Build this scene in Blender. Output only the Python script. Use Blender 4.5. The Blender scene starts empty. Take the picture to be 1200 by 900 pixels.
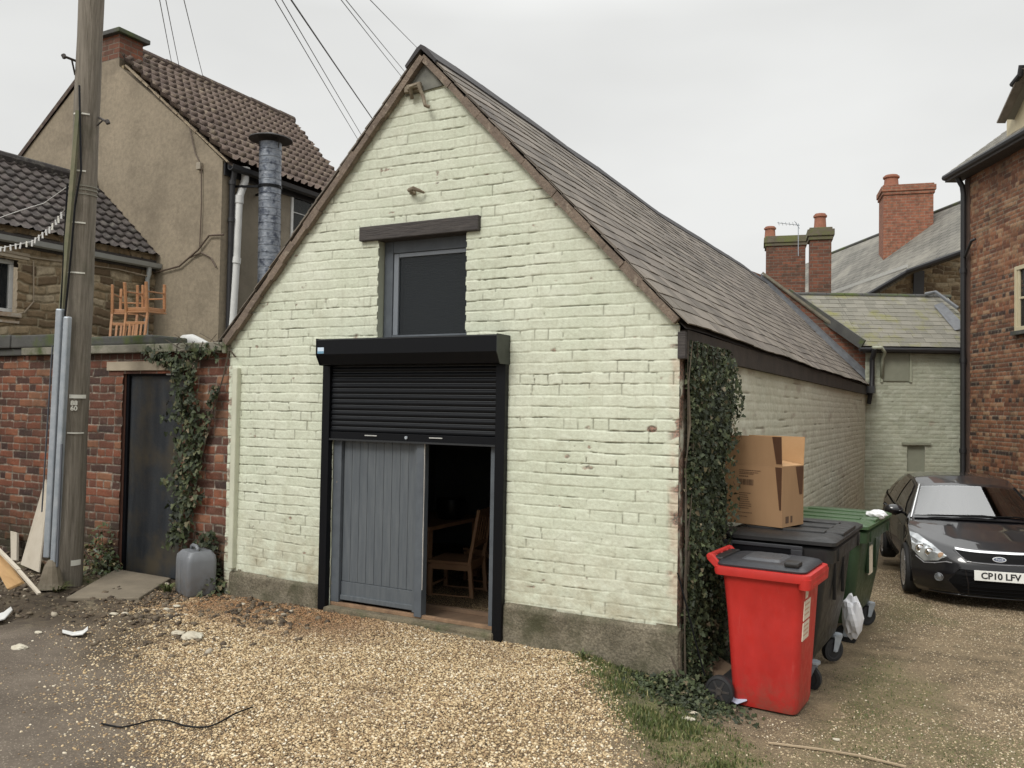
import bpy, bmesh, math, random
import numpy as np
from mathutils import Vector, Matrix
from mathutils.bvhtree import BVHTree
random.seed(7); RS = np.random.RandomState(11)
sc = bpy.context.scene
COL = sc.collection
rad = math.radians
# ------------------------------------------------------------------ camera
F_PX, YAW, PITCH, ROLL = 986.74, 0.48792, 0.02802, 0.017028
CAM = Vector((1.6764, -5.5854, 1.85))
def cam_axes():
    cy, sy = math.cos(YAW), math.sin(YAW)
    r = Vector((cy, sy, 0)); f = Vector((-sy, cy, 0)); u = Vector((0, 0, 1))
    f2 = f*math.cos(PITCH)+u*math.sin(PITCH); u2 = -f*math.sin(PITCH)+u*math.cos(PITCH)
    return r*math.cos(ROLL)+u2*math.sin(ROLL), -r*math.sin(ROLL)+u2*math.cos(ROLL), f2
CR, CU, CF = cam_axes()
cam = bpy.data.cameras.new('camera'); co = bpy.data.objects.new('camera', cam); COL.objects.link(co)
cam.lens = F_PX/1200*36; cam.sensor_width = 36; cam.clip_end = 3000; cam.clip_start = .05
co.matrix_world = Matrix(((CR.x, CU.x, -CF.x, CAM.x), (CR.y, CU.y, -CF.y, CAM.y), (CR.z, CU.z, -CF.z, CAM.z), (0, 0, 0, 1)))
sc.camera = co
# measured directions: the ray of a photo pixel, met with a plane of the place
def ray(px, py): return CF+CR*((px-600)/F_PX)-CU*((py-450)/F_PX)
def onY(px, py, y=0.): d = ray(px, py); return CAM+d*((y-CAM.y)/d.y)
def onX(px, py, x=0.): d = ray(px, py); return CAM+d*((x-CAM.x)/d.x)
def onZ(px, py, z=0.): d = ray(px, py); return CAM+d*((z-CAM.z)/d.z)
def atD(px, py, Z): return CAM+ray(px, py)*Z
# ------------------------------------------------------------------ world, sun, exposure
SUN_EL, SUN_AZ = 42., -8.       # azimuth of the bright part of the cloud, measured from -y towards +x
w = bpy.data.worlds.new('World'); sc.world = w; w.use_nodes = True
nt = w.node_tree; nt.nodes.clear()
N = nt.nodes.new; Lk = nt.links.new
out = N('ShaderNodeOutputWorld'); bg = N('ShaderNodeBackground'); Lk(bg.outputs[0], out.inputs[0])
sky = N('ShaderNodeTexSky'); sky.sky_type = 'NISHITA'; sky.sun_disc = False
sky.sun_elevation = rad(SUN_EL); sky.sun_rotation = rad(180+SUN_AZ*-1); sky.dust_density = 6; sky.air_density = 1.5
hs = N('ShaderNodeHueSaturation'); hs.inputs['Saturation'].default_value = .12; Lk(sky.outputs[0], hs.inputs['Color'])
tc = N('ShaderNodeTexCoord'); sx = N('ShaderNodeSeparateXYZ'); Lk(tc.outputs['Generated'], sx.inputs[0])
mr = N('ShaderNodeMapRange'); Lk(sx.outputs['Z'], mr.inputs[0])
mr.inputs[1].default_value = .42; mr.inputs[2].default_value = 1.; mr.inputs[3].default_value = 1.; mr.inputs[4].default_value = 3.2
cn = N('ShaderNodeTexNoise'); cn.inputs['Scale'].default_value = 1.7; cn.inputs['Detail'].default_value = 4; cn.inputs['Roughness'].default_value = .5
mp = N('ShaderNodeMapping'); mp.inputs['Scale'].default_value = (1, 1, 2.5); Lk(tc.outputs['Generated'], mp.inputs[0]); Lk(mp.outputs[0], cn.inputs['Vector'])
cr = N('ShaderNodeMapRange'); Lk(cn.outputs[0], cr.inputs[0]); cr.inputs[1].default_value = .3; cr.inputs[2].default_value = .7; cr.inputs[3].default_value = .86; cr.inputs[4].default_value = 1.08
m1 = N('ShaderNodeMath'); m1.operation = 'MULTIPLY'; Lk(mr.outputs[0], m1.inputs[0]); Lk(cr.outputs[0], m1.inputs[1])
cloud = N('ShaderNodeMix'); cloud.data_type = 'RGBA'; cloud.blend_type = 'MULTIPLY'; cloud.inputs[0].default_value = 1.
cloud.inputs[6].default_value = (6.55, 6.6, 6.5, 1); Lk(m1.outputs[0], cloud.inputs[7])
mx = N('ShaderNodeMix'); mx.data_type = 'RGBA'; mx.inputs[0].default_value = .9
Lk(hs.outputs[0], mx.inputs[6]); Lk(cloud.outputs[2], mx.inputs[7])
Lk(mx.outputs[2], bg.inputs[0]); bg.inputs[1].default_value = .105
sl = bpy.data.lights.new('sun', 'SUN'); sl.energy = 1.35; sl.angle = rad(18); sl.color = (1, .965, .91)
so = bpy.data.objects.new('sun', sl); COL.objects.link(so)
el, az = rad(SUN_EL), rad(SUN_AZ)
sdir = Vector((math.sin(az)*math.cos(el), -math.cos(az)*math.cos(el), math.sin(el)))
so.rotation_euler = sdir.to_track_quat('Z', 'Y').to_euler()
sc.view_settings.view_transform = 'Standard'; sc.view_settings.look = 'None'; sc.view_settings.gamma = 1
sc.view_settings.exposure = 0.26
try:
    sc.render.engine = 'CYCLES'; sc.cycles.max_bounces = 6; sc.cycles.transparent_max_bounces = 12
except Exception: pass
# ------------------------------------------------------------------ noise in numpy
def hsh(i, j, s=0):
    v = np.sin(np.asarray(i, float)*127.1+np.asarray(j, float)*311.7+s*74.7)*43758.5453
    return v-np.floor(v)
def vn(x, y, s=0):
    x = np.asarray(x, float); y = np.asarray(y, float)
    i = np.floor(x); j = np.floor(y); fx = x-i; fy = y-j
    fx = fx*fx*(3-2*fx); fy = fy*fy*(3-2*fy)
    a = hsh(i, j, s); b = hsh(i+1, j, s); c = hsh(i, j+1, s); d = hsh(i+1, j+1, s)
    return (a*(1-fx)+b*fx)*(1-fy)+(c*(1-fx)+d*fx)*fy
def fbm(x, y, s=0, o=4):
    r = 0; a = .5; t = 0
    for k in range(o): r = r+a*vn(x*2**k, y*2**k, s+k*9.1); t += a; a *= .5
    return r/t
def sst(a, b, x): t = np.clip((x-a)/(b-a), 0, 1); return t*t*(3-2*t)
# ------------------------------------------------------------------ objects
def rootloc(o):
    v = Vector((0, 0, 0))
    while o is not None: v = v+o.location; o = o.parent
    return v
def link(name, me, mat=None, parent=None, smooth=False, world=True):
    o = bpy.data.objects.new(name, me); COL.objects.link(o)
    if mat is not None:
        for m in (mat if isinstance(mat, (list, tuple)) else [mat]): me.materials.append(m)
    if parent is not None:
        o.parent = parent
        if world:
            L = rootloc(parent); me.transform(Matrix.Translation(-L))
    if smooth: me.shade_smooth()
    return o
def mesh(name, vs, fs, mat=None, parent=None, smooth=False, world=True, fix=True):
    me = bpy.data.meshes.new(name); me.from_pydata([tuple(v) for v in vs], [], [tuple(f) for f in fs]); me.update()
    if fix:
        bm = bmesh.new(); bm.from_mesh(me); bmesh.ops.recalc_face_normals(bm, faces=bm.faces); bm.to_mesh(me); bm.free()
    return link(name, me, mat, parent, smooth, world)
def npmesh(name, V, Q, mat=None, parent=None, smooth=False, attrs=None, world=True):
    V = np.asarray(V, np.float32); Q = np.asarray(Q, np.int32); k = Q.shape[1]
    me = bpy.data.meshes.new(name); me.vertices.add(len(V)); me.vertices.foreach_set('co', V.ravel())
    me.loops.add(Q.size); me.loops.foreach_set('vertex_index', Q.ravel())
    me.polygons.add(len(Q)); me.polygons.foreach_set('loop_start', np.arange(0, Q.size, k, dtype=np.int32))
    me.update(calc_edges=True)
    for n, a in (attrs or {}).items():
        at = me.attributes.new(n, 'FLOAT', 'POINT'); at.data.foreach_set('value', np.asarray(a, np.float32).ravel())
    return link(name, me, mat, parent, smooth, world)
def tag(o, label=None, cat=None, group=None, kind=None):
    if label: o['label'] = label
    if cat: o['category'] = cat
    if group: o['group'] = group
    if kind: o['kind'] = kind
    return o
def thing(name, label, cat, loc=(0, 0, 0), rz=0, group=None):
    o = bpy.data.objects.new(name, None); COL.objects.link(o); o.location = loc; o.rotation_euler = (0, 0, rz)
    o.empty_display_size = .2
    return tag(o, label, cat, group)
class MB:
    def __init__(s): s.v = []; s.f = []
    def add(s, vs, fs, M=None):
        b = len(s.v); s.v += [(M @ Vector(v)) if M is not None else Vector(v) for v in vs]; s.f += [tuple(b+i for i in f) for f in fs]; return s
    def box(s, x0, x1, y0, y1, z0, z1, M=None, c=0.):
        if c <= 0:
            vs = [(x, y, z) for z in (z0, z1) for y in (y0, y1) for x in (x0, x1)]
            fs = [(0, 2, 3, 1), (4, 5, 7, 6), (0, 1, 5, 4), (2, 6, 7, 3), (0, 4, 6, 2), (1, 3, 7, 5)]
            return s.add(vs, fs, M)
        bm = bmesh.new(); bmesh.ops.create_cube(bm, size=1)
        for v in bm.verts: v.co = Vector(((x0+x1)/2+v.co.x*(x1-x0), (y0+y1)/2+v.co.y*(y1-y0), (z0+z1)/2+v.co.z*(z1-z0)))
        bmesh.ops.bevel(bm, geom=bm.edges[:], offset=c, segments=2, profile=.6, affect='EDGES')
        bm.verts.index_update(); s.add([v.co.copy() for v in bm.verts], [[v.index for v in f.verts] for f in bm.faces], M); bm.free(); return s
    def tube(s, pts, r, n=10, M=None, caps=True):
        pts = [Vector(p) for p in pts]; R = r if isinstance(r, (list, tuple)) else [r]*len(pts)
        vs = []; prev = None
        for i, p in enumerate(pts):
            t = (pts[min(i+1, len(pts)-1)]-pts[max(i-1, 0)]).normalized()
            if prev is None: a = t.orthogonal().normalized()
            else: a = (prev-t*prev.dot(t)).normalized()
            prev = a; b = t.cross(a)
            for k in range(n): q = 2*math.pi*k/n; vs.append(p+(a*math.cos(q)+b*math.sin(q))*R[i])
        fs = [(i*n+k, i*n+(k+1) % n, (i+1)*n+(k+1) % n, (i+1)*n+k) for i in range(len(pts)-1) for k in range(n)]
        if caps: fs += [tuple(range(n))[::-1], tuple((len(pts)-1)*n+k for k in range(n))]
        return s.add(vs, fs, M)
    def prism(s, poly, axis, a, b, M=None):
        # poly 2D; axis 'x' -> (a, p, q); 'y' -> (p, a, q); 'z' -> (p, q, a)
        def P(t, p): return (t, p[0], p[1]) if axis == 'x' else ((p[0], t, p[1]) if axis == 'y' else (p[0], p[1], t))
        n = len(poly); vs = [P(a, p) for p in poly]+[P(b, p) for p in poly]
        fs = [tuple(range(n)), tuple(range(n, 2*n))[::-1]]+[(i, (i+1) % n, n+(i+1) % n, n+i) for i in range(n)]
        return s.add(vs, fs, M)
    def lathe(s, prof, n=24, M=None):  # prof (r,z), axis z
        vs = [(r*math.cos(2*math.pi*k/n), r*math.sin(2*math.pi*k/n), z) for r, z in prof for k in range(n)]
        fs = [(i*n+k, i*n+(k+1) % n, (i+1)*n+(k+1) % n, (i+1)*n+k) for i in range(len(prof)-1) for k in range(n)]
        if prof[0][0] > 1e-6: fs.append(tuple(range(n))[::-1])
        if prof[-1][0] > 1e-6: fs.append(tuple((len(prof)-1)*n+k for k in range(n)))
        return s.add(vs, fs, M)
    def beam(s, p, q, wa, wb, up=(0, 0, 1), M=None):
        p = Vector(p); q = Vector(q); t = (q-p).normalized(); a = t.cross(Vector(up))
        if a.length < 1e-4: a = t.orthogonal()
        a.normalize(); b = t.cross(a)
        vs = [P+a*i*wa/2+b*j*wb/2 for P in (p, q) for i, j in ((-1, -1), (1, -1), (1, 1), (-1, 1))]
        return s.add(vs, [(0, 1, 2, 3), (7, 6, 5, 4), (0, 4, 5, 1), (1, 5, 6, 2), (2, 6, 7, 3), (3, 7, 4, 0)], M)
    def out(s, name, mat, parent=None, smooth=False, world=True, bevel=0, auto=None, uv=False, sub=0):
        o = mesh(name, s.v, s.f, mat, parent, smooth, world)
        if bevel:
            m = o.modifiers.new('b', 'BEVEL'); m.width = bevel; m.segments = 2; m.limit_method = 'ANGLE'; m.angle_limit = rad(40)
        if sub:
            m = o.modifiers.new('s', 'SUBSURF'); m.levels = sub; m.render_levels = sub
        if auto is not None: o.data.shade_smooth(); o.data.set_sharp_from_angle(angle=rad(auto))
        if uv: boxuv(o)
        return o
def boxuv(o):
    me = o.data; uv = me.uv_layers.new(name='UVMap'); L = rootloc(o)
    for p in me.polygons:
        n = p.normal
        for li in p.loop_indices:
            c = me.vertices[me.loops[li].vertex_index].co+L
            if abs(n.z) > .8: uv.data[li].uv = (c.x, c.y)
            else:
                t = Vector((-n.y, n.x, 0)); t = t.normalized() if t.length > 1e-5 else Vector((1, 0, 0))
                if abs(t.x) > .95: t = Vector((math.copysign(1, t.x), 0, 0))
                elif abs(t.y) > .95: t = Vector((0, math.copysign(1, t.y), 0))
                k = 1/max(1e-3, math.sqrt(max(1e-6, 1-n.z*n.z)))
                uv.data[li].uv = (c.dot(t), c.z*k)
# ------------------------------------------------------------------ materials
def lin(h):
    h = h.lstrip('#'); r = []
    for i in (0, 2, 4):
        c = int(h[i:i+2], 16)/255; r.append(c/12.92 if c <= .04045 else ((c+.055)/1.055)**2.4)
    return tuple(r)+(1,)
class G:
    """small node-graph helper"""
    def __init__(s, name):
        s.m = bpy.data.materials.new(name); s.m.use_nodes = True; s.t = s.m.node_tree; s.t.nodes.clear()
        s.o = s.t.nodes.new('ShaderNodeOutputMaterial'); s.b = s.t.nodes.new('ShaderNodeBsdfPrincipled'); s.t.links.new(s.b.outputs[0], s.o.inputs[0])
        s.tc = s.t.nodes.new('ShaderNodeTexCoord'); s.crd = s.tc.outputs['Object']
    def lk(s, a, b): s.t.links.new(a, b)
    def val(s, x, sock):
        if hasattr(x, 'is_output'): s.lk(x, sock)
        else: sock.default_value = x
    def n(s, t, **k):
        q = s.t.nodes.new(t)
        for a, v in k.items(): setattr(q, a, v)
        return q
    def mapv(s, scale=(1, 1, 1), rot=(0, 0, 0), src=None):
        q = s.n('ShaderNodeMapping'); q.inputs['Scale'].default_value = scale; q.inputs['Rotation'].default_value = rot; s.lk(src or s.crd, q.inputs[0]); return q.outputs[0]
    def noise(s, sc=5, det=4, rough=.55, stretch=None, dist=0, src=None):
        q = s.n('ShaderNodeTexNoise'); q.inputs['Scale'].default_value = sc; q.inputs['Detail'].default_value = det; q.inputs['Roughness'].default_value = rough; q.inputs['Distortion'].default_value = dist
        s.lk(s.mapv(stretch, src=src) if stretch else (src or s.crd), q.inputs['Vector']); return q.outputs[0]
    def voro(s, sc=5, feature='F1', out='Distance', stretch=None, rnd=1, src=None):
        q = s.n('ShaderNodeTexVoronoi', feature=feature); q.inputs['Scale'].default_value = sc; q.inputs['Randomness'].default_value = rnd
        s.lk(s.mapv(stretch, src=src) if stretch else (src or s.crd), q.inputs['Vector']); return q.outputs[out]
    def ramp(s, f, stops):
        q = s.n('ShaderNodeValToRGB'); e = q.color_ramp.elements
        while len(e) < len(stops): e.new(.5)
        for i, (p, c) in enumerate(stops):
            e[i].position = p; e[i].color = (c if len(c) == 4 else tuple(c)+(1,)) if hasattr(c, '__len__') else (c, c, c, 1)
        s.lk(f, q.inputs[0]); return q.outputs[0]
    def rng(s, f, a, b, c=0., d=1.):
        q = s.n('ShaderNodeMapRange'); s.lk(f, q.inputs[0])
        for i, v in enumerate((a, b, c, d)): q.inputs[i+1].default_value = v
        return q.outputs[0]
    def mix(s, f, a, b, mode='MIX'):
        q = s.n('ShaderNodeMix', data_type='RGBA', blend_type=mode)
        s.val(f, q.inputs[0]); s.val(a, q.inputs[6]); s.val(b, q.inputs[7]); return q.outputs[2]
    def math(s, op, a, b=0.):
        q = s.n('ShaderNodeMath', operation=op); s.val(a, q.inputs[0]); s.val(b, q.inputs[1]); return q.outputs[0]
    def attr(s, name): q = s.n('ShaderNodeAttribute', attribute_name=name); return q.outputs['Fac']
    def pos(s): q = s.n('ShaderNodeNewGeometry'); sp = s.n('ShaderNodeSeparateXYZ'); s.lk(q.outputs['Position'], sp.inputs[0]); return sp.outputs
    def island(s): return s.n('ShaderNodeNewGeometry').outputs['Random Per Island']
    def bump(s, h, strength=.5, dist=.01, prev=None):
        q = s.n('ShaderNodeBump'); q.inputs['Strength'].default_value = strength; q.inputs['Distance'].default_value = dist; s.lk(h, q.inputs['Height'])
        if prev is not None: s.lk(prev, q.inputs['Normal'])
        return q.outputs[0]
    def fin(s, col=None, rough=None, normal=None, metal=None, spec=None):
        for v, k in ((col, 'Base Color'), (rough, 'Roughness'), (normal, 'Normal'), (metal, 'Metallic'), (spec, 'Specular IOR Level')):
            if v is not None: s.val(v, s.b.inputs[k])
        return s.m
def worn(name, c1, c2, sc=6, rough=.7, bump=.3, bsc=40, dist=.004, metal=0, stretch=None, dirt=None, dsc=3, dthr=(.55, .75), spec=None, fine=.0):
    g = G(name); f = g.noise(sc, 5, .6, stretch); c = g.mix(g.rng(f, .3, .7), c1, c2)
    if fine: c = g.mix(g.rng(g.noise(sc*14, 3, .6), .35, .65, 0, fine), c, (0, 0, 0, 1))
    if dirt is not None: c = g.mix(g.rng(g.noise(dsc, 6, .65), *dthr), c, dirt)
    return g.fin(c, rough, g.bump(g.noise(bsc, 4, .6, stretch), bump, dist), metal, spec)
def plain(name, c, rough=.5, metal=0, spec=None):
    g = G(name); f = g.noise(9, 4); cc = tuple(max(0, x*.8) for x in c[:3])+(1,)
    return g.fin(g.mix(g.rng(f, .3, .7, 0, .6), c, cc), g.rng(g.noise(25, 3), .3, .7, max(.02, rough-.06), rough+.06), None, metal, spec)
def L3(r, g_, b): return (r, g_, b, 1)

def paint_mat(name, base1, base2, dirtlow=.9, strength=1.):
    g = G(name); cr_ = g.attr('crack'); ch = g.attr('chip'); rn = g.attr('rnd')
    c = g.mix(g.rng(g.noise(1.3, 4, .6), .35, .65), base1, base2)
    c = g.mix(g.rng(rn, 0, 1, 0, .14), c, L3(.80, .80, .70))
    g2 = g.rng(g.noise(38, 5, .7), .42, .75, 0, .36); c = g.mix(g2, c, L3(.30, .29, .20))
    c = g.mix(g.rng(g.noise(4, 6, .75, (1, 1, .45)), .52, .78, 0, .5), c, L3(.42, .41, .30)); c = g.mix(g.rng(g.noise(2.1, 5, .7, (1, 1, 1.6)), .55, .7, 0, .35), c, L3(.70, .72, .62))
    st = g.rng(g.noise(7, 5, .7, (3, 3, .2)), .55, .78, 0, .45); c = g.mix(st, c, L3(.36, .35, .26))
    z = g.pos()[2]
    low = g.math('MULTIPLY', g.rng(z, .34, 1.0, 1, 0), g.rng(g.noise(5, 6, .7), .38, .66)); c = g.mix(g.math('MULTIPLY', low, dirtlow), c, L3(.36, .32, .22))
    c = g.mix(g.attr('edge'), c, g.mix(g.rng(g.noise(14, 5, .7), .4, .6), L3(.45, .33, .25), L3(.58, .50, .38)))
    c = g.mix(g.math('MULTIPLY', cr_, .85), c, L3(.10, .09, .06))
    c = g.mix(ch, c, g.mix(g.rng(g.noise(60, 3), .4, .6), L3(.10, .09, .07), L3(.34, .2, .15)))
    nb = g.bump(g.noise(55, 5, .7), .5, .006*strength, g.bump(g.noise(14, 4, .6), .6, .01*strength))
    return g.fin(c, .62, nb, 0, .35)
def brick_mat(name, stops, mortar, soot=.25, grime=L3(.03, .028, .022), moss=0.):
    g = G(name); rn = g.attr('rnd'); mo = g.attr('mort')
    c = g.ramp(rn, stops)
    c = g.mix(g.rng(g.noise(24, 5, .7), .35, .7, 0, .55), c, g.mix(rn, L3(.09, .045, .03), L3(.20, .10, .055)))
    c = g.mix(g.rng(g.noise(60, 4, .7), .55, .8, 0, .5), c, L3(.30, .24, .18))
    m = g.mix(g.rng(g.noise(18, 4, .7), .35, .65), mortar, tuple(x*.35 for x in mortar[:3])+(1,))
    c = g.mix(mo, c, m)
    c = g.mix(g.rng(g.noise(1.7, 6, .7), .45, .72, 0, soot), c, grime)
    if moss:
        low = g.math('MULTIPLY', g.rng(g.pos()[2], .15, .85, 1, 0), g.rng(g.noise(5, 6, .7), .35, .6)); c = g.mix(g.math('MULTIPLY', low, moss), c, L3(.04, .042, .022))
    return g.fin(c, .85, g.bump(g.noise(70, 5, .7), .6, .006), 0, .3)
RED = [(0, L3(.045, .028, .028)), (.25, L3(.085, .040, .032)), (.5, L3(.14, .052, .036)), (.8, L3(.22, .070, .040)), (1, L3(.27, .13, .075))]
RED2 = [(0, L3(.035, .026, .024)), (.25, L3(.105, .045, .030)), (.5, L3(.20, .078, .042)), (.8, L3(.28, .125, .066)), (1, L3(.34, .22, .13))]
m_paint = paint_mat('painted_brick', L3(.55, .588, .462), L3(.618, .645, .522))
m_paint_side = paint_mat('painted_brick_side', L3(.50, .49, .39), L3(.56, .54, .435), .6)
m_paint_far = paint_mat('painted_brick_far', L3(.30, .32, .245), L3(.35, .37, .285), .4)  # the annex's weaker light is put into this darker base colour
m_brick_l = brick_mat('red_brick_old', RED, L3(.36, .32, .26), .75, moss=.9)
m_brick_r = brick_mat('red_brick_orange', RED2, L3(.33, .28, .21), .6)
def uvbrick(name, c1, c2, mortar, dark=.3, rot=0):
    g = G(name); b = g.n('ShaderNodeTexBrick'); b.offset = .5
    q = g.n('ShaderNodeMapping'); g.lk(g.tc.outputs['UV'], q.inputs[0]); g.lk(q.outputs[0], b.inputs['Vector'])
    b.inputs['Color1'].default_value = c1; b.inputs['Color2'].default_value = c2; b.inputs['Mortar'].default_value = mortar
    b.inputs['Scale'].default_value = 1; b.inputs['Brick Width'].default_value = .235; b.inputs['Row Height'].default_value = .081; b.inputs['Mortar Size'].default_value = .009; b.inputs['Mortar Smooth'].default_value = .3
    c = g.mix(g.rng(g.noise(9, 5, .75), .4, .72, 0, .75), b.outputs[0], L3(.07, .045, .033)); c = g.mix(g.rng(g.noise(2.2, 5, .7), .5, .75, 0, dark), c, L3(.05, .05, .035))
    return g.fin(c, .85, g.bump(b.outputs['Fac'], .7, -.008, g.bump(g.noise(50, 4), .5, .006)), 0, .3)
m_ub_dark = uvbrick('chimney_brick_dark', L3(.12, .055, .038), L3(.24, .09, .052), L3(.17, .14, .11), .7)
m_ub_orange = uvbrick('chimney_brick_orange', L3(.29, .105, .065), L3(.36, .145, .085), L3(.30, .22, .16), .3)
m_concrete = worn('plinth_concrete', L3(.27, .235, .17), L3(.15, .13, .09), 5, .9, .9, 45, .012, dirt=L3(.060, .058, .030), dsc=3, dthr=(.46, .66), fine=.5)
m_slab = worn('slab_concrete', L3(.22, .185, .135), L3(.15, .125, .09), 4, .85, .6, 70, .005, dirt=L3(.08, .065, .04), dsc=3)
m_coping = worn('coping_stone', L3(.25, .235, .19), L3(.16, .15, .12), 5, .9, .7, 50, .008, dirt=L3(.055, .075, .02), dsc=4, dthr=(.46, .64))
m_darkstone = worn('dark_coping', L3(.05, .05, .048), L3(.085, .085, .078), 4, .85, .6, 40, .008, dirt=L3(.07, .095, .02), dsc=2.3, dthr=(.5, .66))
m_lintel = worn('stone_lintel', L3(.42, .36, .27), L3(.33, .28, .21), 6, .85, .4, 60, .004)
m_wood_dark = worn('weathered_dark_wood', L3(.028, .024, .024), L3(.075, .065, .058), 14, .75, .9, 30, .008, stretch=(.35, 3, 5), dirt=L3(.22, .2, .18), dsc=22, dthr=(.66, .8))
m_verge = worn('verge_boards', L3(.26, .20, .15), L3(.15, .115, .09), 9, .85, .8, 40, .01, dirt=L3(.36, .31, .24), dsc=12, dthr=(.58, .75), fine=.4)
m_black = G('black_metal').fin(L3(.0045, .005, .0065), .38, None, 0, .18)
m_blackline = plain('shutter_ridge', L3(.022, .024, .026), .35)
m_grey_door = (lambda g: g.fin(g.mix(g.rng(g.noise(5, 5, .65, (6, 6, .6)), .35, .7), L3(.078, .09, .102), L3(.112, .125, .135)), .5,
               g.bump(g.noise(16, 4, .6, (8, 8, .5)), .35, .004)))(G('grey_painted_boards'))
m_frame = worn('grey_frame_paint', L3(.065, .075, .088), L3(.10, .115, .13), 6, .55, .4, 50, .003, dirt=L3(.30, .24, .17), dsc=14, dthr=(.68, .76))
m_frame_light = plain('light_grey_paint', L3(.19, .21, .235), .5)
m_door_edge = plain('bare_edge_paint', L3(.62, .6, .56), .6)
m_old_door = worn('dark_steel_door', L3(.016, .020, .027), L3(.042, .048, .054), 4, .5, .4, 14, .006, stretch=(2.2, 2.2, .3), dirt=L3(.060, .050, .034), dsc=2.2, dthr=(.46, .66), fine=.3)
m_pole = worn('weathered_pole_wood', L3(.11, .095, .072), L3(.25, .22, .18), 10, .85, 1., 24, .012, stretch=(4, 4, .16), dirt=L3(.065, .066, .036), dsc=1.1, dthr=(.52, .72))
m_galv = worn('galvanised_steel', L3(.30, .34, .38), L3(.42, .45, .48), 12, .5, .15, 60, .002, metal=.35)
m_flue = worn('flue_steel', L3(.30, .32, .35), L3(.13, .15, .185), 13, .45, .5, 16, .01, metal=.45, stretch=(1, 1, 2.2), dirt=L3(.06, .07, .095), dsc=9, dthr=(.5, .62))
m_white_pvc = plain('white_pvc', L3(.62, .62, .60), .45)
m_grey_pvc = plain('grey_pvc', L3(.36, .37, .36), .5)
m_black_pvc = plain('black_pvc', L3(.02, .02, .022), .45)
m_render = worn('cement_render', L3(.32, .265, .19), L3(.235, .195, .138), 1.1, .9, .5, 30, .008, dirt=L3(.13, .105, .075), dsc=1.2, dthr=(.5, .78), fine=.22)
m_cream = plain('cream_timber', L3(.55, .48, .32), .6)
m_olive = plain('drab_painted_board', L3(.24, .25, .19), .6)
m_lead = worn('lead_flashing', L3(.16, .17, .18), L3(.10, .105, .115), 8, .55, .3, 20, .004)
m_orange_wood = worn('orange_pine', L3(.30, .135, .055), L3(.40, .20, .09), 7, .45, .2, 30, .002, stretch=(1, 1, 4))
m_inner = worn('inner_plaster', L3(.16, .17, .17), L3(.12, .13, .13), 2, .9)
m_floor = worn('inner_floor', L3(.16, .10, .06), L3(.10, .065, .04), 6, .8)
m_terra = worn('terracotta', L3(.33, .14, .085), L3(.24, .10, .065), 8, .85, .3, 40)
m_rub = plain('black_rubber', L3(.016, .016, .017), .75)
m_white_paper = plain('white_paper', L3(.72, .72, .74), .7)
m_label = plain('paper_sticker', L3(.66, .58, .46), .6)
def glass_mat(name, tint=L3(.02, .024, .028), rough=.04, alpha=.35):
    g = G(name); tr = g.n('ShaderNodeBsdfTransparent'); tr.inputs[0].default_value = (.75, .78, .78, 1)
    ms = g.n('ShaderNodeMixShader'); g.fin(tint, rough, g.bump(g.noise(1.2, 2), .05, .02), 0, .6); ms.inputs[0].default_value = 1-alpha
    g.lk(tr.outputs[0], ms.inputs[1]); g.lk(g.b.outputs[0], ms.inputs[2]); g.lk(ms.outputs[0], g.o.inputs[0]); return g.m
m_glass = glass_mat('window_glass', alpha=.6)
m_blind = plain('ribbed_blind', L3(.060, .064, .068), .5)
def slate_mat(name, a, b, lich=L3(.20, .19, .14), lt=(.55, .8), stains=None):
    g = G(name); c = g.mix(g.island(), a, b); c = g.mix(g.rng(g.noise(1.1, 5, .7), .4, .7, 0, .4), c, lich)
    c = g.mix(g.rng(g.noise(26, 5, .7), lt[0], lt[1], 0, .7), c, lich)
    if stains is not None: c = g.mix(g.rng(g.noise(1.6, 4, .7), .5, .68), c, stains)
    return g.fin(c, .72, g.bump(g.noise(35, 4, .6), .5, .005), 0, .35)
m_slate = slate_mat('barn_slate', L3(.078, .066, .056), L3(.205, .176, .148), L3(.225, .20, .155))
m_slate_far = slate_mat('far_slate', L3(.16, .15, .13), L3(.235, .22, .19), L3(.30, .29, .24))
m_slate_moss = slate_mat('mossy_slate', L3(.14, .135, .11), L3(.21, .20, .165), L3(.25, .235, .19), (.5, .8), L3(.19, .185, .055))
def tile_mat(name, a, b, lich, li=.5):
    g = G(name); c = g.mix(g.attr('rnd'), a, b); c = g.mix(g.rng(g.noise(9, 6, .75), .5, .72, 0, li), c, lich); c = g.mix(g.attr('mort'), c, L3(.02, .016, .014))
    return g.fin(c, .85, g.bump(g.noise(40, 4), .5, .006), 0, .3)
m_tile_b = tile_mat('brown_tiles', L3(.070, .050, .042), L3(.145, .108, .088), L3(.27, .225, .15), .7)
m_tile_g = tile_mat('grey_tiles', L3(.036, .032, .031), L3(.085, .070, .065), L3(.19, .18, .15), .6)
def stone_mat(name):
    g = G(name); rn = g.attr('rnd'); c = g.ramp(rn, [(0, L3(.11, .075, .048)), (.4, L3(.22, .155, .09)), (.75, L3(.31, .235, .145)), (1, L3(.40, .33, .23))])
    c = g.mix(g.rng(g.noise(16, 6, .75), .4, .7, 0, .6), c, L3(.10, .075, .045)); c = g.mix(g.attr('mort'), c, L3(.30, .25, .17)); c = g.mix(g.rng(g.noise(2, 5, .7), .5, .75, 0, .5), c, L3(.06, .05, .032))
    return g.fin(c, .9, g.bump(g.noise(40, 5, .7), .6, .01), 0, .3)
m_stone = stone_mat('ironstone_rubble')
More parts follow.
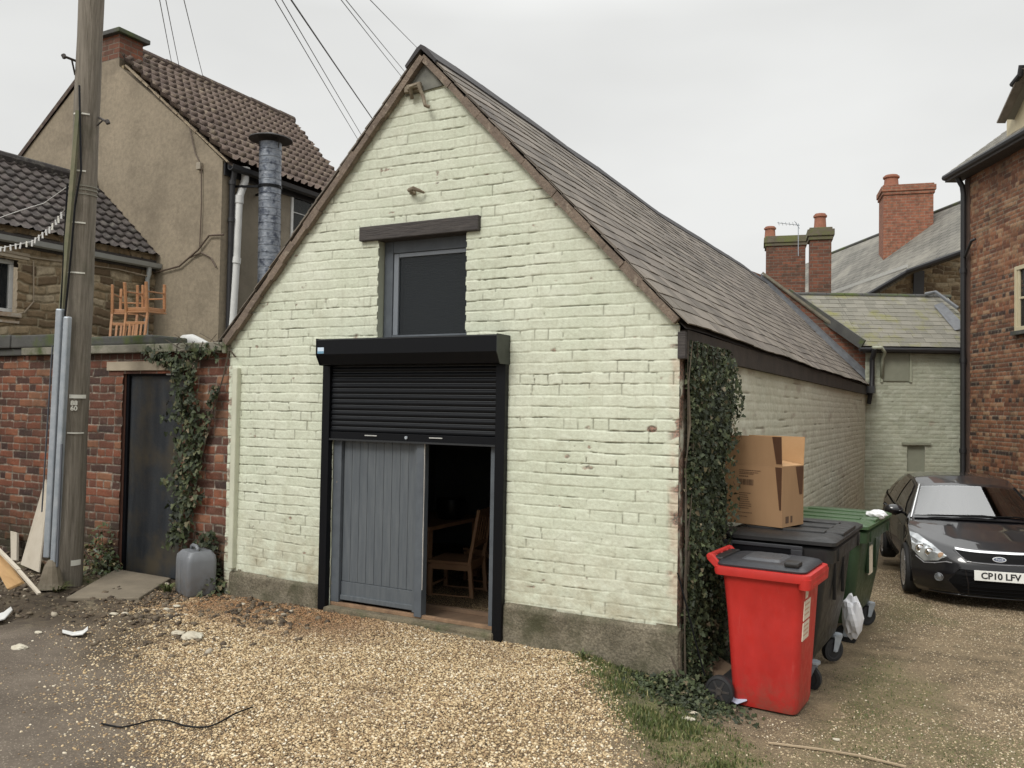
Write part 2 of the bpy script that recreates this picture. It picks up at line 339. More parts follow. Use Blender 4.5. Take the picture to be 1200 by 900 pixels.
# ------------------------------------------------------------------ surface generators
def gsurf(name, O, U, V, S, T, hfun, mat, parent=None, keep=None, smooth=False):
    O = np.array(O, float); U = np.array(U, float); V = np.array(V, float); Nn = np.cross(U, V); Nn /= np.linalg.norm(Nn)
    SS, TT = np.meshgrid(S, T); h, at = hfun(SS, TT)
    P = O+SS[..., None]*U+TT[..., None]*V+h[..., None]*Nn
    ns = len(S); ntt = len(T); idx = np.arange(ns*ntt).reshape(ntt, ns)
    Q = np.stack([idx[:-1, :-1], idx[:-1, 1:], idx[1:, 1:], idx[1:, :-1]], -1)
    if keep is not None:
        cs = (SS[:-1, :-1]+SS[1:, 1:])/2; ct = (TT[:-1, :-1]+TT[1:, 1:])/2; Q = Q[keep(cs, ct)]
    Q = Q.reshape(-1, 4); us = np.unique(Q); rm = -np.ones(ns*ntt, int); rm[us] = np.arange(len(us))
    return npmesh(name, P.reshape(-1, 3)[us], rm[Q], mat, parent, smooth, {k: v.reshape(-1)[us] for k, v in at.items()})
def bricks(S, T, seed=0, L=.236, H=.081, wav=.010, jw=.006, soft=.010, relief=.007, hdr=4, tilt=.004, jit=.004):
    T2 = T+wav*(fbm(S*1.1, T*1.5, seed+1, 3)-.5)*2+jit*(vn(S*9, T*9, seed+2)-.5)
    row = np.floor(T2/H); ft = T2-row*H
    ish = (np.mod(row+seed, hdr) == 0) if hdr else np.zeros_like(row, bool)
    Lr = np.where(ish, L*.5, L)
    S2 = S+np.mod(row, 2)*Lr*.5+(hsh(row, 3, seed)-.5)*.05+jit*(vn(S*9+7, T*9, seed+3)-.5)*2
    col = np.floor(S2/Lr); fs = S2-col*Lr
    jj = (hsh(col, row, seed+5)-.5)*.02; fs = fs
    dt = np.minimum(ft, H-ft); ds = np.minimum(fs, Lr-fs)
    rag = (fbm(S*30, T*30, seed+4, 3)-.5)*.012
    d = np.minimum(dt, ds)+rag*.6
    r = hsh(col, row, seed+6); r2 = hsh(col, row, seed+7)
    h = relief*sst(jw*.3, jw+soft, d)+tilt*((r-.5)+(r2-.5)*(ft/H-.5)*1.2)
    mort = 1-sst(jw*.5, jw*.9+.002, d)
    return h, mort, r, dt, ds, row, col, ft
# ================================================================== GROUND
def gz(x, y):
    x = np.asarray(x, float); y = np.asarray(y, float)
    Lz = .125+.02*sst(-5, -8, x)+.035*(fbm(x*.9, y*.9, 3, 2)-.5)
    Rz = np.where(y > 0, -.10-.042*np.clip(y, 0, 15), -.10+.045*np.clip(-y, 0, 3))
    k = sst(-.75, .55, x+.12*np.clip(-y, 0, 2))
    return Lz*(1-k)+Rz*k
def gz1(x, y): return float(gz(np.array([x]), np.array([y]))[0])
def gridax(lo, flo, fhi, hi, st):
    a = list(np.arange(flo, fhi+st/2, st)); s = st; v = flo
    while v > lo: s *= 1.35; v -= s; a.insert(0, v)
    s = st; v = fhi
    while v < hi: s *= 1.35; v += s; a.append(v)
    return np.array(a)
def gravel_w(x, y):   # how much loose pale gravel lies here
    n = (fbm(x*1.3, y*1.3, 21, 4)-.5)
    # boundary with the tarmac on the left/front
    e1 = (x+4.35)*.56+(y+.42)*.80+.26; m1 = sst(-.34, .26, e1+n*.8)+.16*sst(-.95, -.2, e1+n*.9)*sst(.26, -.3, e1+n*.8)
    m1 = m1*sst(-.55, .3, (x+4.55)+n*.9)
    edge = sst(.22, -.14, x+.70-.70*np.clip(-y-.15, 0, 6)+n*.7)
    return np.clip(m1*edge, 0, 1)
def right_w(x, y):    # compacted drive on the right
    n = (fbm(x*.9, y*.7, 31, 4)-.5)
    a = sst(-.1, .9, x+.55*np.clip(-y, 0, 1)+n*.5)
    return a
def grass_w(x, y):
    n = fbm(x*1.8, y*1.8, 41, 4)
    strip = sst(.46, .1, np.abs((x+.02)*.70+(y+.42)*.72+.02))*sst(-.9, -.55, x)*sst(1.15, .6, x)*sst(-1.6, -1.0, y)
    wall = sst(.26, .05, np.abs(y+.13))*sst(-.85, -.6, x)*sst(.15, 0, x)*.8
    g = np.maximum(strip, wall)*sst(.26, .46, n)
    r = sst(.50, .66, fbm(x*1.1+5, y*.8, 43, 4))*sst(.75, 1.1, x)*.6
    b = sst(.50, .62, n)*sst(.32, .05, np.abs(x-1.12))*sst(-.1, .4, y)*sst(2.6, 1.6, y)*.7
    l = sst(.45, .6, n)*sst(.3, .1, np.abs(y+.25))*sst(-4.6, -5.1, x)*.7
    return np.clip(np.maximum.reduce([g, r, b, l]), 0, 1)
XS = gridax(-900, -8.2, 4.2, 900, .028); YS = gridax(-900, -4.2, 5.2, 1200, .028)
def ground_h(S, T):
    h = gz(S, T); gw = gravel_w(S, T); near = (np.abs(S) < 12) & (np.abs(T) < 12)
    mud = sst(-2.0, -3.0, S+.5*(fbm(S*1.5, T*1.5, 9, 3)-.5))*sst(-2.0, -1.35, T+.8*(fbm(S*1.2, T*1.2, 10, 3)-.5))*(1-.7*gw)
    h = h+np.where(near, (fbm(S*6, T*6, 5, 4)-.5)*(.012+.09*mud), 0)+gw*(fbm(S*2.2, T*2.2, 8, 3)-.5)*.035
    return h, dict(grav=gw, right=right_w(S, T), grass=grass_w(S, T), mud=mud)
def ground_mat():
    g = G('ground_soil'); gw = g.attr('grav'); rw = g.attr('right'); gr = g.attr('grass'); mu = g.attr('mud')
    # tarmac: grey brown with embedded grit
    v = g.voro(95, out='Color'); sep = g.n('ShaderNodeSeparateColor'); g.lk(v, sep.inputs[0])
    d = g.voro(95)
    tar = g.mix(g.rng(g.noise(1.6, 6, .7), .35, .65), L3(.098, .078, .060), L3(.165, .135, .105))
    spk = g.math('MULTIPLY', g.rng(sep.outputs[0], .62, .9), g.rng(d, .5, .2)); tar = g.mix(g.math('MULTIPLY', spk, .8), tar, L3(.36, .31, .24))
    tar = g.mix(g.rng(g.noise(60, 4, .7), .5, .8, 0, .5), tar, L3(.035, .028, .022))
    mud = g.mix(g.rng(g.noise(7, 6, .75), .35, .65), L3(.040, .030, .022), L3(.105, .082, .055))
    mud = g.mix(g.rng(g.noise(2.4, 5, .75), .55, .68, 0, .75), mud, L3(.25, .21, .14))
    c = g.mix(mu, tar, mud)
    # gravel bed
    d2 = g.voro(110); v2 = g.voro(110, out='Color'); s2 = g.n('ShaderNodeSeparateColor'); g.lk(v2, s2.inputs[0])
    gb = g.ramp(s2.outputs[0], [(0, L3(.13, .08, .042)), (.4, L3(.32, .215, .11)), (1, L3(.56, .42, .24))]); gb = g.mix(g.rng(d2, .35, .62), gb, L3(.04, .027, .018))
    c = g.mix(gw, c, gb)
    # compacted drive
    s3 = g.n('ShaderNodeSeparateColor'); v3 = g.voro(105, out='Color'); g.lk(v3, s3.inputs[0]); d3 = g.voro(105)
    rb = g.mix(g.rng(g.noise(2.6, 6, .75), .38, .62), L3(.11, .083, .052), L3(.26, .20, .125))
    rb = g.mix(g.math('MULTIPLY', g.rng(s3.outputs[0], .35, .6), g.rng(d3, .55, .3)), rb, g.mix(s3.outputs[1], L3(.22, .16, .09), L3(.46, .36, .22)))
    rb = g.mix(g.rng(g.noise(45, 4, .7), .5, .8, 0, .6), rb, L3(.04, .03, .02))
    c = g.mix(rw, c, rb)
    gg = g.mix(g.rng(g.noise(30, 4, .7), .35, .65), L3(.065, .075, .022), L3(.16, .155, .06)); c = g.mix(g.math('MULTIPLY', gr, g.rng(g.noise(14, 5, .75), .35, .6, .1, .85)), c, gg)
    hb = g.math('SUBTRACT', g.noise(80, 5, .75), g.math('MULTIPLY', g.math('MAXIMUM', gw, rw), g.math('MULTIPLY', d2, 1.)))
    return g.fin(c, .88, g.bump(hb, .9, .010), 0, .3)
gr = gsurf('ground', (0, 0, 0), (1, 0, 0), (0, 1, 0), XS, YS, ground_h, ground_mat(), smooth=True); tag(gr, kind='structure')
# ------------------------------------------------------------------ loose stones
def stones(name, n, xr, yr, wfun, sz, mat, label, cat, seed, flat=.62, clear=None):
    rs = np.random.RandomState(seed); X = rs.uniform(*xr, n); Yy = rs.uniform(*yr, n)
    k = rs.rand(n) < wfun(X, Yy)
    k &= ~((Yy > -.02) & (X < .02) & (X > -9))
    if clear is not None: k &= clear(X, Yy)
    X = X[k]; Yy = Yy[k]; n = len(X)
    ph = (1+5**.5)/2; ico = np.array([(-1, ph, 0), (1, ph, 0), (-1, -ph, 0), (1, -ph, 0), (0, -1, ph), (0, 1, ph), (0, -1, -ph), (0, 1, -ph), (ph, 0, -1), (ph, 0, 1), (-ph, 0, -1), (-ph, 0, 1)])/1.9
    F = np.array([(0, 11, 5), (0, 5, 1), (0, 1, 7), (0, 7, 10), (0, 10, 11), (1, 5, 9), (5, 11, 4), (11, 10, 2), (10, 7, 6), (7, 1, 8), (3, 9, 4), (3, 4, 2), (3, 2, 6), (3, 6, 8), (3, 8, 9), (4, 9, 5), (2, 4, 11), (6, 2, 10), (8, 6, 7), (9, 8, 1)])
    s = sz[0]+(sz[1]-sz[0])*rs.rand(n)**3
    P = ico[None]*(1+.45*(rs.rand(n, 12, 1)-.5))*np.stack([s, s*rs.uniform(.6, .95, n), s*flat*rs.uniform(.6, 1.1, n)], -1)[:, None]
    a = rs.rand(n)*6.283; t = (rs.rand(n)-.5)*.9
    ca, sa, ct, st = np.cos(a), np.sin(a), np.cos(t), np.sin(t)
    x, y, z = P[..., 0], P[..., 1], P[..., 2]
    x, z = x*ct[:, None]+z*st[:, None], -x*st[:, None]+z*ct[:, None]
    x, y = x*ca[:, None]-y*sa[:, None], x*sa[:, None]+y*ca[:, None]
    h, _ = ground_h(X, Yy)
    V = np.stack([x+X[:, None], y+Yy[:, None], z+(h+s*.18)[:, None]], -1).reshape(-1, 3)
    Q = (F[None]+12*np.arange(n)[:, None, None]).reshape(-1, 3)
    o = npmesh(name, V, Q, mat); tag(o, label, cat, kind='stuff'); return o
def stone_col(name, stops, brown=False):
    g = G(name); c = g.ramp(g.island(), stops)
    if brown:
        p = g.pos(); band = g.math('MULTIPLY', g.rng(p[1], -1.0, -.45), g.rng(p[0], -1.9, -2.6))
        k = g.math('MULTIPLY', band, g.rng(g.noise(3.5, 5, .7), .3, .5)); c = g.mix(g.math('MULTIPLY', k, .82), c, g.mix(g.island(), L3(.10, .042, .018), L3(.36, .18, .075)))
        k2 = g.rng(g.noise(1.8, 6, .75), .52, .68, 0, .6); c = g.mix(k2, c, L3(.24, .17, .11))
    c = g.mix(g.rng(g.noise(90, 3, .6), .45, .75, 0, .45), c, L3(.16, .10, .055))
    return g.fin(c, .75, None, 0, .35)
m_gravel = stone_col('pea_gravel', [(0, L3(.15, .095, .055)), (.18, L3(.32, .22, .12)), (.5, L3(.52, .39, .22)), (.85, L3(.66, .54, .35)), (1, L3(.76, .70, .57))], True)
m_gravel_r = stone_col('drive_gravel', [(0, L3(.12, .085, .055)), (.45, L3(.32, .24, .15)), (.85, L3(.54, .44, .29)), (1, L3(.70, .63, .50))])
notbin = lambda X, Y: ~((X > .0) & (X < .95) & (Y > .0) & (Y < 4))
stones('pale_gravel', 230000, (-5., 1.), (-3.9, 0.), gravel_w, (.0036, .0118), m_gravel, 'loose pale buff and brown gravel in front of the painted barn', 'gravel', 1)
def rwf(x, y): return np.clip(right_w(x, y)*(.20+.40*sst(.5, .66, fbm(x*.8+3, y*.6, 52, 3))+.9*sst(.62, .25, np.abs((x-2.25)+.12*(y-1)))*sst(2.6, 1.2, y)+.45*sst(2.6, 4., y))*(1-.5*grass_w(x, y)), 0, 1)
stones('drive_gravel', 120000, (-.2, 3.4), (-1.6, 8.), rwf, (.004, .0095), m_gravel_r, 'trodden gravel and grit of the drive beside the bins and the car', 'gravel', 2, clear=notbin)
stones('tarmac_grit', 15000, (-8., 0), (-4.2, -.1), lambda x, y: np.clip(.35*(1-gravel_w(x, y))*(.3+sst(.45, .65, fbm(x*2, y*2, 61, 3))), 0, 1), (.004, .011), m_gravel_r, 'loose grit and chippings scattered on the grey brown tarmac', 'grit', 3)
# rubble and mud clods by the left wall
m_clod = stone_col('clods', [(0, L3(.03, .024, .018)), (.6, L3(.09, .068, .046)), (.93, L3(.16, .13, .09)), (1, L3(.5, .45, .36))])
stones('mud_clods', 16000, (-8., -2.2), (-1.9, .0), lambda x, y: sst(-2.3, -4.2, x)*sst(-1.85, -.9, y)*(.2+sst(.5, .65, fbm(x*2, y*2, 71, 3))), (.005, .034), m_clod, 'dark mud clods, stones and crumbs along the foot of the brick wall', 'rubble', 4)
# grass blades
def blades(name, n, xr, yr, wf, hh, mat, label, cat, seed, wd=.0035, lean=.6, kind='stuff'):
    rs = np.random.RandomState(seed); X = rs.uniform(*xr, n); Yy = rs.uniform(*yr, n); k = rs.rand(n) < wf(X, Yy)
    k &= ~((Yy > -.015) & (X < .03)); X = X[k]; Yy = Yy[k]; n = len(X)
    Hh = rs.uniform(*hh, n)*(.6+.8*wf(X, Yy)); a = rs.rand(n)*6.283; l = rs.rand(n)*lean*Hh; b = rs.rand(n)*6.283
    z0, _ = ground_h(X, Yy); z0 = z0-.004; w_ = wd*rs.uniform(.6, 1.3, n)
    dx, dy = np.cos(a)*w_, np.sin(a)*w_; lx, ly = np.cos(b)*l, np.sin(b)*l
    V = np.stack([np.stack([X-dx, Yy-dy, z0], -1), np.stack([X+dx, Yy+dy, z0], -1), np.stack([X+dx*.8+lx*.35, Yy+dy*.8+ly*.35, z0+Hh*.6], -1), np.stack([X-dx*.8+lx*.35, Yy-dy*.8+ly*.35, z0+Hh*.6], -1), np.stack([X+lx, Yy+ly, z0+Hh*.95], -1)], 1).reshape(-1, 3)
    b5 = 5*np.arange(n)[:, None]; Q = np.concatenate([b5+np.array([[0, 1, 2]]), b5+np.array([[0, 2, 3]]), b5+np.array([[3, 2, 4]])])
    o = npmesh(name, V, Q, mat); tag(o, label, cat, kind=kind); return o
m_grass = (lambda g: g.fin(g.ramp(g.island(), [(0, L3(.035, .05, .014)), (.5, L3(.085, .115, .03)), (.85, L3(.15, .17, .06)), (1, L3(.30, .26, .12))]), .6))(G('grass'))
blades('grass', 170000, (-1.2, 2.1), (-1.9, 2.4), lambda x, y: grass_w(x, y)*(1-.86*sst(.55, .95, x))*sst(2.1, 1.1, x+.5*(fbm(x*3, y*3, 46, 3)-.5))*(.25+.75*sst(.36, .58, fbm(x*7, y*7, 45, 3))), (.008, .036), m_grass, 'short thin grass growing along the plinth and beside the bins', 'grass', 5)
blades('mossy_grass', 45000, (.9, 3.), (-.8, 5.), lambda x, y: grass_w(x, y)*.9, (.004, .012), m_grass, 'low mossy grass greening the trodden drive in front of the car', 'grass', 6)
# ================================================================== PAINTED BARN
BX, BL, EZ = -4.215, 13.0, 2.42
RX, RZ = -2.12, 4.70                       # ridge
def gab(x): return np.where(x > RX, RZ-(x-RX)*1.046-.05, RZ-(RX-x)*1.06-.05)
barn = thing('painted_barn', 'low brick barn painted pale green with a steep slate roof and a half-open black shutter', 'barn', (-2.1, 0, .1))
DX0, DX1, DZ0, DZ1 = -2.985, -1.40, .17, 2.25
WX0, WX1, WZ0, WZ1 = -2.555, -1.705, 2.38, 3.21
def facade_h(S, T):
    X = S+BX; h, mo, r, dt, ds, row, col, ft = bricks(S, T, 3, relief=.0034, wav=.014, jit=.008, jw=.003, soft=.007, tilt=.0045)
    cn_ = vn(S*2.6, row*3.1, 77); thin = fbm(S*5, T*5, 78, 3)
    up = sst(.3, 2.6, T)
    cr_ = sst(.0052, .0018, dt+(vn(S*40, T*40, 79)-.5)*.005)*(.22*sst(.25, .5, thin)+.78*sst(.60, .74, cn_*.75+thin*.35-.12*(T < 1.0)))
    crv = sst(.005, .002, ds+(vn(S*40, T*40, 80)-.5)*.004)*sst(.72, .8, hsh(col, row, 81))*(T < 2.6)*.9+sst(.005, .002, ds)*sst(.8, .86, hsh(col, row, 82))*.8
    ck = np.clip(np.maximum(cr_, crv*.8), 0, 1)*sst(.32, .5, fbm(S*12, T*12, 83, 3)+.03)
    rough = (fbm(S*14, T*14, 84, 4)-.5)+.7*(fbm(S*5, T*9, 184, 4)-.5); big = fbm(S*2, T*2, 85, 3)-.5
    low = sst(1.9, .5, T); h = h*(1-.62*low)+rough*(.004+.007*low)+big*.012*1
    # heavy paint drips and torn joints low on the wall
    ch = sst(.80, .86, fbm(S*9+3, T*14, 86, 4))*.8
    re = sst(-.10, -.02, X)*sst(.50, .62, fbm(S*9, T*16, 87, 4)+.1*sst(-.04, 0, X))*(T < 2.3); ch = np.clip(np.maximum(ch, re*.95*sst(.4, .6, vn(S*3, T*9, 88))), 0, 1)
    le = sst(-4.09, -4.2, X)*sst(.52, .66, fbm(S*11, T*14, 89, 4)); ch = np.maximum(ch, le*.8)
    spot = np.exp(-(((X+.19)/.045)**2+((T-1.72)/.03)**2)); ch = np.maximum(ch, sst(.4, .6, spot+(thin-.5)*.6))
    h = h-ck*.009-ch*.004
    edge = sst(-.085, -.03, X+(vn(S*20, T*20, 90)-.5)*.04)*(T < 2.2)*(.15+.6*sst(.38, .6, fbm(S*6, T*9, 91, 4)))
    return h, dict(crack=ck, chip=ch, rnd=r, edge=edge)
def fkeep(S, T):
    X = S+BX; a = (X > DX0) & (X < DX1) & (T < DZ1); b = (X > WX0+.006*np.sin(T*60)) & (X < WX1+.006*np.sin(T*55)) & (T > WZ0) & (T < WZ1)
    return (T < gab(X)) & ~a & ~b & (T > .02)
gsurf('front_wall', (BX, 0, 0), (1, 0, 0), (0, 0, 1), np.arange(0, -BX+.004, .0085), np.arange(0, RZ, .0052), facade_h, m_paint, barn, fkeep)
# side wall towards the drive
def side_h(S, T):
    h, mo, r, dt, ds, row, col, ft = bricks(S, T, 6, relief=.0038, wav=.009, soft=.012, tilt=.003)
    cn_ = vn(S*1.5, row*3.1, 97); ck = sst(.006, .002, dt)*sst(.74, .84, cn_)*.8
    ch = sst(.68, .78, fbm(S*2.5, T*7, 98, 4)); red = sst(.20, .10, S+(vn(S*5, T*8, 99)-.5)*.10)*sst(.40, .52, fbm(S*14, T*9, 199, 4)+.05)
    ch = np.maximum(ch*.35, red)
    h = h+(fbm(S*8, T*8, 93, 4)-.5)*.012+(fbm(S*.7, T*.7, 94, 3)-.5)*.05*sst(0, 1, S)-ck*.012
    return h, dict(crack=ck, chip=ch, rnd=r, edge=S*0)
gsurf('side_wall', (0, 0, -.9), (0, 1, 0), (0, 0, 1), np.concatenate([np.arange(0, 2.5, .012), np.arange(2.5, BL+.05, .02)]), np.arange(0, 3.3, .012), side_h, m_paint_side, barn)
b = MB(); b.box(BX, BX+.02, .05, BL, -.2, 2.45); b.box(BX, 0, BL-.02, BL, -.9, 2.4); b.out('rear_wall', m_paint_side, barn)
# room behind the door
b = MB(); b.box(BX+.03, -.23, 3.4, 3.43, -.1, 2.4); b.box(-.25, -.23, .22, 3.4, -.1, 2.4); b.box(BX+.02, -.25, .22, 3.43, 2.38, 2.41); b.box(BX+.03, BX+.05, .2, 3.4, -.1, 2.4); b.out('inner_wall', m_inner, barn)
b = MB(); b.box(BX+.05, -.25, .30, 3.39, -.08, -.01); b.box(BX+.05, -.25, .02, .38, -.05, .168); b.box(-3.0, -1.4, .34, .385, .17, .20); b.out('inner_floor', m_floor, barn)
b = MB()
b.box(-1.395, -1.25, .012, .22, DZ0, DZ1); b.box(-3.14, DX0-.005, .012, .22, DZ0, DZ1); b.box(-3.14, -1.25, .012, .22, 2.215, 2.36)
b.box(WX1+.004, WX1+.2, .012, .22, WZ0-.02, WZ1+.15); b.box(WX0-.2, WX0-.008, .012, .22, WZ0-.02, WZ1+.15); b.box(WX0-.2, WX1+.2, .012, .22, WZ1+.002, WZ1+.25)
b.out('opening_reveal', plain('reveal_paint', L3(.40, .42, .33), .75), barn)
# concrete plinth, three lengths
def plinth(x0, x1, zt0, zt1, nm='plinth', proud=.03):
    def hf(S, T):
        h = (fbm(S*5, T*5, 61, 4)-.5)*.03+proud*sst(0, .03, (zt0+(zt1-zt0)*S/(x1-x0))-T)
        h = h-.02*sst(.02, 0, np.minimum(S, (x1-x0)-S)); return h, {}
    top = lambda S: zt0+(zt1-zt0)*S/(x1-x0)+(fbm(S*4, S*0, 62, 3)-.5)*.04
    gsurf(nm, (x0, -.008, 0), (1, 0, 0), (0, 0, 1), np.arange(0, x1-x0+.01, .014), np.arange(-.3, .46, .014), hf, m_concrete, barn, lambda S, T: T < top(S))
plinth(-4.14, -3.085, .345, .335); plinth(-1.33, .03, .40, .385)
def pl_side(S, T): return (fbm(S*5, T*5, 63, 4)-.5)*.03+.02, {}
gsurf('plinth', (.008, -.035, -.75), (0, 1, 0), (0, 0, 1), np.arange(0, 1.2, .02), np.arange(0, 1.22, .02), pl_side, m_concrete, barn, lambda S, T: T < 1.13-.25*S)
# slates
def slates(name, O, U, V, lu, lv, wdt, gauge, mat, parent, sag=None, seed=1, th=.006, over=1.0, clip=None):
    O = Vector(O); U = Vector(U).normalized(); V = Vector(V).normalized(); Nn = U.cross(V); rs = random.Random(seed); mb = MB()
    nr = int(math.ceil(lv/gauge))
    for r in range(nr):
        x = -rs.random()*wdt
        while x < lu:
            wq = wdt*rs.uniform(.82, 1.15); x0 = max(x, 0)+.0015; x1 = min(x+wq, lu)-.0015
            if x1-x0 > .02 and (clip is None or clip((x0+x1)/2, r*gauge)):
                j = rs.uniform(-.0035, .0035); t0 = r*gauge+j; t1 = min(r*gauge+gauge*2.05, lv+.02); lift = .014+rs.uniform(-.0015, .0025); ti = rs.uniform(-.0016, .0016)
                vs = []
                for (xx, tt, nn) in ((x0, t0, lift-ti), (x1, t0, lift+ti), (x1, t1, .002), (x0, t1, .002)):
                    for q in (0, th):
                        p = O+U*xx+V*tt+Nn*(nn+q)
                        if sag: p = p+Vector((0, 0, sag(xx, tt)))
                        vs.append(p)
                mb.add(vs, [(1, 3, 5, 7), (0, 6, 4, 2), (0, 2, 3, 1), (2, 4, 5, 3), (4, 6, 7, 5), (6, 0, 1, 7)])
            x += wq
    return mb.out(name, mat, parent)
sl_r = math.hypot(RX-.065, RZ-EZ)
def sag(u, v): return (-.06*math.exp(-((u-6)/2.7)**2)+.03*u/13)*(.25+.75*v/sl_r)+.006*math.sin(u*1.9)+.003*math.sin(u*4.1+v*2)
vr = Vector((RX-.065, 0, RZ-EZ)); vl = Vector((RX-(BX-.07), 0, RZ-2.395))
slates('roof_slates', (.065, -.07, EZ), (0, 1, 0), vr, 13.1, sl_r, .24, .150, m_slate, barn, sag, 3, .009)
slates('roof_slates', (BX-.07, 13.03, 2.395), (0, -1, 0), vl, 13.1, vl.length, .21, .125, m_slate, barn, lambda u, v: sag(13.1-u, v), 4)
b = MB()   # roof boarding that closes the roof below the slates
for (xe, ze) in ((.05, EZ-.004), (BX-.05, 2.40)):
    vs = []
    for i in range(27):
        y = -.05+13.05*i/26; vs += [(xe, y, ze-.012+sag(y+.05, 0)), (RX, y, RZ-.022+sag(y+.05, sl_r))]
    b.add(vs, [(2*i, 2*i+1, 2*i+3, 2*i+2) for i in range(26)])
b.out('roof_boarding', m_wood_dark, barn)
# ridge tiles
b = MB(); rr = random.Random(5)
for i in range(29):
    y0 = -.085+i*.455; y1 = y0+.45; z0 = RZ+.012+sag(y0, sl_r)+rr.uniform(-.003, .003); z1 = RZ+.012+sag(y1, sl_r)
    pr = [(-.15, -.122), (-.04, .002), (0, .025), (.04, .002), (.15, -.122), (.14, -.145), (0, -.01), (-.14, -.145)]
    vs = [(RX+p, y0, z0+q) for p, q in pr]+[(RX+p, y1, z1+q) for p, q in pr]; n = 8
    b.add(vs, [tuple(range(n)), tuple(range(n, 2*n))[::-1]]+[(k, (k+1) % n, n+(k+1) % n, n+k) for k in range(n)])
b.out('ridge_tiles', worn('ridge_clay', L3(.028, .027, .03), L3(.055, .05, .05), 6, .8), barn)
# verge boards: uneven strips under the slates
b = MB()
for (xa, za, xb, zb) in ((-.005, EZ+.048, RX, RZ-.040), (BX+.0, 2.415, RX, RZ-.040)):
    n = 16; pr = None
    for i in range(n):
        t0, t1 = i/n, (i+1)/n; jit = rr.uniform(-.006, .006)
        p = Vector((xa+(xb-xa)*t0, -.045+jit, za+(zb-za)*t0-.018+rr.uniform(-.004, .004))); q = Vector((xa+(xb-xa)*t1, -.045+jit, za+(zb-za)*t1-.018+rr.uniform(-.004, .004)))
        b.beam(p, q, .056+rr.uniform(-.012, .012), .05, (0, 1, 0))
b.out('verge', m_verge, barn)
# eaves board on the side wall; its dark colour includes the eave shade
b = MB(); b.box(.0, .048, .02, 12.9, 2.235, 2.40); b.out('eaves_board', worn('eaves_stain_shade', L3(.022, .018, .015), L3(.05, .038, .03), 5, .8, .5, 30, .006), barn)
b = MB(); b.box(-.010, .045, -.025, .10, 2.20, 2.385); b.out('eaves_bracket', m_wood_dark, barn, bevel=.006)
# hooks on the gable
def hook(x, z, big):
    b = MB()
    if big:
        b.beam((x-.09, -.07, z+.045), (x+.03, -.05, z+.065), .04, .04); b.tube([(x-.07, -.03, z-.03), (x-.04, -.10, z+.04), (x+.04, -.11, z+.045), (x+.07, -.08, z-.05), (x+.10, -.09, z-.13), (x+.13, -.07, z-.14)], [.016]*6, 8)
        b.box(x-.13, x+.02, -.06, -.0, z+.02, z+.07)
    else:
        b.tube([(x-.05, -.0, z), (x-.05, -.06, z+.005), (x+.01, -.09, z+.004), (x+.05, -.06, z-.01), (x+.07, -.02, z-.02)], [.014, .018, .02, .014, .01], 8); b.box(x-.07, x-.02, -.03, 0, z-.02, z+.025)
    b.out('hook_bracket', worn('rusty_bracket', L3(.30, .26, .19), L3(.11, .08, .055), 14, .85), barn, bevel=.004)
hook(-2.16, 4.36, True); hook(-2.17, 3.575, False)
b = MB(); b.prism([(RX-.19, 4.37), (RX+.17, 4.40), (RX+.02, 4.60), (RX-.02, 4.60)], 'y', -.018, .03); b.out('gable_infill', worn('gable_infill_grey', L3(.20, .20, .17), L3(.10, .10, .09), 8, .85), barn)
# painted-over pipe at the left corner
b = MB(); b.box(-4.125, -4.065, -.055, .012, .36, 2.17); b.out('cable_conduit', plain('conduit_paint', L3(.55, .56, .44), .6), barn, bevel=.012)
# wooden lintel over the loft window
b = MB(); b.box(-2.728, -1.582, -.045, .2, 3.208, 3.327); b.out('window_lintel', m_wood_dark, barn, bevel=.008)
# loft window
fr = MB(); y0 = .085
fr.box(WX0, WX0+.085, y0, y0+.06, WZ0, WZ1); fr.box(WX1-.035, WX1, y0, y0+.06, WZ0, WZ1); fr.box(WX0+.087, WX1-.037, y0, y0+.06, WZ1-.10, WZ1); fr.box(WX0+.087, WX1-.037, y0, y0+.06, WZ0, WZ0+.05)
wf = fr.out('loft_window', m_frame, barn, bevel=.004)
sb = MB(); sb.box(WX0+.088, WX0+.135, y0+.012, y0+.05, WZ0+.052, WZ1-.102); sb.box(WX0+.137, WX1-.038, y0+.012, y0+.05, WZ1-.135, WZ1-.102); sb.box(WX1-.055, WX1-.038, y0+.012, y0+.05, WZ0+.052, WZ1-.137); sb.out('window_sash', m_frame_light, wf, bevel=.003)
pn = MB(); pn.box(WX0+.136, WX1-.056, y0+.030, y0+.034, WZ0+.052, WZ1-.136); pn.out('window_pane', m_glass, wf)
bl = MB()
for i in range(44): z = WZ0+.03+i*.0185; bl.box(WX0+.13, WX1-.05, y0+.10, y0+.112, z, z+.016)
bl.out('window_blind', m_blind, wf)
# dark attic box behind the window
b = MB(); b.box(WX0-.05, WX1+.05, .38, .40, WZ0-.1, WZ1+.1); b.out('attic_lining', m_black, barn)
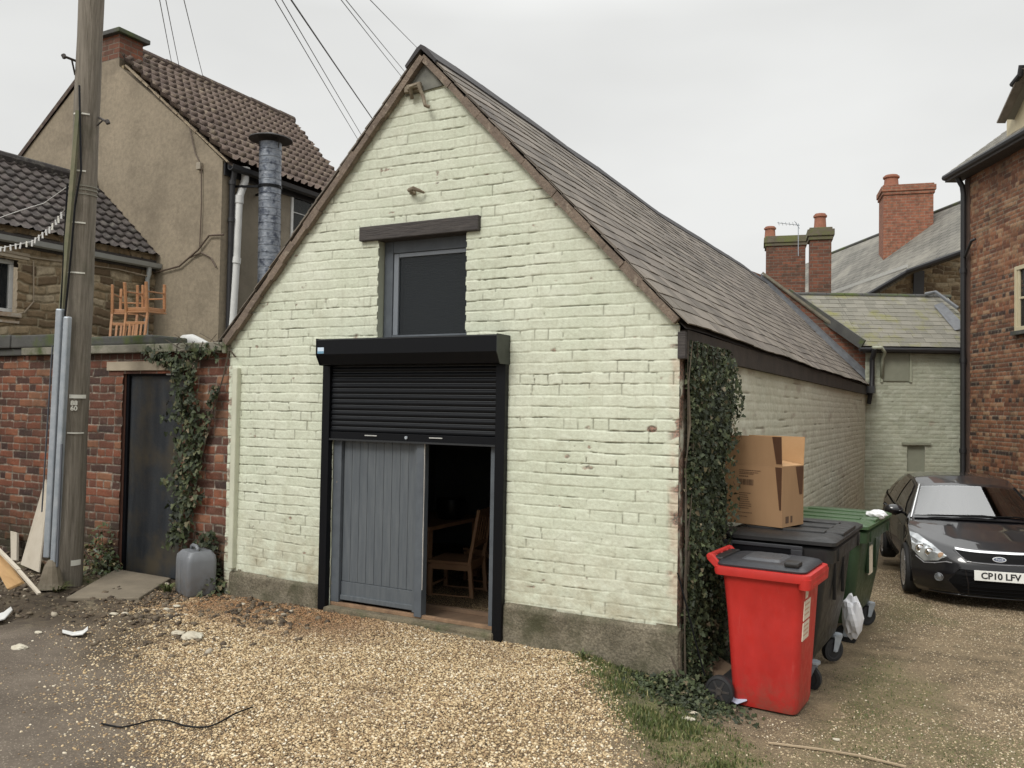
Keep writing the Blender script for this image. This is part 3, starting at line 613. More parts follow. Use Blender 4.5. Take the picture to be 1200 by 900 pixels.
# roller shutter
sh = MB(); X0, X1, DY = -3.012, -1.312, -.205
pr = [(-.0, 2.387), (DY, 2.387), (DY, 2.262), (DY+.05, 2.178), (0, 2.178)]
sh.prism([(y, z) for y, z in pr], 'x', X0, X1); shut = sh.out('roller_shutter', m_black, barn, bevel=.003)
b = MB(); b.prism([(.0, 2.392), (DY-.004, 2.392), (DY-.004, 2.255), (DY+.045, 2.172), (0, 2.172)], 'x', X1+.0005, X1+.006); b.out('shutter_end_plate', plain('dark_olive_metal', L3(.020, .024, .020), .4), shut); b = MB(); b.prism([(.0, 2.392), (DY-.004, 2.392), (DY-.004, 2.255), (DY+.045, 2.172), (0, 2.172)], 'x', X0-.006, X0-.0005); b.out('shutter_end_plate', m_black, shut)
b = MB(); b.box(X0+.0, X1, DY-.0025, DY, 2.376, 2.383); b.out('shutter_trim', m_blackline, shut)
b = MB(); b.box(-3.0, -2.935, DY-.003, DY-.0005, 2.268, 2.318); b.out('shutter_sticker', plain('sticker_pale_blue', L3(.62, .74, .86), .4), shut)
b = MB(); b.box(-3.0, -2.935, DY-.0045, DY-.0032, 2.268, 2.287); b.out('sticker_band', plain('sticker_blue', L3(.16, .32, .45), .4), shut)
for (x0, x1) in ((-3.068, -2.990), (-1.395, -1.315)):
    b = MB(); b.box(x0, x1, -.058, .0, .135 if x0 < -2 else .10, 2.177, c=.004); b.out('guide_rail', m_black, shut)
def cur_h(S, T):
    k = np.mod(T, .0455)/.0455; h = .010*np.sin(np.pi*np.clip(k/.80, 0, 1))**.6; at = sst(.84, .87, k)*sst(1.0, .98, k)
    return h-.002*at, dict(line=at)
g = G('shutter_slats'); g.fin(g.mix(g.attr('line'), L3(.006, .007, .009), L3(.060, .064, .068)), .38, None, 0, .2)
CZ0, CZ1 = 1.625, 2.185
gsurf('shutter_curtain', (-2.989, -.022, CZ0), (1, 0, 0), (0, 0, 1), np.array([0, .4, .8, 1.2, 1.593]), np.arange(0, CZ1-CZ0, .0455/14), cur_h, g.m, shut, smooth=False)
b = MB(); b.box(-2.989, -1.396, -.040, -.016, 1.555, 1.624, c=.003); bs = b.out('shutter_bottom_rail', m_black, shut)
b = MB(); b.box(-2.992, -1.394, -.052, -.041, 1.553, 1.567); b.out('rail_lip', m_blackline, bs)
for xx in (-2.56, -1.93):
    b = MB(); b.box(xx-.06, xx+.06, -.049, -.0405, 1.598, 1.606); b.out('rail_handle', plain('steel_handle', L3(.45, .45, .43), .4), bs)
b = MB(); b.lathe([(.013, 0), (.013, .01)], 14, Matrix.Translation((-2.21, -.041, 1.596)) @ Matrix.Rotation(rad(90), 4, 'X')); b.out('rail_lock', m_galv, bs)
# door frame + leaves
b = MB(); b.box(-2.984, -2.90, .005, .10, .20, 1.95); b.box(-1.463, -1.402, .005, .14, .17, 2.2); b.box(-2.9, -1.463, .02, .12, 1.90, 2.2); b.out('door_frame', m_frame, barn, bevel=.005)
b = MB(); b.box(-2.990, -1.38, -.085, .14, .02, .172, c=.02); b.box(-2.6, -1.42, -.12, -.02, .0, .135, c=.02); th_ = b.out('doorstep', worn('step_stone', L3(.24, .20, .13), L3(.12, .10, .065), 8, .9, .9, 40, .01, dirt=L3(.06, .07, .03), dsc=5, fine=.4), barn)
b = MB(); b.box(-2.98, -1.40, .0, .04, .172, .20, c=.004); b.out('door_sill', worn('sill_wood', L3(.30, .19, .11), L3(.14, .085, .05), 10, .8, .6, 40), barn)
dl = MB(); xs = -2.895; i = 0; wd_ = .082
while xs < -2.17: x2 = min(xs+wd_, -2.165); dl.box(xs+.0012, x2-.0012, .040, .066, .375, 1.90, c=.0025); xs += wd_; i += 1
door = dl.out('door_leaf', m_grey_door, barn)
b = MB(); b.box(-2.895, -2.165, .034, .066, .255, .372, c=.003); b.box(-2.895, -2.165, .02, .036, .222, .262, c=.004); b.box(-2.163, -2.135, .012, .07, .21, 1.9, c=.003); b.out('door_rail', m_grey_door, door)
b = MB(); b.box(-2.128, -2.060, -.012, .062, .185, 1.9, c=.004); b.out('door_stile', m_frame, door)
b = MB(); b.prism([(-.006, .40), (-.008, .8), (-.005, 1.1), (-.008, 1.56), (.004, 1.56), (.006, 1.2), (.002, 1.1), (.004, .7), (.0, .40)], 'x', -2.0600, -2.0565); b.out('door_edge', m_door_edge, door)
# ================================================================== OUTHOUSE with the brick wall, left
oh = thing('brick_outhouse', 'old red brick outhouse with mossy flat top and dark steel door', 'outhouse', (-6, .1, .12))
OX0 = -8.78
def ohw(S, T):
    h, mo, r, dt, ds, row, col, ft = bricks(S, T+.01, 12, relief=.008, wav=.012, soft=.005, jw=.006, tilt=.009, jit=.010)
    h = h+(fbm(S*9, T*9, 121, 4)-.5)*.008; ero = sst(.62, .72, fbm(S*3, T*3, 122, 4)); h = h-ero*.008*(1-mo)
    return h, dict(mort=mo, rnd=np.clip(r+.25*(fbm(S*1.2, T*1.2, 123, 3)-.5)+.22*sst(3.2, 4.2, S)*sst(.9, 1.9, T), 0, 1))
def ohk(S, T): X = S+OX0; return ~((X > -5.70) & (X < -4.84) & (T < 2.12)) & (T < 2.325)
gsurf('brick_wall', (OX0, .03, 0), (1, 0, 0), (0, 0, 1), np.arange(0, -4.21-OX0, .009), np.arange(-.1, 2.33, .009), ohw, m_brick_l, oh, ohk)
b = MB(); b.box(OX0, -5.695, .05, .28, -.1, 2.30); b.box(-4.845, -4.22, .05, .28, -.1, 2.30); b.box(OX0, -4.22, .06, .28, 2.14, 2.30); b.box(OX0, OX0+.25, .28, 2.85, 0, 2.30); b.out('wall_core', plain('brick_core', L3(.13, .06, .04), .9), oh)
b = MB(); x = -7.26
for wq in (.95, 1.15, .9, .0): 
    if wq: b.box(x, x+wq-.006, -.055, .30, 2.325, 2.405, c=.008); x += wq
b.out('coping', m_coping, oh); 
b = MB(); b.box(OX0, -7.3, -.03, .32, 2.325, 2.40, c=.01)
b.box(OX0, -7.45, -.07, .42, 2.405, 2.55, c=.015); b.box(-7.442, -6.70, -.06, .42, 2.405, 2.54, c=.015); b.box(-6.692, -5.25, -.02, .42, 2.407, 2.50, c=.02)
b.out('upper_coping', m_darkstone, oh)
b = MB(); b.box(OX0, -4.23, .30, 2.84, 2.33, 2.42); b.out('flat_roof', m_darkstone, oh)
b = MB(); b.box(-5.93, -4.66, .002, .26, 2.152, 2.243, c=.006); b.out('door_lintel', m_lintel, oh)
b = MB(); b.box(-4.262, -4.212, -.055, .3, 2.30, 2.44, c=.01); b.out('coping_end', m_coping, oh)
b = MB(); b.box(-5.655, -4.86, .085, .12, .155, 2.10, c=.004); d2 = b.out('steel_door', m_old_door, oh)
b = MB(); b.box(-5.70, -5.655, .06, .14, .13, 2.12); b.box(-4.86, -4.835, .06, .14, .13, 2.12); b.box(-5.655, -4.86, .07, .13, 2.103, 2.15); b.out('door_frame', m_black, oh)
b = MB(); b.box(-5.10, -4.86, .04, .07, 2.108, 2.125); b.out('door_lip', m_white_pvc, oh)
b = MB(); b.add([(-5.69, .0, .142), (-4.93, .02, .132), (-4.56, -.62, .118), (-5.10, -.93, .118), (-5.69, .0, .19), (-4.93, .02, .18), (-4.56, -.62, .158), (-5.10, -.93, .155)], [(0, 1, 2, 3), (4, 5, 6, 7), (0, 1, 5, 4), (1, 2, 6, 5), (2, 3, 7, 6), (3, 0, 4, 7)])
tag(b.out('paving_slab', m_slab, None, bevel=.01), 'worn concrete slab lying as a doorstep before the dark steel door', 'slab')
# ------------------------------------------------------------------ stone cottage wing
WXF = -8.80
ct = thing('stone_cottage', 'low ironstone cottage wing with a dark grey pantile roof at the left edge', 'house', (WXF, 1.5, 0))
def stoneh(seed):
    def f(S, T):
        rowh = .115; T2 = T+.10*(fbm(S*1.9, T*2.2, seed, 3)-.5)*2; row = np.floor(T2/rowh+.25*vn(S*.7, T*0, seed+1)); ft = T2/rowh+.25*vn(S*.7, T*0, seed+1)-row
        L = .17+.20*hsh(row, 1, seed+2); S2 = S+hsh(row, 2, seed+3)*.4+.03*(vn(S*6, T*6, seed+4)-.5); col = np.floor(S2/L+.3*vn(S*2, row, seed+5)); fs = S2/L+.3*vn(S*2, row, seed+5)-col
        d = np.minimum(np.minimum(ft, 1-ft)*rowh, np.minimum(fs, 1-fs)*L)+(fbm(S*20, T*20, seed+6, 3)-.5)*.02
        return .022*sst(.0, .022, d)+.014*(hsh(col, row, seed+7)-.5)+(fbm(S*12, T*12, seed+8, 4)-.5)*.012, dict(mort=1-sst(.003, .011, d), rnd=hsh(col, row, seed+9))
    return f
wwin = lambda S, T: (S > .36) & (S < .81) & (T > 2.93) & (T < 3.60)
gsurf('stone_wall', (WXF, 0, 0), (0, 1, 0), (0, 0, 1), np.arange(-3.1, 2.9, .012), np.arange(-.1, 4.02, .012), stoneh(300), m_stone, ct, lambda S, T: ~wwin(S, T))
b = MB(); b.box(WXF-.25, WXF-.03, .36, .40, 2.9, 3.62); b.out('window_backing', m_black, ct); b = MB(); b.prism([(WXF-.0, -.1), (WXF-.0, 3.95), (-10.2, 5.15), (-11.5, 3.95), (-11.5, -.1)], 'y', -3.1, -3.0); b.out('end_wall', m_stone, ct)
b = MB(); b.box(WXF-.13, WXF-.07, .36, .81, 2.93, 2.985); b.box(WXF-.13, WXF-.07, .36, .81, 3.545, 3.60); b.box(WXF-.13, WXF-.07, .755, .81, 2.987, 3.543); b.box(WXF-.13, WXF-.07, .36, .41, 2.987, 3.543)
wf = b.out('window', m_white_pvc, ct, bevel=.004)
b = MB(); b.box(WXF-.11, WXF-.10, .412, .753, 2.987, 3.543); b.out('window_pane', m_glass, wf)
b = MB(); b.box(WXF-.35, WXF-.33, .3, .9, 2.9, 3.65); b.out('window_dark', m_black, wf)
b = MB(); b.box(WXF-.06, WXF+.05, .30, .86, 2.875, 2.925, c=.006); b.box(WXF-.02, WXF+.035, .32, .84, 2.80, 2.83); b.out('window_sill', worn('sill_paint', L3(.42, .40, .34), L3(.30, .2, .13), 10, .7), wf)
b = MB(); b.box(WXF-.02, WXF+.03, .1, .95, 3.62, 3.70); b.out('window_head', m_lintel, wf)
def tiles(per, gau, amp, step, skew=0):
    def f(S, T):
        row = np.floor(T/gau+1e-6); ft = T/gau-row; u = np.mod(S/per+.5*0*row, 1.); jit = (hsh(np.floor(S/per), row, 5)-.5)
        h = amp*np.cos(2*np.pi*u)*.5+amp*.25*np.cos(4*np.pi*u)+step*(1-ft)+.006*jit+.02*(fbm(S*.8, T*.8, 7, 2)-.5)
        return h, dict(rnd=hsh(np.floor(S/per), row, 9)*.7+.3*vn(S*.7, T*.7, 12), mort=sst(.10, .0, ft)*0+sst(.90, .99, ft)*.85)
    return f
def tile_axes(lu, lv, per, gau, k=8):
    S = np.arange(0, lu+per/k/2, per/k); T = []
    for r in range(int(lv/gau)+1): T += [r*gau+1e-4, r*gau+gau*.35, r*gau+gau*.7, r*gau+gau*.93, r*gau+gau*.999]
    return S, np.array([t for t in T if t <= lv+1e-3])
V_ = Vector((-10.22-(WXF+.09), 0, 5.22-3.99)); lv = V_.length; V_.normalize(); S_, T_ = tile_axes(6.12, lv, .155, .185)
gsurf('pantile_roof', (WXF+.10, -3.27, 3.985), (0, 1, 0), V_, S_, T_, tiles(.155, .185, .030, .030), m_tile_g, ct, smooth=False)
b = MB(); b.add([(WXF+.02, -3.25, 3.93), (WXF+.02, 2.84, 3.93), (-10.2, 2.84, 5.17), (-10.2, -3.25, 5.17), (-11.6, -3.25, 3.95), (-11.6, 2.84, 3.95)], [(0, 1, 2, 3), (3, 2, 5, 4)]); b.out('roof_boarding', m_wood_dark, ct)
b = MB(); b.tube([(-10.23, -3.25, 5.24), (-10.23, 2.8, 5.24)], .10, 10); b.out('ridge_tiles', m_tile_g, ct)
gt = MB(); gt.prism([(WXF+.05, 3.86), (WXF+.06, 3.81), (WXF+.10, 3.785), (WXF+.15, 3.80), (WXF+.175, 3.86), (WXF+.165, 3.86), (WXF+.145, 3.812), (WXF+.10, 3.797), (WXF+.068, 3.82), (WXF+.06, 3.86)], 'y', -3.25, 2.9)
gt.out('gutter', m_grey_pvc, ct); b = MB(); b.box(WXF+.0, WXF+.045, -3.2, 2.84, 3.76, 3.92); b.out('fascia', m_wood_dark, ct)
b = MB(); b.tube([(WXF+.10, 2.68, 3.80), (WXF+.10, 2.68, 3.70), (WXF+.07, 2.68, 3.62), (WXF+.07, 2.68, 2.42)], .034, 10); b.out('drainpipe', m_grey_pvc, ct, auto=40)
b = MB(); b.tube([(WXF+.03, 1.0, 3.62), (WXF+.03, 1.02, 3.1), (WXF+.035, .9, 2.95), (WXF+.03, .82, 2.92)], .009, 6); b.tube([(WXF+.03, -.4, 3.70), (WXF+.035, 1.0, 3.66), (WXF+.035, 2.2, 3.70), (WXF+.1, 2.7, 3.66)], .010, 6); b.out('wall_cable', plain('tan_cable', L3(.32, .26, .19), .6), ct)
# ------------------------------------------------------------------ rendered house
hs_ = thing('rendered_house', 'tall brown cement-rendered house with a ribbed tile roof and short brick chimney', 'house', (-10, 2.85, 0))
HX, HY, HE, HR = -7.46, 2.85, 5.25, 7.42; AX = -10.20
b = MB(); b.prism([(-12.9, 0), (HX, 0), (HX, HE), (-8.05, 5.74), (-9.725, 6.99), (-9.725, 7.12), (-10.35, 7.12), (-12.9, 5.35)], 'y', HY, HY+.3)
gw_ = b.out('gable_wall', m_render, hs_)
b = MB(); b.box(HX-.25, HX, HY+.3, 8.2, 0, HE); b.out('side_wall', worn('side_render', L3(.27, .235, .18), L3(.19, .165, .125), 1.3, .9, .5, 30, .008, dirt=L3(.12, .10, .075), dsc=1.6, dthr=(.5, .75)), hs_)
V_ = Vector((AX-(HX+.13), 0, HR+.10-(HE-.02))); lv = V_.length; V_.normalize(); S_, T_ = tile_axes(4.35, lv, .155, .27)
gsurf('tile_roof', (HX+.14, HY-.02, HE-.02), (0, 1, 0), V_, S_, T_, tiles(.155, .27, .052, .055), m_tile_b, hs_, lambda S, T: (S < 2.95+1.35*T/lv) & ~((S < .43) & (T > lv-.62)))
V2 = Vector((AX-(-13.1), 0, HR+.10-5.25)); 
b = MB(); b.add([(AX, HY+.6, HR+.07), (AX, 7.15, HR+.07), (-13.1, 7.15, 5.25), (-13.1, HY-.03, 5.25), (HX+.1, HY+.02, HE-.07), (HX+.1, 5.85, HE-.07), (-10.45, HY-.03, 7.16)], [(0, 1, 2, 3, 6), (0, 1, 5, 4)])
b.add([(-10.45, HY-.03, 7.08), (-13.1, HY-.03, 5.16), (-13.1, HY-.03, 5.25), (-10.45, HY-.03, 7.17)], [(0, 1, 2, 3)]); b.out('rear_roof', m_tile_b, hs_)
b = MB(); 
for i in range(10): y = HY+.46+i*.385; b.tube([(AX, y, HR+.13), (AX, y+.378, HR+.125)], .10+random.uniform(-.006, .006), 12)
b.out('ridge_tiles', m_tile_b, hs_)
b = MB(); rs_ = random.Random(3)
for i in range(17):
    t = i/22; p = Vector((HX+.12+(AX-HX-.12)*t, HY-.012, HE-.04+(HR-HE+.10)*t)); q = Vector((HX+.12+(AX-HX-.12)*(t+1/22), HY-.012, HE-.04+(HR-HE+.10)*(t+1/22)))
    b.beam(p, q, .022+rs_.uniform(-.01, .012), .03+rs_.uniform(-.02, .02), (0, 1, 0))
b.out('verge_mortar', worn('verge_mortar', L3(.34, .28, .19), L3(.16, .12, .085), 14, .9), hs_)
b = MB(); b.box(AX-.35, -9.735, HY+.004, HY+.42, 6.55, 7.50, c=.0); ch = b.out('chimney', m_ub_dark, hs_, uv=True)
b = MB(); b.box(AX-.40, -9.66, HY-.07, HY+.50, 7.50, 7.57, c=.012); b.out('chimney_cap', m_darkstone, ch)
b = MB(); b.beam((-9.71, HY+.04, 6.985), (-9.71, HY+.44, 6.985), .07, .05, (0, 0, 1)); b.beam((-9.69, HY+.47, 7.0), (-9.42, HY+.47, 6.80), .06, .10, (0, 1, 0)); b.out('chimney_flashing', worn('flashing_mortar', L3(.45, .36, .22), L3(.2, .16, .1), 12, .9), ch)
b = MB(); b.prism([(HX+.10, HE-.07), (HX+.105, HE-.13), (HX+.15, HE-.155), (HX+.2, HE-.13), (HX+.21, HE-.07), (HX+.2, HE-.07), (HX+.19, HE-.12), (HX+.15, HE-.14), (HX+.115, HE-.12), (HX+.11, HE-.07)], 'y', HY, 7.8); b.box(HX+.002, HX+.03, HY+.02, 7.8, HE-.2, HE-.03); b.out('gutter', m_black_pvc, hs_)
b = MB(); b.tube([(HX+.10, HY+.13, HE-.14), (HX+.06, HY+.13, HE-.30), (HX+.06, HY+.13, 2.4)], .04, 10); b.tube([(HX+.06, HY+.13, 4.40), (HX+.06, HY+.13, 4.46)], .05, 10); b.tube([(HX+.06, HY+.13, HE-.32), (HX+.06, HY+.13, HE-.26)], .05, 10); b.out('drainpipe', m_black_pvc, hs_, auto=40)
wp = [onX(288, 198, HX+.10), onX(287, 212, HX+.10), onX(280, 232, HX+.10), onX(277, 300, HX+.10), onX(271, 400, HX+.10)]
b = MB(); b.tube([wp[0], wp[1], wp[2], wp[3], wp[4]], .055, 12); b.tube([wp[0]+Vector((0, 0, .02)), wp[0]-Vector((0, 0, .06))], .062, 12); b.tube([wp[2]+Vector((0, 0, .03)), wp[2]-Vector((0, 0, .08))], .066, 12); b.tube([onX(277, 302, HX+.10), onX(276.3, 309, HX+.10)], .066, 12); b.out('soil_pipe', m_white_pvc, hs_, auto=35)
p0 = onX(341, 222, HX); p1 = onX(363, 283, HX)
b = MB(); y0, y1, z1, z0 = p0.y, p1.y+.06, 5.15, 4.2; b.box(HX-.02, HX+.02, y0, y0+.05, z0, z1); b.box(HX-.02, HX+.02, y1-.05, y1, z0, z1); b.box(HX-.02, HX+.02, y0+.05, y1-.05, z1-.05, z1); b.box(HX-.02, HX+.02, y0+.05, y1-.05, z0, z0+.05)
wf = b.out('window', m_white_pvc, hs_, bevel=.004); b = MB(); b.box(HX-.0, HX+.004, y0+.05, y1-.05, z0+.05, z1-.05); b.out("window_pane", m_glass, wf)
for zz0 in (4.82, 4.52): b = MB(); b.box(HX+.008, HX+.016, y0+.05, y1-.05, zz0, zz0+.012); b.out('glazing_bar', m_white_pvc, wf)
b = MB(); q = [onY(222, 150, HY-.03), onY(229, 180, HY-.03), onY(236, 195, HY-.03), onY(236, 240, HY-.03), onY(234, 290, HY-.03)]; b.tube(q, .008, 6)
q = [onY(180, 320, HY-.04), onY(210, 312, HY-.04), onY(232, 293, HY-.04), onY(245, 276, HY-.04), onY(262, 275, HY-.04)]; b.tube(q, .014, 6); q = [onY(222, 302, HY-.03), onY(236, 296, HY-.03), onY(247, 302, HY-.03), onY(253, 313, HY-.03)]; b.tube(q, .011, 6)
b.out('wall_cable', plain('dark_cable', L3(.10, .07, .05), .6), hs_); b = MB(); c = onY(234.5, 195, HY-.02); b.box(c.x-.04, c.x+.04, HY-.06, HY+.0, c.z-.05, c.z+.05, c=.008); b.out('junction_box', plain('junction_box', L3(.30, .26, .2), .6), hs_)
# ------------------------------------------------------------------ flue
FXc, FYc = -7.0, 3.52
c0 = onX(315, 330, FXc); c1 = onX(317, 168, FXc)
fl = thing('extractor_flue', 'patchy spiral steel extractor flue with a dark cone cap beside the rendered house', 'flue', (c0.x, c0.y, 2.42))
seg = []
prof = []; z = 2.42; r0 = .155
H_ = c1.z-2.42; n = 30
for i in range(n): za = H_*i/n; zb = H_*(i+.93)/n; prof += [(r0, za), (r0, zb), (r0+.006, zb+.004), (r0+.006, za+H_/n-.004)]
prof.append((r0, H_))
Mf = Matrix.Translation((c0.x, c0.y, 2.42)) @ Matrix.Rotation(math.atan2(c1.y-c0.y, c1.z-2.42)*0, 4, 'X')
lean = (c1-c0)/(c1.z-c0.z); Ms = Matrix(((1, 0, lean.x, 0), (0, 1, lean.y, 0), (0, 0, 1, 0), (0, 0, 0, 1)))
b = MB(); b.lathe(prof, 22, Matrix.Translation((c0.x-lean.x*(c0.z-2.42), c0.y-lean.y*(c0.z-2.42), 2.42)) @ Ms); b.out('duct', m_flue, fl, auto=30)
b = MB(); b.lathe([(.0, .10), (.05, .085), (.30, .0), (.305, -.015), (.29, -.012), (.04, .02)], 28, Matrix.Translation(c1+Vector((0, 0, .06))))
for a_ in (0, 2.1, 4.2): b.beam(c1+Vector((.15*math.cos(a_), .15*math.sin(a_), -.1)), c1+Vector((.17*math.cos(a_), .17*math.sin(a_), .1)), .02, .006)
b.out('cap', plain('cap_dark_metal', L3(.035, .032, .032), .6), fl, auto=40)
bz = onX(305, 216, FXc).z; b = MB(); b.beam((HX+.01, c1.y-.25, bz), (FXc-.1, c1.y-.1, bz), .03, .03); b.beam((HX+.01, c1.y+.2, bz-.02), (FXc-.1, c1.y+.1, bz-.02), .03, .03); b.lathe([(.163, -.02), (.168, -.02), (.168, .02), (.163, .02)], 20, Matrix.Translation((c0.x+lean.x*(bz-c0.z), c0.y+lean.y*(bz-c0.z), bz))); b.out('bracket', m_black, fl)
# white vent elbow on the flat roof
pp = [atD(211, 424, 9.15), atD(211, 414, 9.15), atD(213, 405, 9.13), atD(218, 400, 9.1), atD(225, 399, 9.05), atD(234, 402, 9.0), atD(244, 407, 8.95), atD(254, 412, 8.9)]
b = MB(); b.tube(pp, [.075, .077, .078, .076, .068, .055, .050, .048], 18)
v = b.out('vent_pipe', plain('dull_white_plastic', L3(.50, .50, .48), .5), None, smooth=True); tag(v, 'fat white plastic pipe elbow lying on the outhouse roof beside the barn verge', 'pipe')
b = MB(); b.tube([atD(183, 404, 9.7), atD(190, 405, 9.6), atD(197, 408, 9.5)], .035, 10); tag(b.out('pipe_offcut', plain('yellowed_plastic', L3(.55, .50, .38), .6), None, smooth=True), 'short yellowed pipe offcut lying next to the upturned wooden chairs', 'pipe')
# ------------------------------------------------------------------ wooden chairs
def chair(label, loc, rz, group, mat=m_orange_wood, flip=False, name='wooden_chair', tilt=0, sc_=1.):
    t = thing(name, label, 'chair', loc, rz, group); t.scale = (sc_, sc_, sc_); Wd, Dp, SH, BH = .42, .42, .45, .93
    M = Matrix.Identity(4)
    if flip: M = Matrix.Translation((0, 0, .66)) @ Matrix.Rotation(math.pi+tilt, 4, 'X') @ Matrix.Translation((0, 0, -SH+.16))
    def o(b, n): return b.out(n, mat, t, world=False, bevel=.004)
    for s in (-1, 1):
        b = MB(); b.beam((s*.19, -.19, 0), (s*.19, -.19, SH-.03), .036, .036, (0, 1, 0), M); o(b, 'leg')
        b = MB(); b.beam((s*.185, .23, 0), (s*.185, .19, SH), .036, .036, (0, 1, 0), M); b.beam((s*.185, .19, SH), (s*.18, .27, BH), .034, .03, (0, 1, 0), M); o(b, 'leg')
    b = MB(); b.box(-.21, .21, -.215, .20, SH-.02, SH+.005, M); o(b, 'seat')
    b = MB(); b.box(-.18, .18, -.20, -.18, SH-.075, SH-.022, M); b.box(-.18, .18, .17, .19, SH-.075, SH-.022, M); b.box(-.2, -.18, -.18, .18, SH-.075, SH-.022, M); b.box(.18, .2, -.18, .18, SH-.075, SH-.022, M); b.beam((-.19, -.19, .22), (.19, -.19, .22), .02, .02, M=M); b.beam((-.19, -.19, .14), (-.19, .21, .14), .02, .02, M=M); b.beam((.19, -.19, .14), (.19, .21, .14), .02, .02, M=M); o(b, 'stretcher')
    b = MB(); b.beam((-.18, .265, BH-.04), (.18, .265, BH-.04), .02, .07, (0, 0, 1), M); b.beam((-.18, .215, SH+.16), (.18, .215, SH+.16), .02, .045, (0, 0, 1), M)
    for x in (-.1, -.033, .033, .1): b.beam((x, .217, SH+.17), (x, .262, BH-.05), .032, .012, (0, 1, 0), M)
    o(b, 'backrest'); return t
cpos = onY(169, 405, .62)
chair('upturned pine chair standing legs-up on the outhouse roof, the right one of the pair', (cpos.x, .62, 2.45), rad(14), 'pine chairs upside down on the outhouse roof', flip=True, tilt=.04, sc_=.72)
cpos = onY(150, 405, .75)
chair('upturned pine chair seen side-on, the left one of the pair on the outhouse roof', (cpos.x, .75, 2.45), rad(35), 'pine chairs upside down on the outhouse roof', flip=True, tilt=-.03, sc_=.72)
m_dull = worn('interior_oak', L3(.30, .17, .09), L3(.22, .12, .065), 6, .6)
chair('slatted oak chair just inside the barn door, nearest the threshold', (-2.44, 1.15, -.008), rad(-80), 'oak chairs inside the barn', m_dull)
chair('slatted oak chair deeper inside the barn, behind the nearest chair', (-2.46, 1.85, -.008), rad(-92), 'oak chairs inside the barn', m_dull)
tb = thing('dining_table', 'plain oak dining table in the dark room inside the barn door', 'table', (-3.0, 1.4, -.008))
b = MB(); b.box(-3.75, -2.62, .95, 1.95, .70, .735, c=.004); b.out('tabletop', m_dull, tb)
for x, y in ((-3.7, 1.0), (-2.68, 1.0), (-3.7, 1.9), (-2.68, 1.9)): b = MB(); b.box(x-.035, x+.035, y-.035, y+.035, -.008, .698, c=.003); b.out('leg', m_dull, tb)
b = MB(); b.lathe([(.02, 0), (.13, .0), (.15, .05), (.16, .16), (.15, .2), (.02, .21)], 20, Matrix.Translation((-2.80, 1.6, .737))); tag(b.out('cooking_pot', m_black, None, auto=40), 'black pot standing on the oak table inside the barn', 'pot')
b = MB(); b.lathe([(.0, .0), (.08, .01), (.10, .04), (.0, .06)], 20, Matrix.Translation((-3.15, 3.36, 1.62)) @ Matrix.Rotation(rad(90), 4, 'X')); tag(b.out('wall_clock', m_black, None, auto=40), 'round black clock on the back wall inside the barn', 'clock')
# ------------------------------------------------------------------ utility pole
P0 = atD(80.5, 676, 7.85); P1 = atD(107, 0, 7.75); ax = (P1-P0).normalized(); P0 = P0-ax*.35; P2 = P0+ax*7.3
up = thing('utility_pole', 'weathered leaning timber utility pole with two galvanised cable guards', 'utility pole', (P0.x, P0.y, gz1(P0.x, P0.y)))
b = MB(); npt = 26; b.tube([P0+(P2-P0)*(i/npt)+Vector((math.sin(i*.7)*.003, 0, 0)) for i in range(npt+1)], [.119-.014*i/npt+.002*math.sin(i*1.9) for i in range(npt+1)], 20); po = b.out('pole', m_pole, up, smooth=True)
def onP(px, py, Z): return atD(px, py, Z)
def tri(pts, Z, w_, d_, nm, mat, par):
    b = MB()
    for (a, c) in zip(pts[:-1], pts[1:]): b.beam(atD(*a, Z), atD(*c, Z), w_, d_, CR)
    return b.out(nm, mat, par, bevel=.006)
g1 = MB(); A, B_ = atD(71, 362, 7.60), atD(56, 653, 7.68); g1.beam(A, B_, .058, .07, CF); g1.out('cable_guard', m_galv, up, bevel=.012)
g2 = MB(); A, B_ = atD(79.5, 371, 7.56), atD(63.5, 664, 7.62); g2.beam(A, B_, .05, .07, CF); g2.out('cable_guard', m_galv, up, bevel=.012)
b = MB(); b.beam(atD(72.5, 520, 7.52), atD(67, 664, 7.58), .012, .02, CF); b.beam(atD(61.5, 405, 7.6), atD(49, 600, 7.66), .004, .02, CF); b.out('guard_seam', plain('guard_shadow_gap', L3(.12, .13, .15), .6), up)
b = MB(); b.lathe([(.125, 0), (.10, .05), (.06, .20), (.03, .25)], 12, Matrix.Translation(atD(60, 686, 7.6)-Vector((0, 0, .02)))); b.out('guard_base', m_slab, up)
b = MB(); b.beam(atD(92, 130, 7.62), atD(72, 365, 7.64), .035, .04, CF); b.out('timber_batten', worn('mossy_batten', L3(.12, .13, .075), L3(.20, .18, .12), 8, .9), up)
b = MB(); b.tube([atD(93, 100, 7.6), atD(95, 200, 7.6), atD(88, 240, 7.6), atD(83, 300, 7.6), atD(76, 372, 7.6)], .009, 6); b.tube([atD(79, 215, 7.62), atD(73, 330, 7.62), atD(71, 365, 7.62)], .008, 6); b.out('pole_cable', m_black, up)
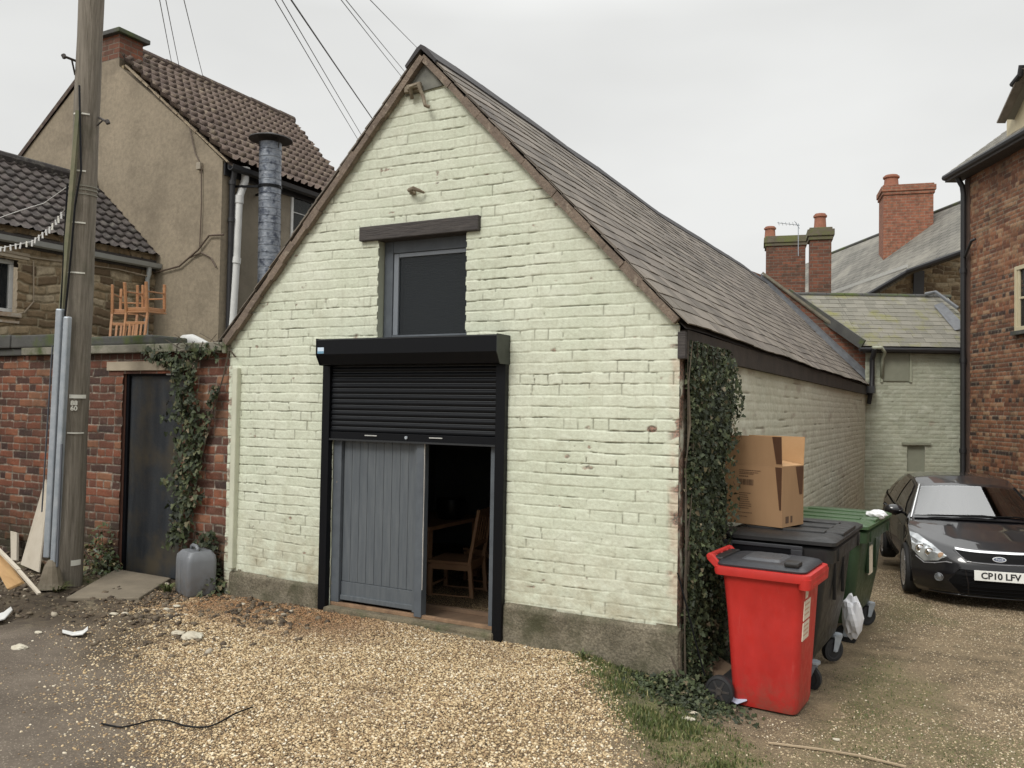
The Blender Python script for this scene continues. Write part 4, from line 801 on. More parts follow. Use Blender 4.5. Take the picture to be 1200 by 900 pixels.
def band(pyc, hgt, mat, nm, x0=-1., x1=.6, rr_=.131):
    # strap following the front of the pole
    lo = (P2-P0); 
    # find point on axis whose pixel row is pyc
    best = min((abs((450-F_PX*((P0+lo*t-CAM).dot(CU))/((P0+lo*t-CAM).dot(CF)))-pyc), t) for t in [k/2000 for k in range(2001)])[1]
    c = P0+lo*best; tocam = (CAM-c); tocam = (tocam-ax*tocam.dot(ax)).normalized(); sd = ax.cross(tocam); r_ = .119-.014*best+.004
    vs = []; K = 9
    for k in range(K):
        a_ = x0+(x1-x0)*k/(K-1); d = tocam*math.cos(a_)-sd*math.sin(a_)*-1
        for q in (-hgt/2, hgt/2):
            for e in (0, .004): vs.append(c+d*(r_+e)+ax*q)
    fs = []
    for k in range(K-1): i = 4*k; fs += [(i+1, i+3, i+7, i+5), (i, i+4, i+6, i+2), (i, i+1, i+5, i+4), (i+2, i+6, i+7, i+3)]
    b = MB(); b.add(vs, fs); return b.out(nm, mat, up), c, tocam, sd, r_
m_band = plain('pale_band', L3(.68, .67, .60), .5)
for py_, h_, a, c in ((137, .014, -1.15, .2), (203, .014, -1.15, .1), (263, .014, -1.15, .2), (321, .014, -1.15, .3), (464, .034, -.45, .75), (506, .012, -.5, .7), (657, .05, .1, .85)):
    band(py_, h_, m_band, 'pole_strap', a, c)
for py_ in (220, 224, 229): band(py_, .012, plain('wire_wrap', L3(.22, .21, .17), .5), 'wire_wrap', -1.5, 1.5)
# stamped number below the strap
_, c, tcm, sd, r_ = band(474, .001, m_band, 'pole_strap', -.2, -.19)
def text_mesh(body, size, name, mat, parent, M, extr=.002, bold=0., al='CENTER'):
    cu = bpy.data.curves.new('t', 'FONT'); cu.body = body; cu.size = size; cu.extrude = extr; cu.align_x = al; cu.align_y = 'CENTER'; cu.offset = bold; cu.resolution_u = 3
    ob = bpy.data.objects.new('t', cu); COL.objects.link(ob); dg = bpy.context.evaluated_depsgraph_get(); me = bpy.data.meshes.new_from_object(ob.evaluated_get(dg)); bpy.data.objects.remove(ob); bpy.data.curves.remove(cu)
    me.name = name; me.transform(M); me.materials.clear(); return link(name, me, mat, parent, world=True)
def frame(o, x, y):   # matrix with x-axis and y-axis given
    x = Vector(x).normalized(); y = Vector(y).normalized(); z = x.cross(y)
    return Matrix(((x.x, y.x, z.x, o[0]), (x.y, y.y, z.y, o[1]), (x.z, y.z, z.z, o[2]), (0, 0, 0, 1)))
xr = ax.cross(tcm)*-1
if xr.dot(CR) < 0: xr = -xr
nrm = (tcm*.985+xr*.10*0).normalized()
for s_, dz in (('88', .018), ('60', -.030)): text_mesh(s_, .058, 'pole_number', m_band, up, frame(c+nrm*(r_+.003)+ax*dz-xr*.012, xr, ax), .003, .002)
def step(px, py, px2, py2, px3, py3, Z):
    b = MB(); b.tube([atD(px, py, Z), atD(px2, py2, Z-.15)], .012, 6); b.tube([atD(px3, py3, Z), atD((px+px2)/2, (py+py2)/2, Z-.08)], .008, 6); b.tube([atD(px2-1, py2-2, Z-.15), atD(px2+1, py2+2, Z-.15)], .02, 6); b.out('pole_step', m_wood_dark, up)
step(93, 73, 75, 66, 88, 88, 7.75); step(116, 138, 126, 143, 114, 147, 7.75)
# ------------------------------------------------------------------ clothes line with pegs
pl = [atD(-40, 297, 8.9), atD(0, 291, 8.9), atD(38, 283, 8.7), atD(60, 266, 8.4), atD(78, 243, 8.0)]
cl = thing('clothes_line', 'sagging washing line with pale pegs tied to the timber utility pole', 'washing line', tuple(pl[1]))
b = MB(); b.tube(pl, .004, 5); b.tube([atD(-20, 262, 8.8), atD(26, 246, 8.5), atD(52, 238, 8.2), atD(80, 218, 7.8)], .004, 5); b.out('line', m_white_pvc, cl)
def lp(t):
    t *= len(pl)-1; i = min(int(t), len(pl)-2); return pl[i].lerp(pl[i+1], t-i)
for k in range(16):
    t = .26+.66*(k/15)**1.1; p = lp(min(t, .98)); b = MB(); a_ = random.uniform(-.3, .3); d = (CR*math.sin(a_)-CU*math.cos(a_)); b.beam(p+CU*.015, p+d*random.uniform(.035, .055), .014, .012, CF); b.out('peg', random.choice([m_white_pvc, m_white_pvc, m_band]), cl)
# ------------------------------------------------------------------ overhead wires
def wire(label, pts, r, Z0, Z1, grp='telephone wires overhead'):
    a = atD(*pts[0], Z0); c = atD(*pts[1], Z1); a, c = a-(c-a)*.5, c+(c-a)*.45; b = MB(); b.tube([a.lerp(c, k/12)-Vector((0, 0, .03*math.sin(math.pi*k/12))) for k in range(13)], r, 5); tag(b.out('overhead_wire', m_black_pvc, None), label, 'wire', grp)
m_w = m_black_pvc
wire('leftmost thin wire meeting the tiled roof behind the brick chimney', ((182, -30), (205, 92)), .005, 8, 17)
wire('second thin wire coming down behind the tiled roof ridge', ((189, -30), (214, 96)), .005, 8, 17)
wire('single thin wire falling to the middle of the tiled roof ridge', ((209, -30), (242, 105)), .005, 8, 17)
wire('left wire of the slanting pair that ends behind the barn verge', ((311, -22), (424, 170)), .006, 9, 19)
wire('right wire of the slanting pair that ends behind the barn verge', ((319, -22), (430, 168)), .006, 9, 19)
wire('thick black wire slanting down to the left slope of the barn', ((326, -25), (446, 152)), .011, 9, 19)
wire('left wire of the faint pair close to the barn peak', ((380, -28), (478, 98)), .006, 9, 19)
wire('right wire of the faint pair close to the barn peak', ((388, -24), (482, 92)), .006, 9, 19)
wire('faint wire passing right behind the peak of the barn', ((415, -22), (502, 68)), .006, 9, 19)
# ================================================================== NEIGHBOURING GABLE, ANNEX AND FAR HOUSES (right)
GY = 13.02
gh = thing('brick_gable_house', 'small slate-roofed annex with pale green painted wall behind the parked car', 'house', (.9, 13.4, -.6))
# gable upstand that the barn roof runs into
b = MB(); b.prism([(-4.3, 2.0), (.03, 2.0), (.03, 3.16), (-.11, 3.19), (-2.05, 4.80), (-2.5, 5.0), (-4.3, 3.3)], 'y', GY, GY+.25); b.out('brick_gable', m_ub_dark, gh, uv=True)
b = MB(); b.beam((.06, GY+.10, 3.13), (-2.08, GY+.10, 4.86), .05, .34, (0, 1, 0)); b.beam((.05, GY-.02, 3.09), (-2.06, GY-.02, 4.81), .03, .06, (0, 1, 0)); b.out('gable_coping', worn('lichen_coping', L3(.22, .20, .15), L3(.12, .11, .08), 6, .85, .6), gh)
b = MB(); b.add([(.12, GY-.14, 2.42), (-2.12, GY-.14, 4.70), (-2.12, GY-.005, 4.80), (.12, GY-.005, 2.57), (.12, GY-.012, 2.62), (-2.12, GY-.012, 4.86)], [(0, 1, 2, 3), (3, 2, 5, 4)]); b.out('lead_flashing', m_lead, gh)
W0 = Vector((.0, 12.86, 0)); WU = Vector((.8834, .4683, 0)).normalized()
def annex_h(S, T):
    h, mo, r, dt, ds, row, col, ft = bricks(S, T, 26, relief=.006, wav=.012, soft=.012); ck = sst(.006, .002, dt)*sst(.72, .84, vn(S*1.5, row*3.1, 197))*.6
    return h+(fbm(S*6, T*6, 193, 4)-.5)*.02-ck*.01, dict(crack=ck, chip=sst(.76, .86, fbm(S*3, T*7, 198, 4))*.4, rnd=r, edge=S*0)
ALEN = 2.35
akeep = lambda S, T: ~((S > .86) & (S < 1.22) & (T > 1.6) & (T < 2.12))
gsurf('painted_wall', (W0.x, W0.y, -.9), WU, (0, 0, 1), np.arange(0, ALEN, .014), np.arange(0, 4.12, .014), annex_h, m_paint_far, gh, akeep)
def AW(s, n, z): return W0+WU*s+Vector((WU.y, -WU.x, 0))*n+Vector((0, 0, z))   # n outwards to the viewer
def abox(b, s0, s1, n0, n1, z0, z1):
    vs = [AW(s, n, z) for z in (z0, z1) for n in (n0, n1) for s in (s0, s1)]
    b.add(vs, [(0, 2, 3, 1), (4, 5, 7, 6), (0, 1, 5, 4), (2, 6, 7, 3), (0, 4, 6, 2), (1, 3, 7, 5)])
b = MB(); abox(b, .34, .88, .004, .03, 2.52, 3.10); b.out('loft_hatch', m_olive, gh, bevel=.003)
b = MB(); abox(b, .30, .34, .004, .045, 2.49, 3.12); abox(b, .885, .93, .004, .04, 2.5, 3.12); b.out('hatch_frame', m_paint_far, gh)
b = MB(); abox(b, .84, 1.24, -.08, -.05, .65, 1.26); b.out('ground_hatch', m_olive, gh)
b = MB(); abox(b, .74, 1.32, .0, .05, 1.235, 1.285); b.out('hatch_lintel', m_olive, gh)
b = MB(); abox(b, -.05, ALEN, .0, .14, 3.085, 3.19); b.out('eaves_board', m_wood_dark, gh)
vr2 = (WU.cross(Vector((0, 0, 1))) * -1); 
RV = Vector((-WU.y, WU.x, 0))*1.45+Vector((0, 0, 1.22)); 
slates('roof_slates', AW(-.12, .17, 3.20), WU, RV, 2.45, RV.length, .22, .155, m_slate_moss, gh, None, 9, clip=lambda u, v: u > -.1+.0*v)
slates('roof_slates', AW(-1.25, .17, 3.20), WU, RV, 1.13, RV.length, .20, .155, m_slate_moss, gh, None, 10, clip=lambda u, v: u > 1.25-.70*v)
b = MB(); b.add([AW(-1.0, -1.33, 4.36), AW(ALEN, -1.33, 4.36), AW(ALEN, .14, 3.17), AW(-.02, .14, 3.17)], [(0, 1, 2, 3)]); b.add([AW(-1.2, -1.33, 4.38), AW(ALEN, -1.33, 4.38), AW(ALEN, -3, 3.0), AW(-1.2, -3, 3.0)], [(0, 1, 2, 3)]); b.out('roof_boarding', m_wood_dark, gh)
b = MB()
for i in range(9): b.tube([AW(-1.1+i*.39, -1.30, 4.43), AW(-1.1+i*.39+.38, -1.30, 4.43)], .055, 8)
b.out('ridge_tiles', m_darkstone, gh)
b = MB(); b.add([AW(1.86, -.95, 4.2), AW(2.02, -.90, 4.26), AW(2.18, -.2, 3.66), AW(1.95, -.25, 3.6)], [(0, 1, 2, 3)]); b.tube([AW(1.8, -1.2, 4.47), AW(1.95, -1.05, 4.50), AW(2.2, -.6, 4.1)], .04, 6); b.out('lead_flashing', m_lead, gh)
b = MB(); b.beam(AW(-.13, .20, 3.235), AW(-1.16, -1.32, 4.475), .04, .20, (0, 0, 1)); b.out('roof_verge', m_darkstone, gh)
# downpipe in the corner
b = MB(); pts = [AW(.06, .30, 3.15), AW(.06, .26, 3.05), AW(.08, .14, 2.95), AW(.08, .14, 2.4), AW(.0, .16, 2.22)]; b.tube(pts, .05, 10); b.box(-.02, .20, 12.55, 12.8, 2.26, 2.40); b.tube([Vector((.12, 12.7, 2.27)), Vector((.08, 12.75, 2.05))], .045, 10); b.out('drainpipe', m_black_pvc, gh, auto=40)
b = MB(); b.tube([AW(.02, .28, 3.17), AW(.2, .30, 3.17), AW(.30, .22, 3.08), AW(.31, .10, 2.98), AW(.31, .06, 2.6)], .035, 8); b.out('overflow_pipe', m_paint_far, gh, smooth=True)
b = MB(); b.tube([AW(-.2, .2, 3.14), AW(ALEN, .2, 3.14)], .045, 8); b.out('gutter', m_black_pvc, gh)
# tall red brick house
C0 = Vector((1.80, 13.62, 0)); CD = Vector((.4329, -.9014, 0))
rh = thing('red_brick_house', 'tall orange-red brick house with patchy dark headers and a cream dormer on the right', 'house', (2.6, 11, -.6))
CN = CD.cross(Vector((0, 0, 1)))*-1
if CN.dot(CAM-C0) < 0: CN = -CN
def redh(S, T):
    h, mo, r, dt, ds, row, col, ft = bricks(S, T, 45, relief=.009, wav=.010, soft=.007, hdr=2, tilt=.006)
    dk = (hsh(col, row, 411) > .55) & (np.mod(row, 4) == 1) & (T < 5.4); r = np.where(dk, 0.0, .25+.75*r); r = np.clip(r+.2*(fbm(S*.8, T*1.2, 412, 3)-.5), 0, 1)
    return h+(fbm(S*5, T*5, 413, 4)-.5)*.02, dict(mort=mo, rnd=r)
win_s = (4.35, 5.45); 
def redk(S, T): return S > -1
U_ = CD; Otop = C0+Vector((0, 0, -.9))
def topz(s): return 7.58+0*s
def rsurf():
    # normal must face the yard: use U x V with U reversed when needed
    U = CD; V = Vector((0, 0, 1))
    S = np.arange(0, 10.0, .016); T = np.arange(0, 7.6, .016)
    if U.cross(V).dot(CN) < 0:
        O = C0+CD*10.0+Vector((0, 0, -.9)); return gsurf('brick_wall', O, -CD, V, S, T, lambda a, c: redh(10-a, c), m_brick_r, rh, lambda a, c: redk(10-a, c) & (c < topz(10-a)))
    return gsurf('brick_wall', Otop, U, V, S, T, redh, m_brick_r, rh, lambda a, c: redk(a, c) & (c < topz(a)))
rsurf()
def RB(s, n, z): return C0+CD*s+CN*n+Vector((0, 0, z))
def rbox(b, s0, s1, n0, n1, z0, z1):
    vs = [RB(s, n, z) for z in (z0, z1) for n in (n0, n1) for s in (s0, s1)]
    b.add(vs, [(0, 2, 3, 1), (4, 5, 7, 6), (0, 1, 5, 4), (2, 6, 7, 3), (0, 4, 6, 2), (1, 3, 7, 5)]); return b
b = MB(); rbox(b, .01, .3, -.5, -.02, -.9, 6.65); b.out('end_wall', m_ub_orange, rh, uv=True)
b = MB(); rbox(b, -.25, 10, .0, .30, 6.62, 6.74); b.out('soffit', m_wood_dark, rh)
b = MB(); b.tube([RB(-.28, .30, 6.72), RB(10, .30, 6.72)], .06, 8); b.out('gutter', m_black_pvc, rh)
RV2 = -CN*3.2+Vector((0, 0, 2.4)); slates('roof_slates', RB(-.3, .30, 6.76), CD, RV2, 10, RV2.length, .25, .18, m_slate_far, rh, None, 15) if CD.cross(RV2).z > 0 else slates('roof_slates', RB(10, .30, 6.76), -CD, RV2, 10.3, RV2.length, .25, .18, m_slate_far, rh, None, 15)
b = MB(); b.tube([RB(.10, .26, 6.70), RB(.10, .12, 6.45), RB(.10, .10, 6.3), RB(.10, .10, -.7)], .052, 10)
for z in (1.1, 2.9, 4.7): b.tube([RB(.10, .10, z), RB(.10, .10, z+.09)], .066, 10)
b.tube([RB(.16, .10, 5.02), RB(.55, .16, 5.26), RB(.62, .12, 5.28)], .028, 8); b.out('drainpipe', m_black_pvc, rh, auto=40)
b = MB(); rbox(b, .01, .20, .005, .03, -.9, 6.6); b.out('dark_corner_strip', worn('dark_strip_brick', L3(.06, .04, .03), L3(.10, .06, .045), 6, .9), rh)  # narrow strip of darker brick tone down the wall corner
ws0 = None
pwin = None
# window just entering the frame
def s_at(px, py):
    d = ray(px, py); n = CN; t = (C0-CAM).dot(n)/d.dot(n); p = CAM+d*t; return (p-C0).dot(CD), p.z
s1, z1 = s_at(1192.5, 313); s2, z2 = s_at(1194, 388)
b = MB(); rbox(b, s1, s1+.07, -.0, .06, z2, z1); rbox(b, s1+.07, s1+1.0, .0, .06, z1-.07, z1); rbox(b, s1+.07, s1+1.0, .0, .06, z2, z2+.07); rbox(b, s1+.07, s1+.14, -.0, .045, z2+.07, z1-.07); rbox(b, s1+.14, s1+1.0, .0, .04, (z1+z2)/2-.02, (z1+z2)/2+.02)
wf = b.out('window', m_cream, rh, bevel=.004); b = MB(); rbox(b, s1+.14, s1+1.0, .012, .02, z2+.07, z1-.07); b.out('window_pane', m_glass, wf); b = MB(); rbox(b, s1-.06, s1+1.05, .0, .10, z2-.07, z2-.005); b.out('window_sill', m_darkstone, wf)
# dormer
sd, zd = s_at(1199, 158)
sb_, _ = s_at(1181, 165)
b = MB(); rbox(b, sb_, sd+1.4, -1.1, .02, zd-.10, zd+.62); dm = b.out('dormer', m_cream, rh)
for k in range(2): b = MB(); rbox(b, sb_-.03, sb_-.002, -.45+.22*k, -.29+.22*k, zd-.08, zd+.60); b.out('dormer_board', m_cream, dm)
b = MB(); b.prism([(0, 0), (.75, .62), (1.5, 0), (1.5, .09), (.75, .74), (0, .1)], 'y', 0, 1, Matrix(((CD.x, -CN.x, 0, RB(sd-.25, .22, 0).x), (CD.y, -CN.y, 0, RB(sd-.25, .22, 0).y), (0, 0, 1, zd+.36), (0, 0, 0, 1)))); b.out('dormer_roof', m_slate_far, dm)
b = MB(); b.beam(RB(sd-.28, .24, zd+.31), RB(sd+.52, .24, zd+.99), .03, .15, CN); b.out('bargeboard', worn('barge', L3(.22, .19, .16), L3(.14, .12, .10), 6, .8), dm)
b = MB(); b.tube([RB(sd+.20, .30, zd+.82), RB(sd+.45, .30, zd+.90), RB(sd+.5, .3, zd+1.05)], .05, 8); b.out('hopper', m_black_pvc, dm)
# far slate-roofed house with three chimneys
fh = thing('far_slate_house', 'far house with a long grey slate roof rising towards the orange chimney', 'house', (1, 22, 0))
def P(px, py, Z): return atD(px, py, Z)
def quad(name, pts, mat, parent, th=.15):
    b = MB(); a = [Vector(p) for p in pts]; n = (a[1]-a[0]).cross(a[2]-a[0]).normalized()*th; m = len(a)
    b.add(a+[p+n for p in a], [tuple(range(m)), tuple(range(m, 2*m))[::-1]]+[(i, (i+1) % m, m+(i+1) % m, m+i) for i in range(m)]); return b.out(name, mat, parent, uv=True)
g = G('far_roof_rows'); bt = g.n('ShaderNodeTexBrick'); bt.offset = .5; g.lk(g.tc.outputs['UV'], bt.inputs['Vector']); bt.inputs['Scale'].default_value = 1; bt.inputs['Brick Width'].default_value = .3; bt.inputs['Row Height'].default_value = .2; bt.inputs['Mortar Size'].default_value = .012
bt.inputs['Color1'].default_value = L3(.125, .12, .105); bt.inputs['Color2'].default_value = L3(.18, .172, .15); bt.inputs['Mortar'].default_value = L3(.05, .05, .045)
cc = g.mix(g.rng(g.noise(.8, 6, .7), .42, .62, 0, .65), bt.outputs[0], L3(.28, .265, .225)); cc = g.mix(g.rng(g.noise(5, 5, .7), .5, .75, 0, .5), cc, L3(.09, .085, .07))
m_rows = g.fin(cc, .8, g.bump(bt.outputs['Fac'], .6, -.01), 0, .3)
def faruv(o, O, U, V):   # rows run along U
    me = o.data; L = rootloc(o); uv = me.uv_layers['UVMap']; U = Vector(U).normalized(); V = Vector(V); V = (V-U*V.dot(U)).normalized()
    for p in me.polygons:
        for li in p.loop_indices: c = me.vertices[me.loops[li].vertex_index].co+L-Vector(O); uv.data[li].uv = (c.dot(U), c.dot(V))
e0, e1 = P(1060, 318, 21.5), P(1135, 293, 19.5); r0, r1 = P(912, 322, 27.5), P(1140, 232, 23)
a = [P(1052, 322, 21.5), P(1140, 291, 19.5), r1, P(972, 300, 26.5), P(915, 330, 27.5), P(905, 345, 26), P(960, 352, 23)]
# fit all corners to one plane through e0, e1 and the ridge
pn_ = (e1-e0).cross(r1-e0).normalized()
def onp(px, py): d = ray(px, py); return CAM+d*((e0-CAM).dot(pn_)/d.dot(pn_))
o = quad('slate_roof', [onp(1010, 350), onp(1064, 317), onp(1140, 290), onp(1142, 232), onp(975, 298), onp(918, 318), onp(905, 330), onp(930, 360)], m_rows, fh, .12); faruv(o, e0, e1-e0, r1-e0)
b = MB(); b.tube([onp(975, 297), onp(1142, 231)], .06, 8); b.out('ridge_tiles', m_darkstone, fh)
b = MB(); b.tube([onp(1064, 318)-pn_*.0, onp(1140, 291)], .07, 8); b.tube([onp(1064, 318), onp(1008, 351)], .06, 8); b.out('gutter', m_black_pvc, fh)
b = MB(); b.beam(onp(958, 350)+CU*.03, onp(1063, 314)+CU*.05, .03, .09); b.out('lead_flashing', plain('pale_lead', L3(.45, .45, .42), .5), fh)
Wz = 22.3
def fstone(S, T): 
    h, at_ = stoneh(500)(S, T); return h, at_
A0 = P(1000, 362, 21.9); A1 = P(1142, 362, 21.9); Uw = (A1-A0).normalized(); Uw.z = 0; Uw.normalize()
def poly_keep(S, T):
    # below the sloping eave
    top0, top1 = (P(1010, 352, 21.9)-A0), (P(1066, 318, 21.9)-A0); s0, t0, s1_, t1_ = top0.dot(Uw), top0.z, top1.dot(Uw), top1.z
    e = P(1142, 292, 21.9)-A0; l1 = t0+(S-s0)*(t1_-t0)/(s1_-s0); l2 = t1_+(S-s1_)*(e.z-t1_)/(e.dot(Uw)-s1_)
    return T < np.where(S < s1_, l1, l2)
gsurf('stone_wall', A0-Vector((0, 0, .2)), Uw, (0, 0, 1), np.arange(0, 3.25, .018), np.arange(0, 2.1, .018), fstone, m_stone, fh, lambda S, T: poly_keep(S, T-.2))
b = MB(); q0 = P(1070, 352, 21.82); q1 = P(1083, 318, 21.82); sx_ = q0; b.beam(P(1076, 354, 21.83), P(1077, 317, 21.83), .27, .03, CF); b.out('dark_panel', plain('dark_panel_grey', L3(.05, .05, .055), .7), fh)  # flat dark panel set just proud of the stone wall
def chimney(label, px0, px1, pyt, pyb, Z, dep, mat, pots, corb=.10, cap=m_ub_dark, topm=None):
    p = P((px0+px1)/2, pyb, Z); wdt = (px1-px0)/F_PX*Z*.80; hh_ = (pyb-pyt)/F_PX*Z; rz = rad(12)
    t = thing('chimney_stack', label, 'chimney', (p.x, p.y, p.z)); M = Matrix.Translation(p) @ Matrix.Rotation(rz, 4, 'Z')
    b = MB(); b.box(-wdt/2, wdt/2, -dep/2, dep/2, -.8, hh_-.26, M); b.out('stack', mat, t, uv=True)
    b = MB(); b.box(-wdt/2-.035, wdt/2+.035, -dep/2-.035, dep/2+.035, hh_-.258, hh_-.17, M, c=.01); b.box(-wdt/2-.065, wdt/2+.065, -dep/2-.065, dep/2+.065, hh_-.168, hh_-.02, M, c=.01); b.box(-wdt/2-.02, wdt/2+.02, -dep/2-.02, dep/2+.02, hh_-.018, hh_+.03, M, c=.012); b.out('corbel', topm or mat, t, uv=True)
    for (ox, oy, r_, ph) in pots: b = MB(); b.lathe([(r_*1.05, 0), (r_, .08), (r_*.92, ph*.75), (r_*1.12, ph*.78), (r_*1.12, ph*.9), (r_*.95, ph*.92), (r_*.9, ph), (r_*.72, ph), (r_*.7, ph-.1), (0, ph-.1)], 14, M @ Matrix.Translation((ox, oy, hh_+.03))); b.out('chimney_pot', m_terra, t, auto=40)
    return t, M, hh_
mossy = worn('mossy_corbel', L3(.15, .13, .09), L3(.09, .075, .055), 6, .9, dirt=L3(.13, .14, .05), dsc=3, dthr=(.45, .6))
chimney('broad mossy-topped dark brick chimney, furthest left of the three, with one pot', 893, 947, 280, 328, 24, .75, m_ub_dark, [(-.42, 0, .15, .34)], topm=mossy)
chimney('slim brown brick chimney with a single tall pot, the middle one of three', 946, 975, 270, 346, 19.5, .5, m_ub_dark, [(.0, 0, .135, .36)], topm=mossy)
t3, M3, h3 = chimney('wide clean orange brick chimney with one short pot high on the slate roof', 1028, 1094, 221, 284, (onp(1050, 284)-CAM).dot(CF)-.45, .9, m_ub_orange, [(-.38, 0, .2, .38)], topm=m_ub_orange)
ae = thing('tv_aerial', 'thin television aerial on a mast behind the middle chimney', 'aerial', tuple(P(935, 290, 23)))
b = MB(); b.tube([P(935.5, 300, 23), P(935.5, 262, 23)], .012, 6); b.tube([P(911, 261, 23), P(937, 264, 23)], .009, 6)
for k in range(6): x = 912+k*4.2; b.tube([P(x, 260+.1*k, 22.9), P(x+1.2, 264+.1*k, 23.15)], .005, 5)
b.tube([P(931, 259, 23), P(937, 268, 23)], .008, 5); b.out('antenna', m_galv, ae)
# ================================================================== IVY
def leafmesh(name, pts, nrm, size, mat, parent=None, seed=1, jit=.55):
    rs = np.random.RandomState(seed); n = len(pts); pts = np.asarray(pts); N0 = np.asarray(nrm)+rs.normal(0, jit, (n, 3)); N0 /= np.linalg.norm(N0, axis=1)[:, None]
    d = np.stack([rs.normal(0, .5, n), rs.normal(0, .5, n), -1+rs.normal(0, .5, n)], -1); d -= N0*(d*N0).sum(1)[:, None]; d /= np.linalg.norm(d, axis=1)[:, None]; s_ = np.cross(N0, d)
    shp = np.array([(0, -.12, 0), (.30, -.30, .04), (.52, .02, .09), (.30, .18, .04), (.34, .50, .06), (.0, .95, -.06), (-.34, .50, .06), (-.30, .18, .04), (-.52, .02, .09), (-.30, -.30, .04)])
    sz = size[0]+(size[1]-size[0])*rs.rand(n)
    V = pts[:, None]+sz[:, None, None]*(shp[None, :, 0:1]*s_[:, None]+shp[None, :, 1:2]*d[:, None]+shp[None, :, 2:3]*N0[:, None])
    base = 10*np.arange(n)[:, None]; tri = [(0, 1, 2), (0, 2, 3), (0, 3, 4), (0, 4, 5), (0, 5, 6), (0, 6, 7), (0, 7, 8), (0, 8, 9)]
    Q = np.concatenate([base+np.array([t]) for t in tri]); return npmesh(name, V.reshape(-1, 3), Q, mat, parent)
g = G('ivy_leaf'); c = g.ramp(g.island(), [(0, L3(.015, .021, .010)), (.5, L3(.036, .049, .021)), (.78, L3(.066, .084, .036)), (.90, L3(.11, .125, .058)), (.96, L3(.13, .10, .055)), (1, L3(.24, .20, .13))])
m_ivy = g.fin(g.mix(g.rng(g.noise(2.5, 4, .6), .4, .65, 0, .5), c, L3(.020, .024, .014)), .58, None, 0, .3)
m_ivy2 = (lambda g: g.fin(g.ramp(g.island(), [(0, L3(.03, .045, .018)), (.6, L3(.065, .09, .03)), (.9, L3(.13, .13, .05)), (1, L3(.28, .2, .1))]), .45))(G('ivy_leaf_light'))
m_stem = worn('ivy_stem', L3(.10, .08, .055), L3(.05, .04, .03), 8, .9)
iv = thing('wall_ivy', 'thick dark ivy smothering the side corner of the painted barn', 'ivy', (.1, .8, -.1))
rs = np.random.RandomState(21); n = 85000
yy = rs.uniform(.05, 1.9, n); zz = rs.uniform(-.12, 2.33, n)
thk = (.03+.055*np.sin(np.clip((yy-.05)/1.75, 0, 1)*np.pi))*(.6+.9*fbm(yy*2.5, zz*2.5, 301, 4))*(1.05-.12*zz)*sst(2.42, 2.0, zz)+.03
lft = .085+.09*(fbm(zz*3, zz*0, 302, 3)-.5)-.10*sst(.9, -.1, zz); rgt = .70+.26*(fbm(zz*3.5+9, zz*0, 303, 4)-.5)+.42*sst(1.35, 2.05, zz)+.12*sst(.8, .2, zz)
dens = sst(.30, .42, fbm(yy*4, zz*4, 304, 4)+.10)
k = (yy > lft) & (yy < rgt) & (rs.rand(n) < .35+.65*dens); yy, zz, thk = yy[k], zz[k], thk[k]*(1+.9*(rs.rand(int(k.sum())) > .93))
dep = thk*(1-rs.rand(len(yy))**2.2*.9)
leafmesh('foliage', np.stack([.015+dep, yy, zz], -1), np.stack([np.ones(len(yy)), -.75+0*yy, .35+0*yy], -1), (.012, .038), m_ivy, iv, 22, .8)
b = MB(); rr = random.Random(8)
for i in range(40):
    y0 = rr.uniform(.08, .75); p = Vector((rr.uniform(.02, .05), y0, -.2)); pts = [p]
    for j in range(9): p = p+Vector((rr.uniform(-.01, .015), rr.uniform(-.07, .07), .28)); p.x = max(.02, p.x); pts.append(p)
    b.tube(pts, [rr.uniform(.004, .018)*(1-j*.08) for j in range(10)], 6)
b.out('stems', m_stem, iv)
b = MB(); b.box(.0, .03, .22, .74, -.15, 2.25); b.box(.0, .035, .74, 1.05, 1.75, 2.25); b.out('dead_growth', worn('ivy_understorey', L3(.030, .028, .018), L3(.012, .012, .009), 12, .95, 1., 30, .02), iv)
# ivy at the foot of the corner, trailing into the grass
iv2 = thing('trailing_ivy', 'low sprawl of small ivy leaves at the foot of the barn corner', 'ivy', (.1, -.1, -.02))
n = 1500; X = rs.normal(.08, .17, n); Y = rs.normal(-.14, .11, n); k = (Y < -.03) | (X > .04); X, Y = X[k], Y[k]; Z = gz(X, Y)+rs.rand(len(X))*.13*np.exp(-((X-.05)/.2)**2-((Y+.05)/.16)**2)+.01
leafmesh('foliage', np.stack([X, Y, Z], -1), np.stack([0*X, 0*X-.5, 1+0*X], -1), (.016, .036), m_ivy, iv2, 23, .7)
b = MB(); b.tube([(.3, -.1, gz1(.3, -.1)+.01), (.12, -.12, gz1(.12, -.12)+.03), (.04, -.07, .08), (-.02, -.05, .2)], .006, 5); b.out('stems', m_stem, iv2)
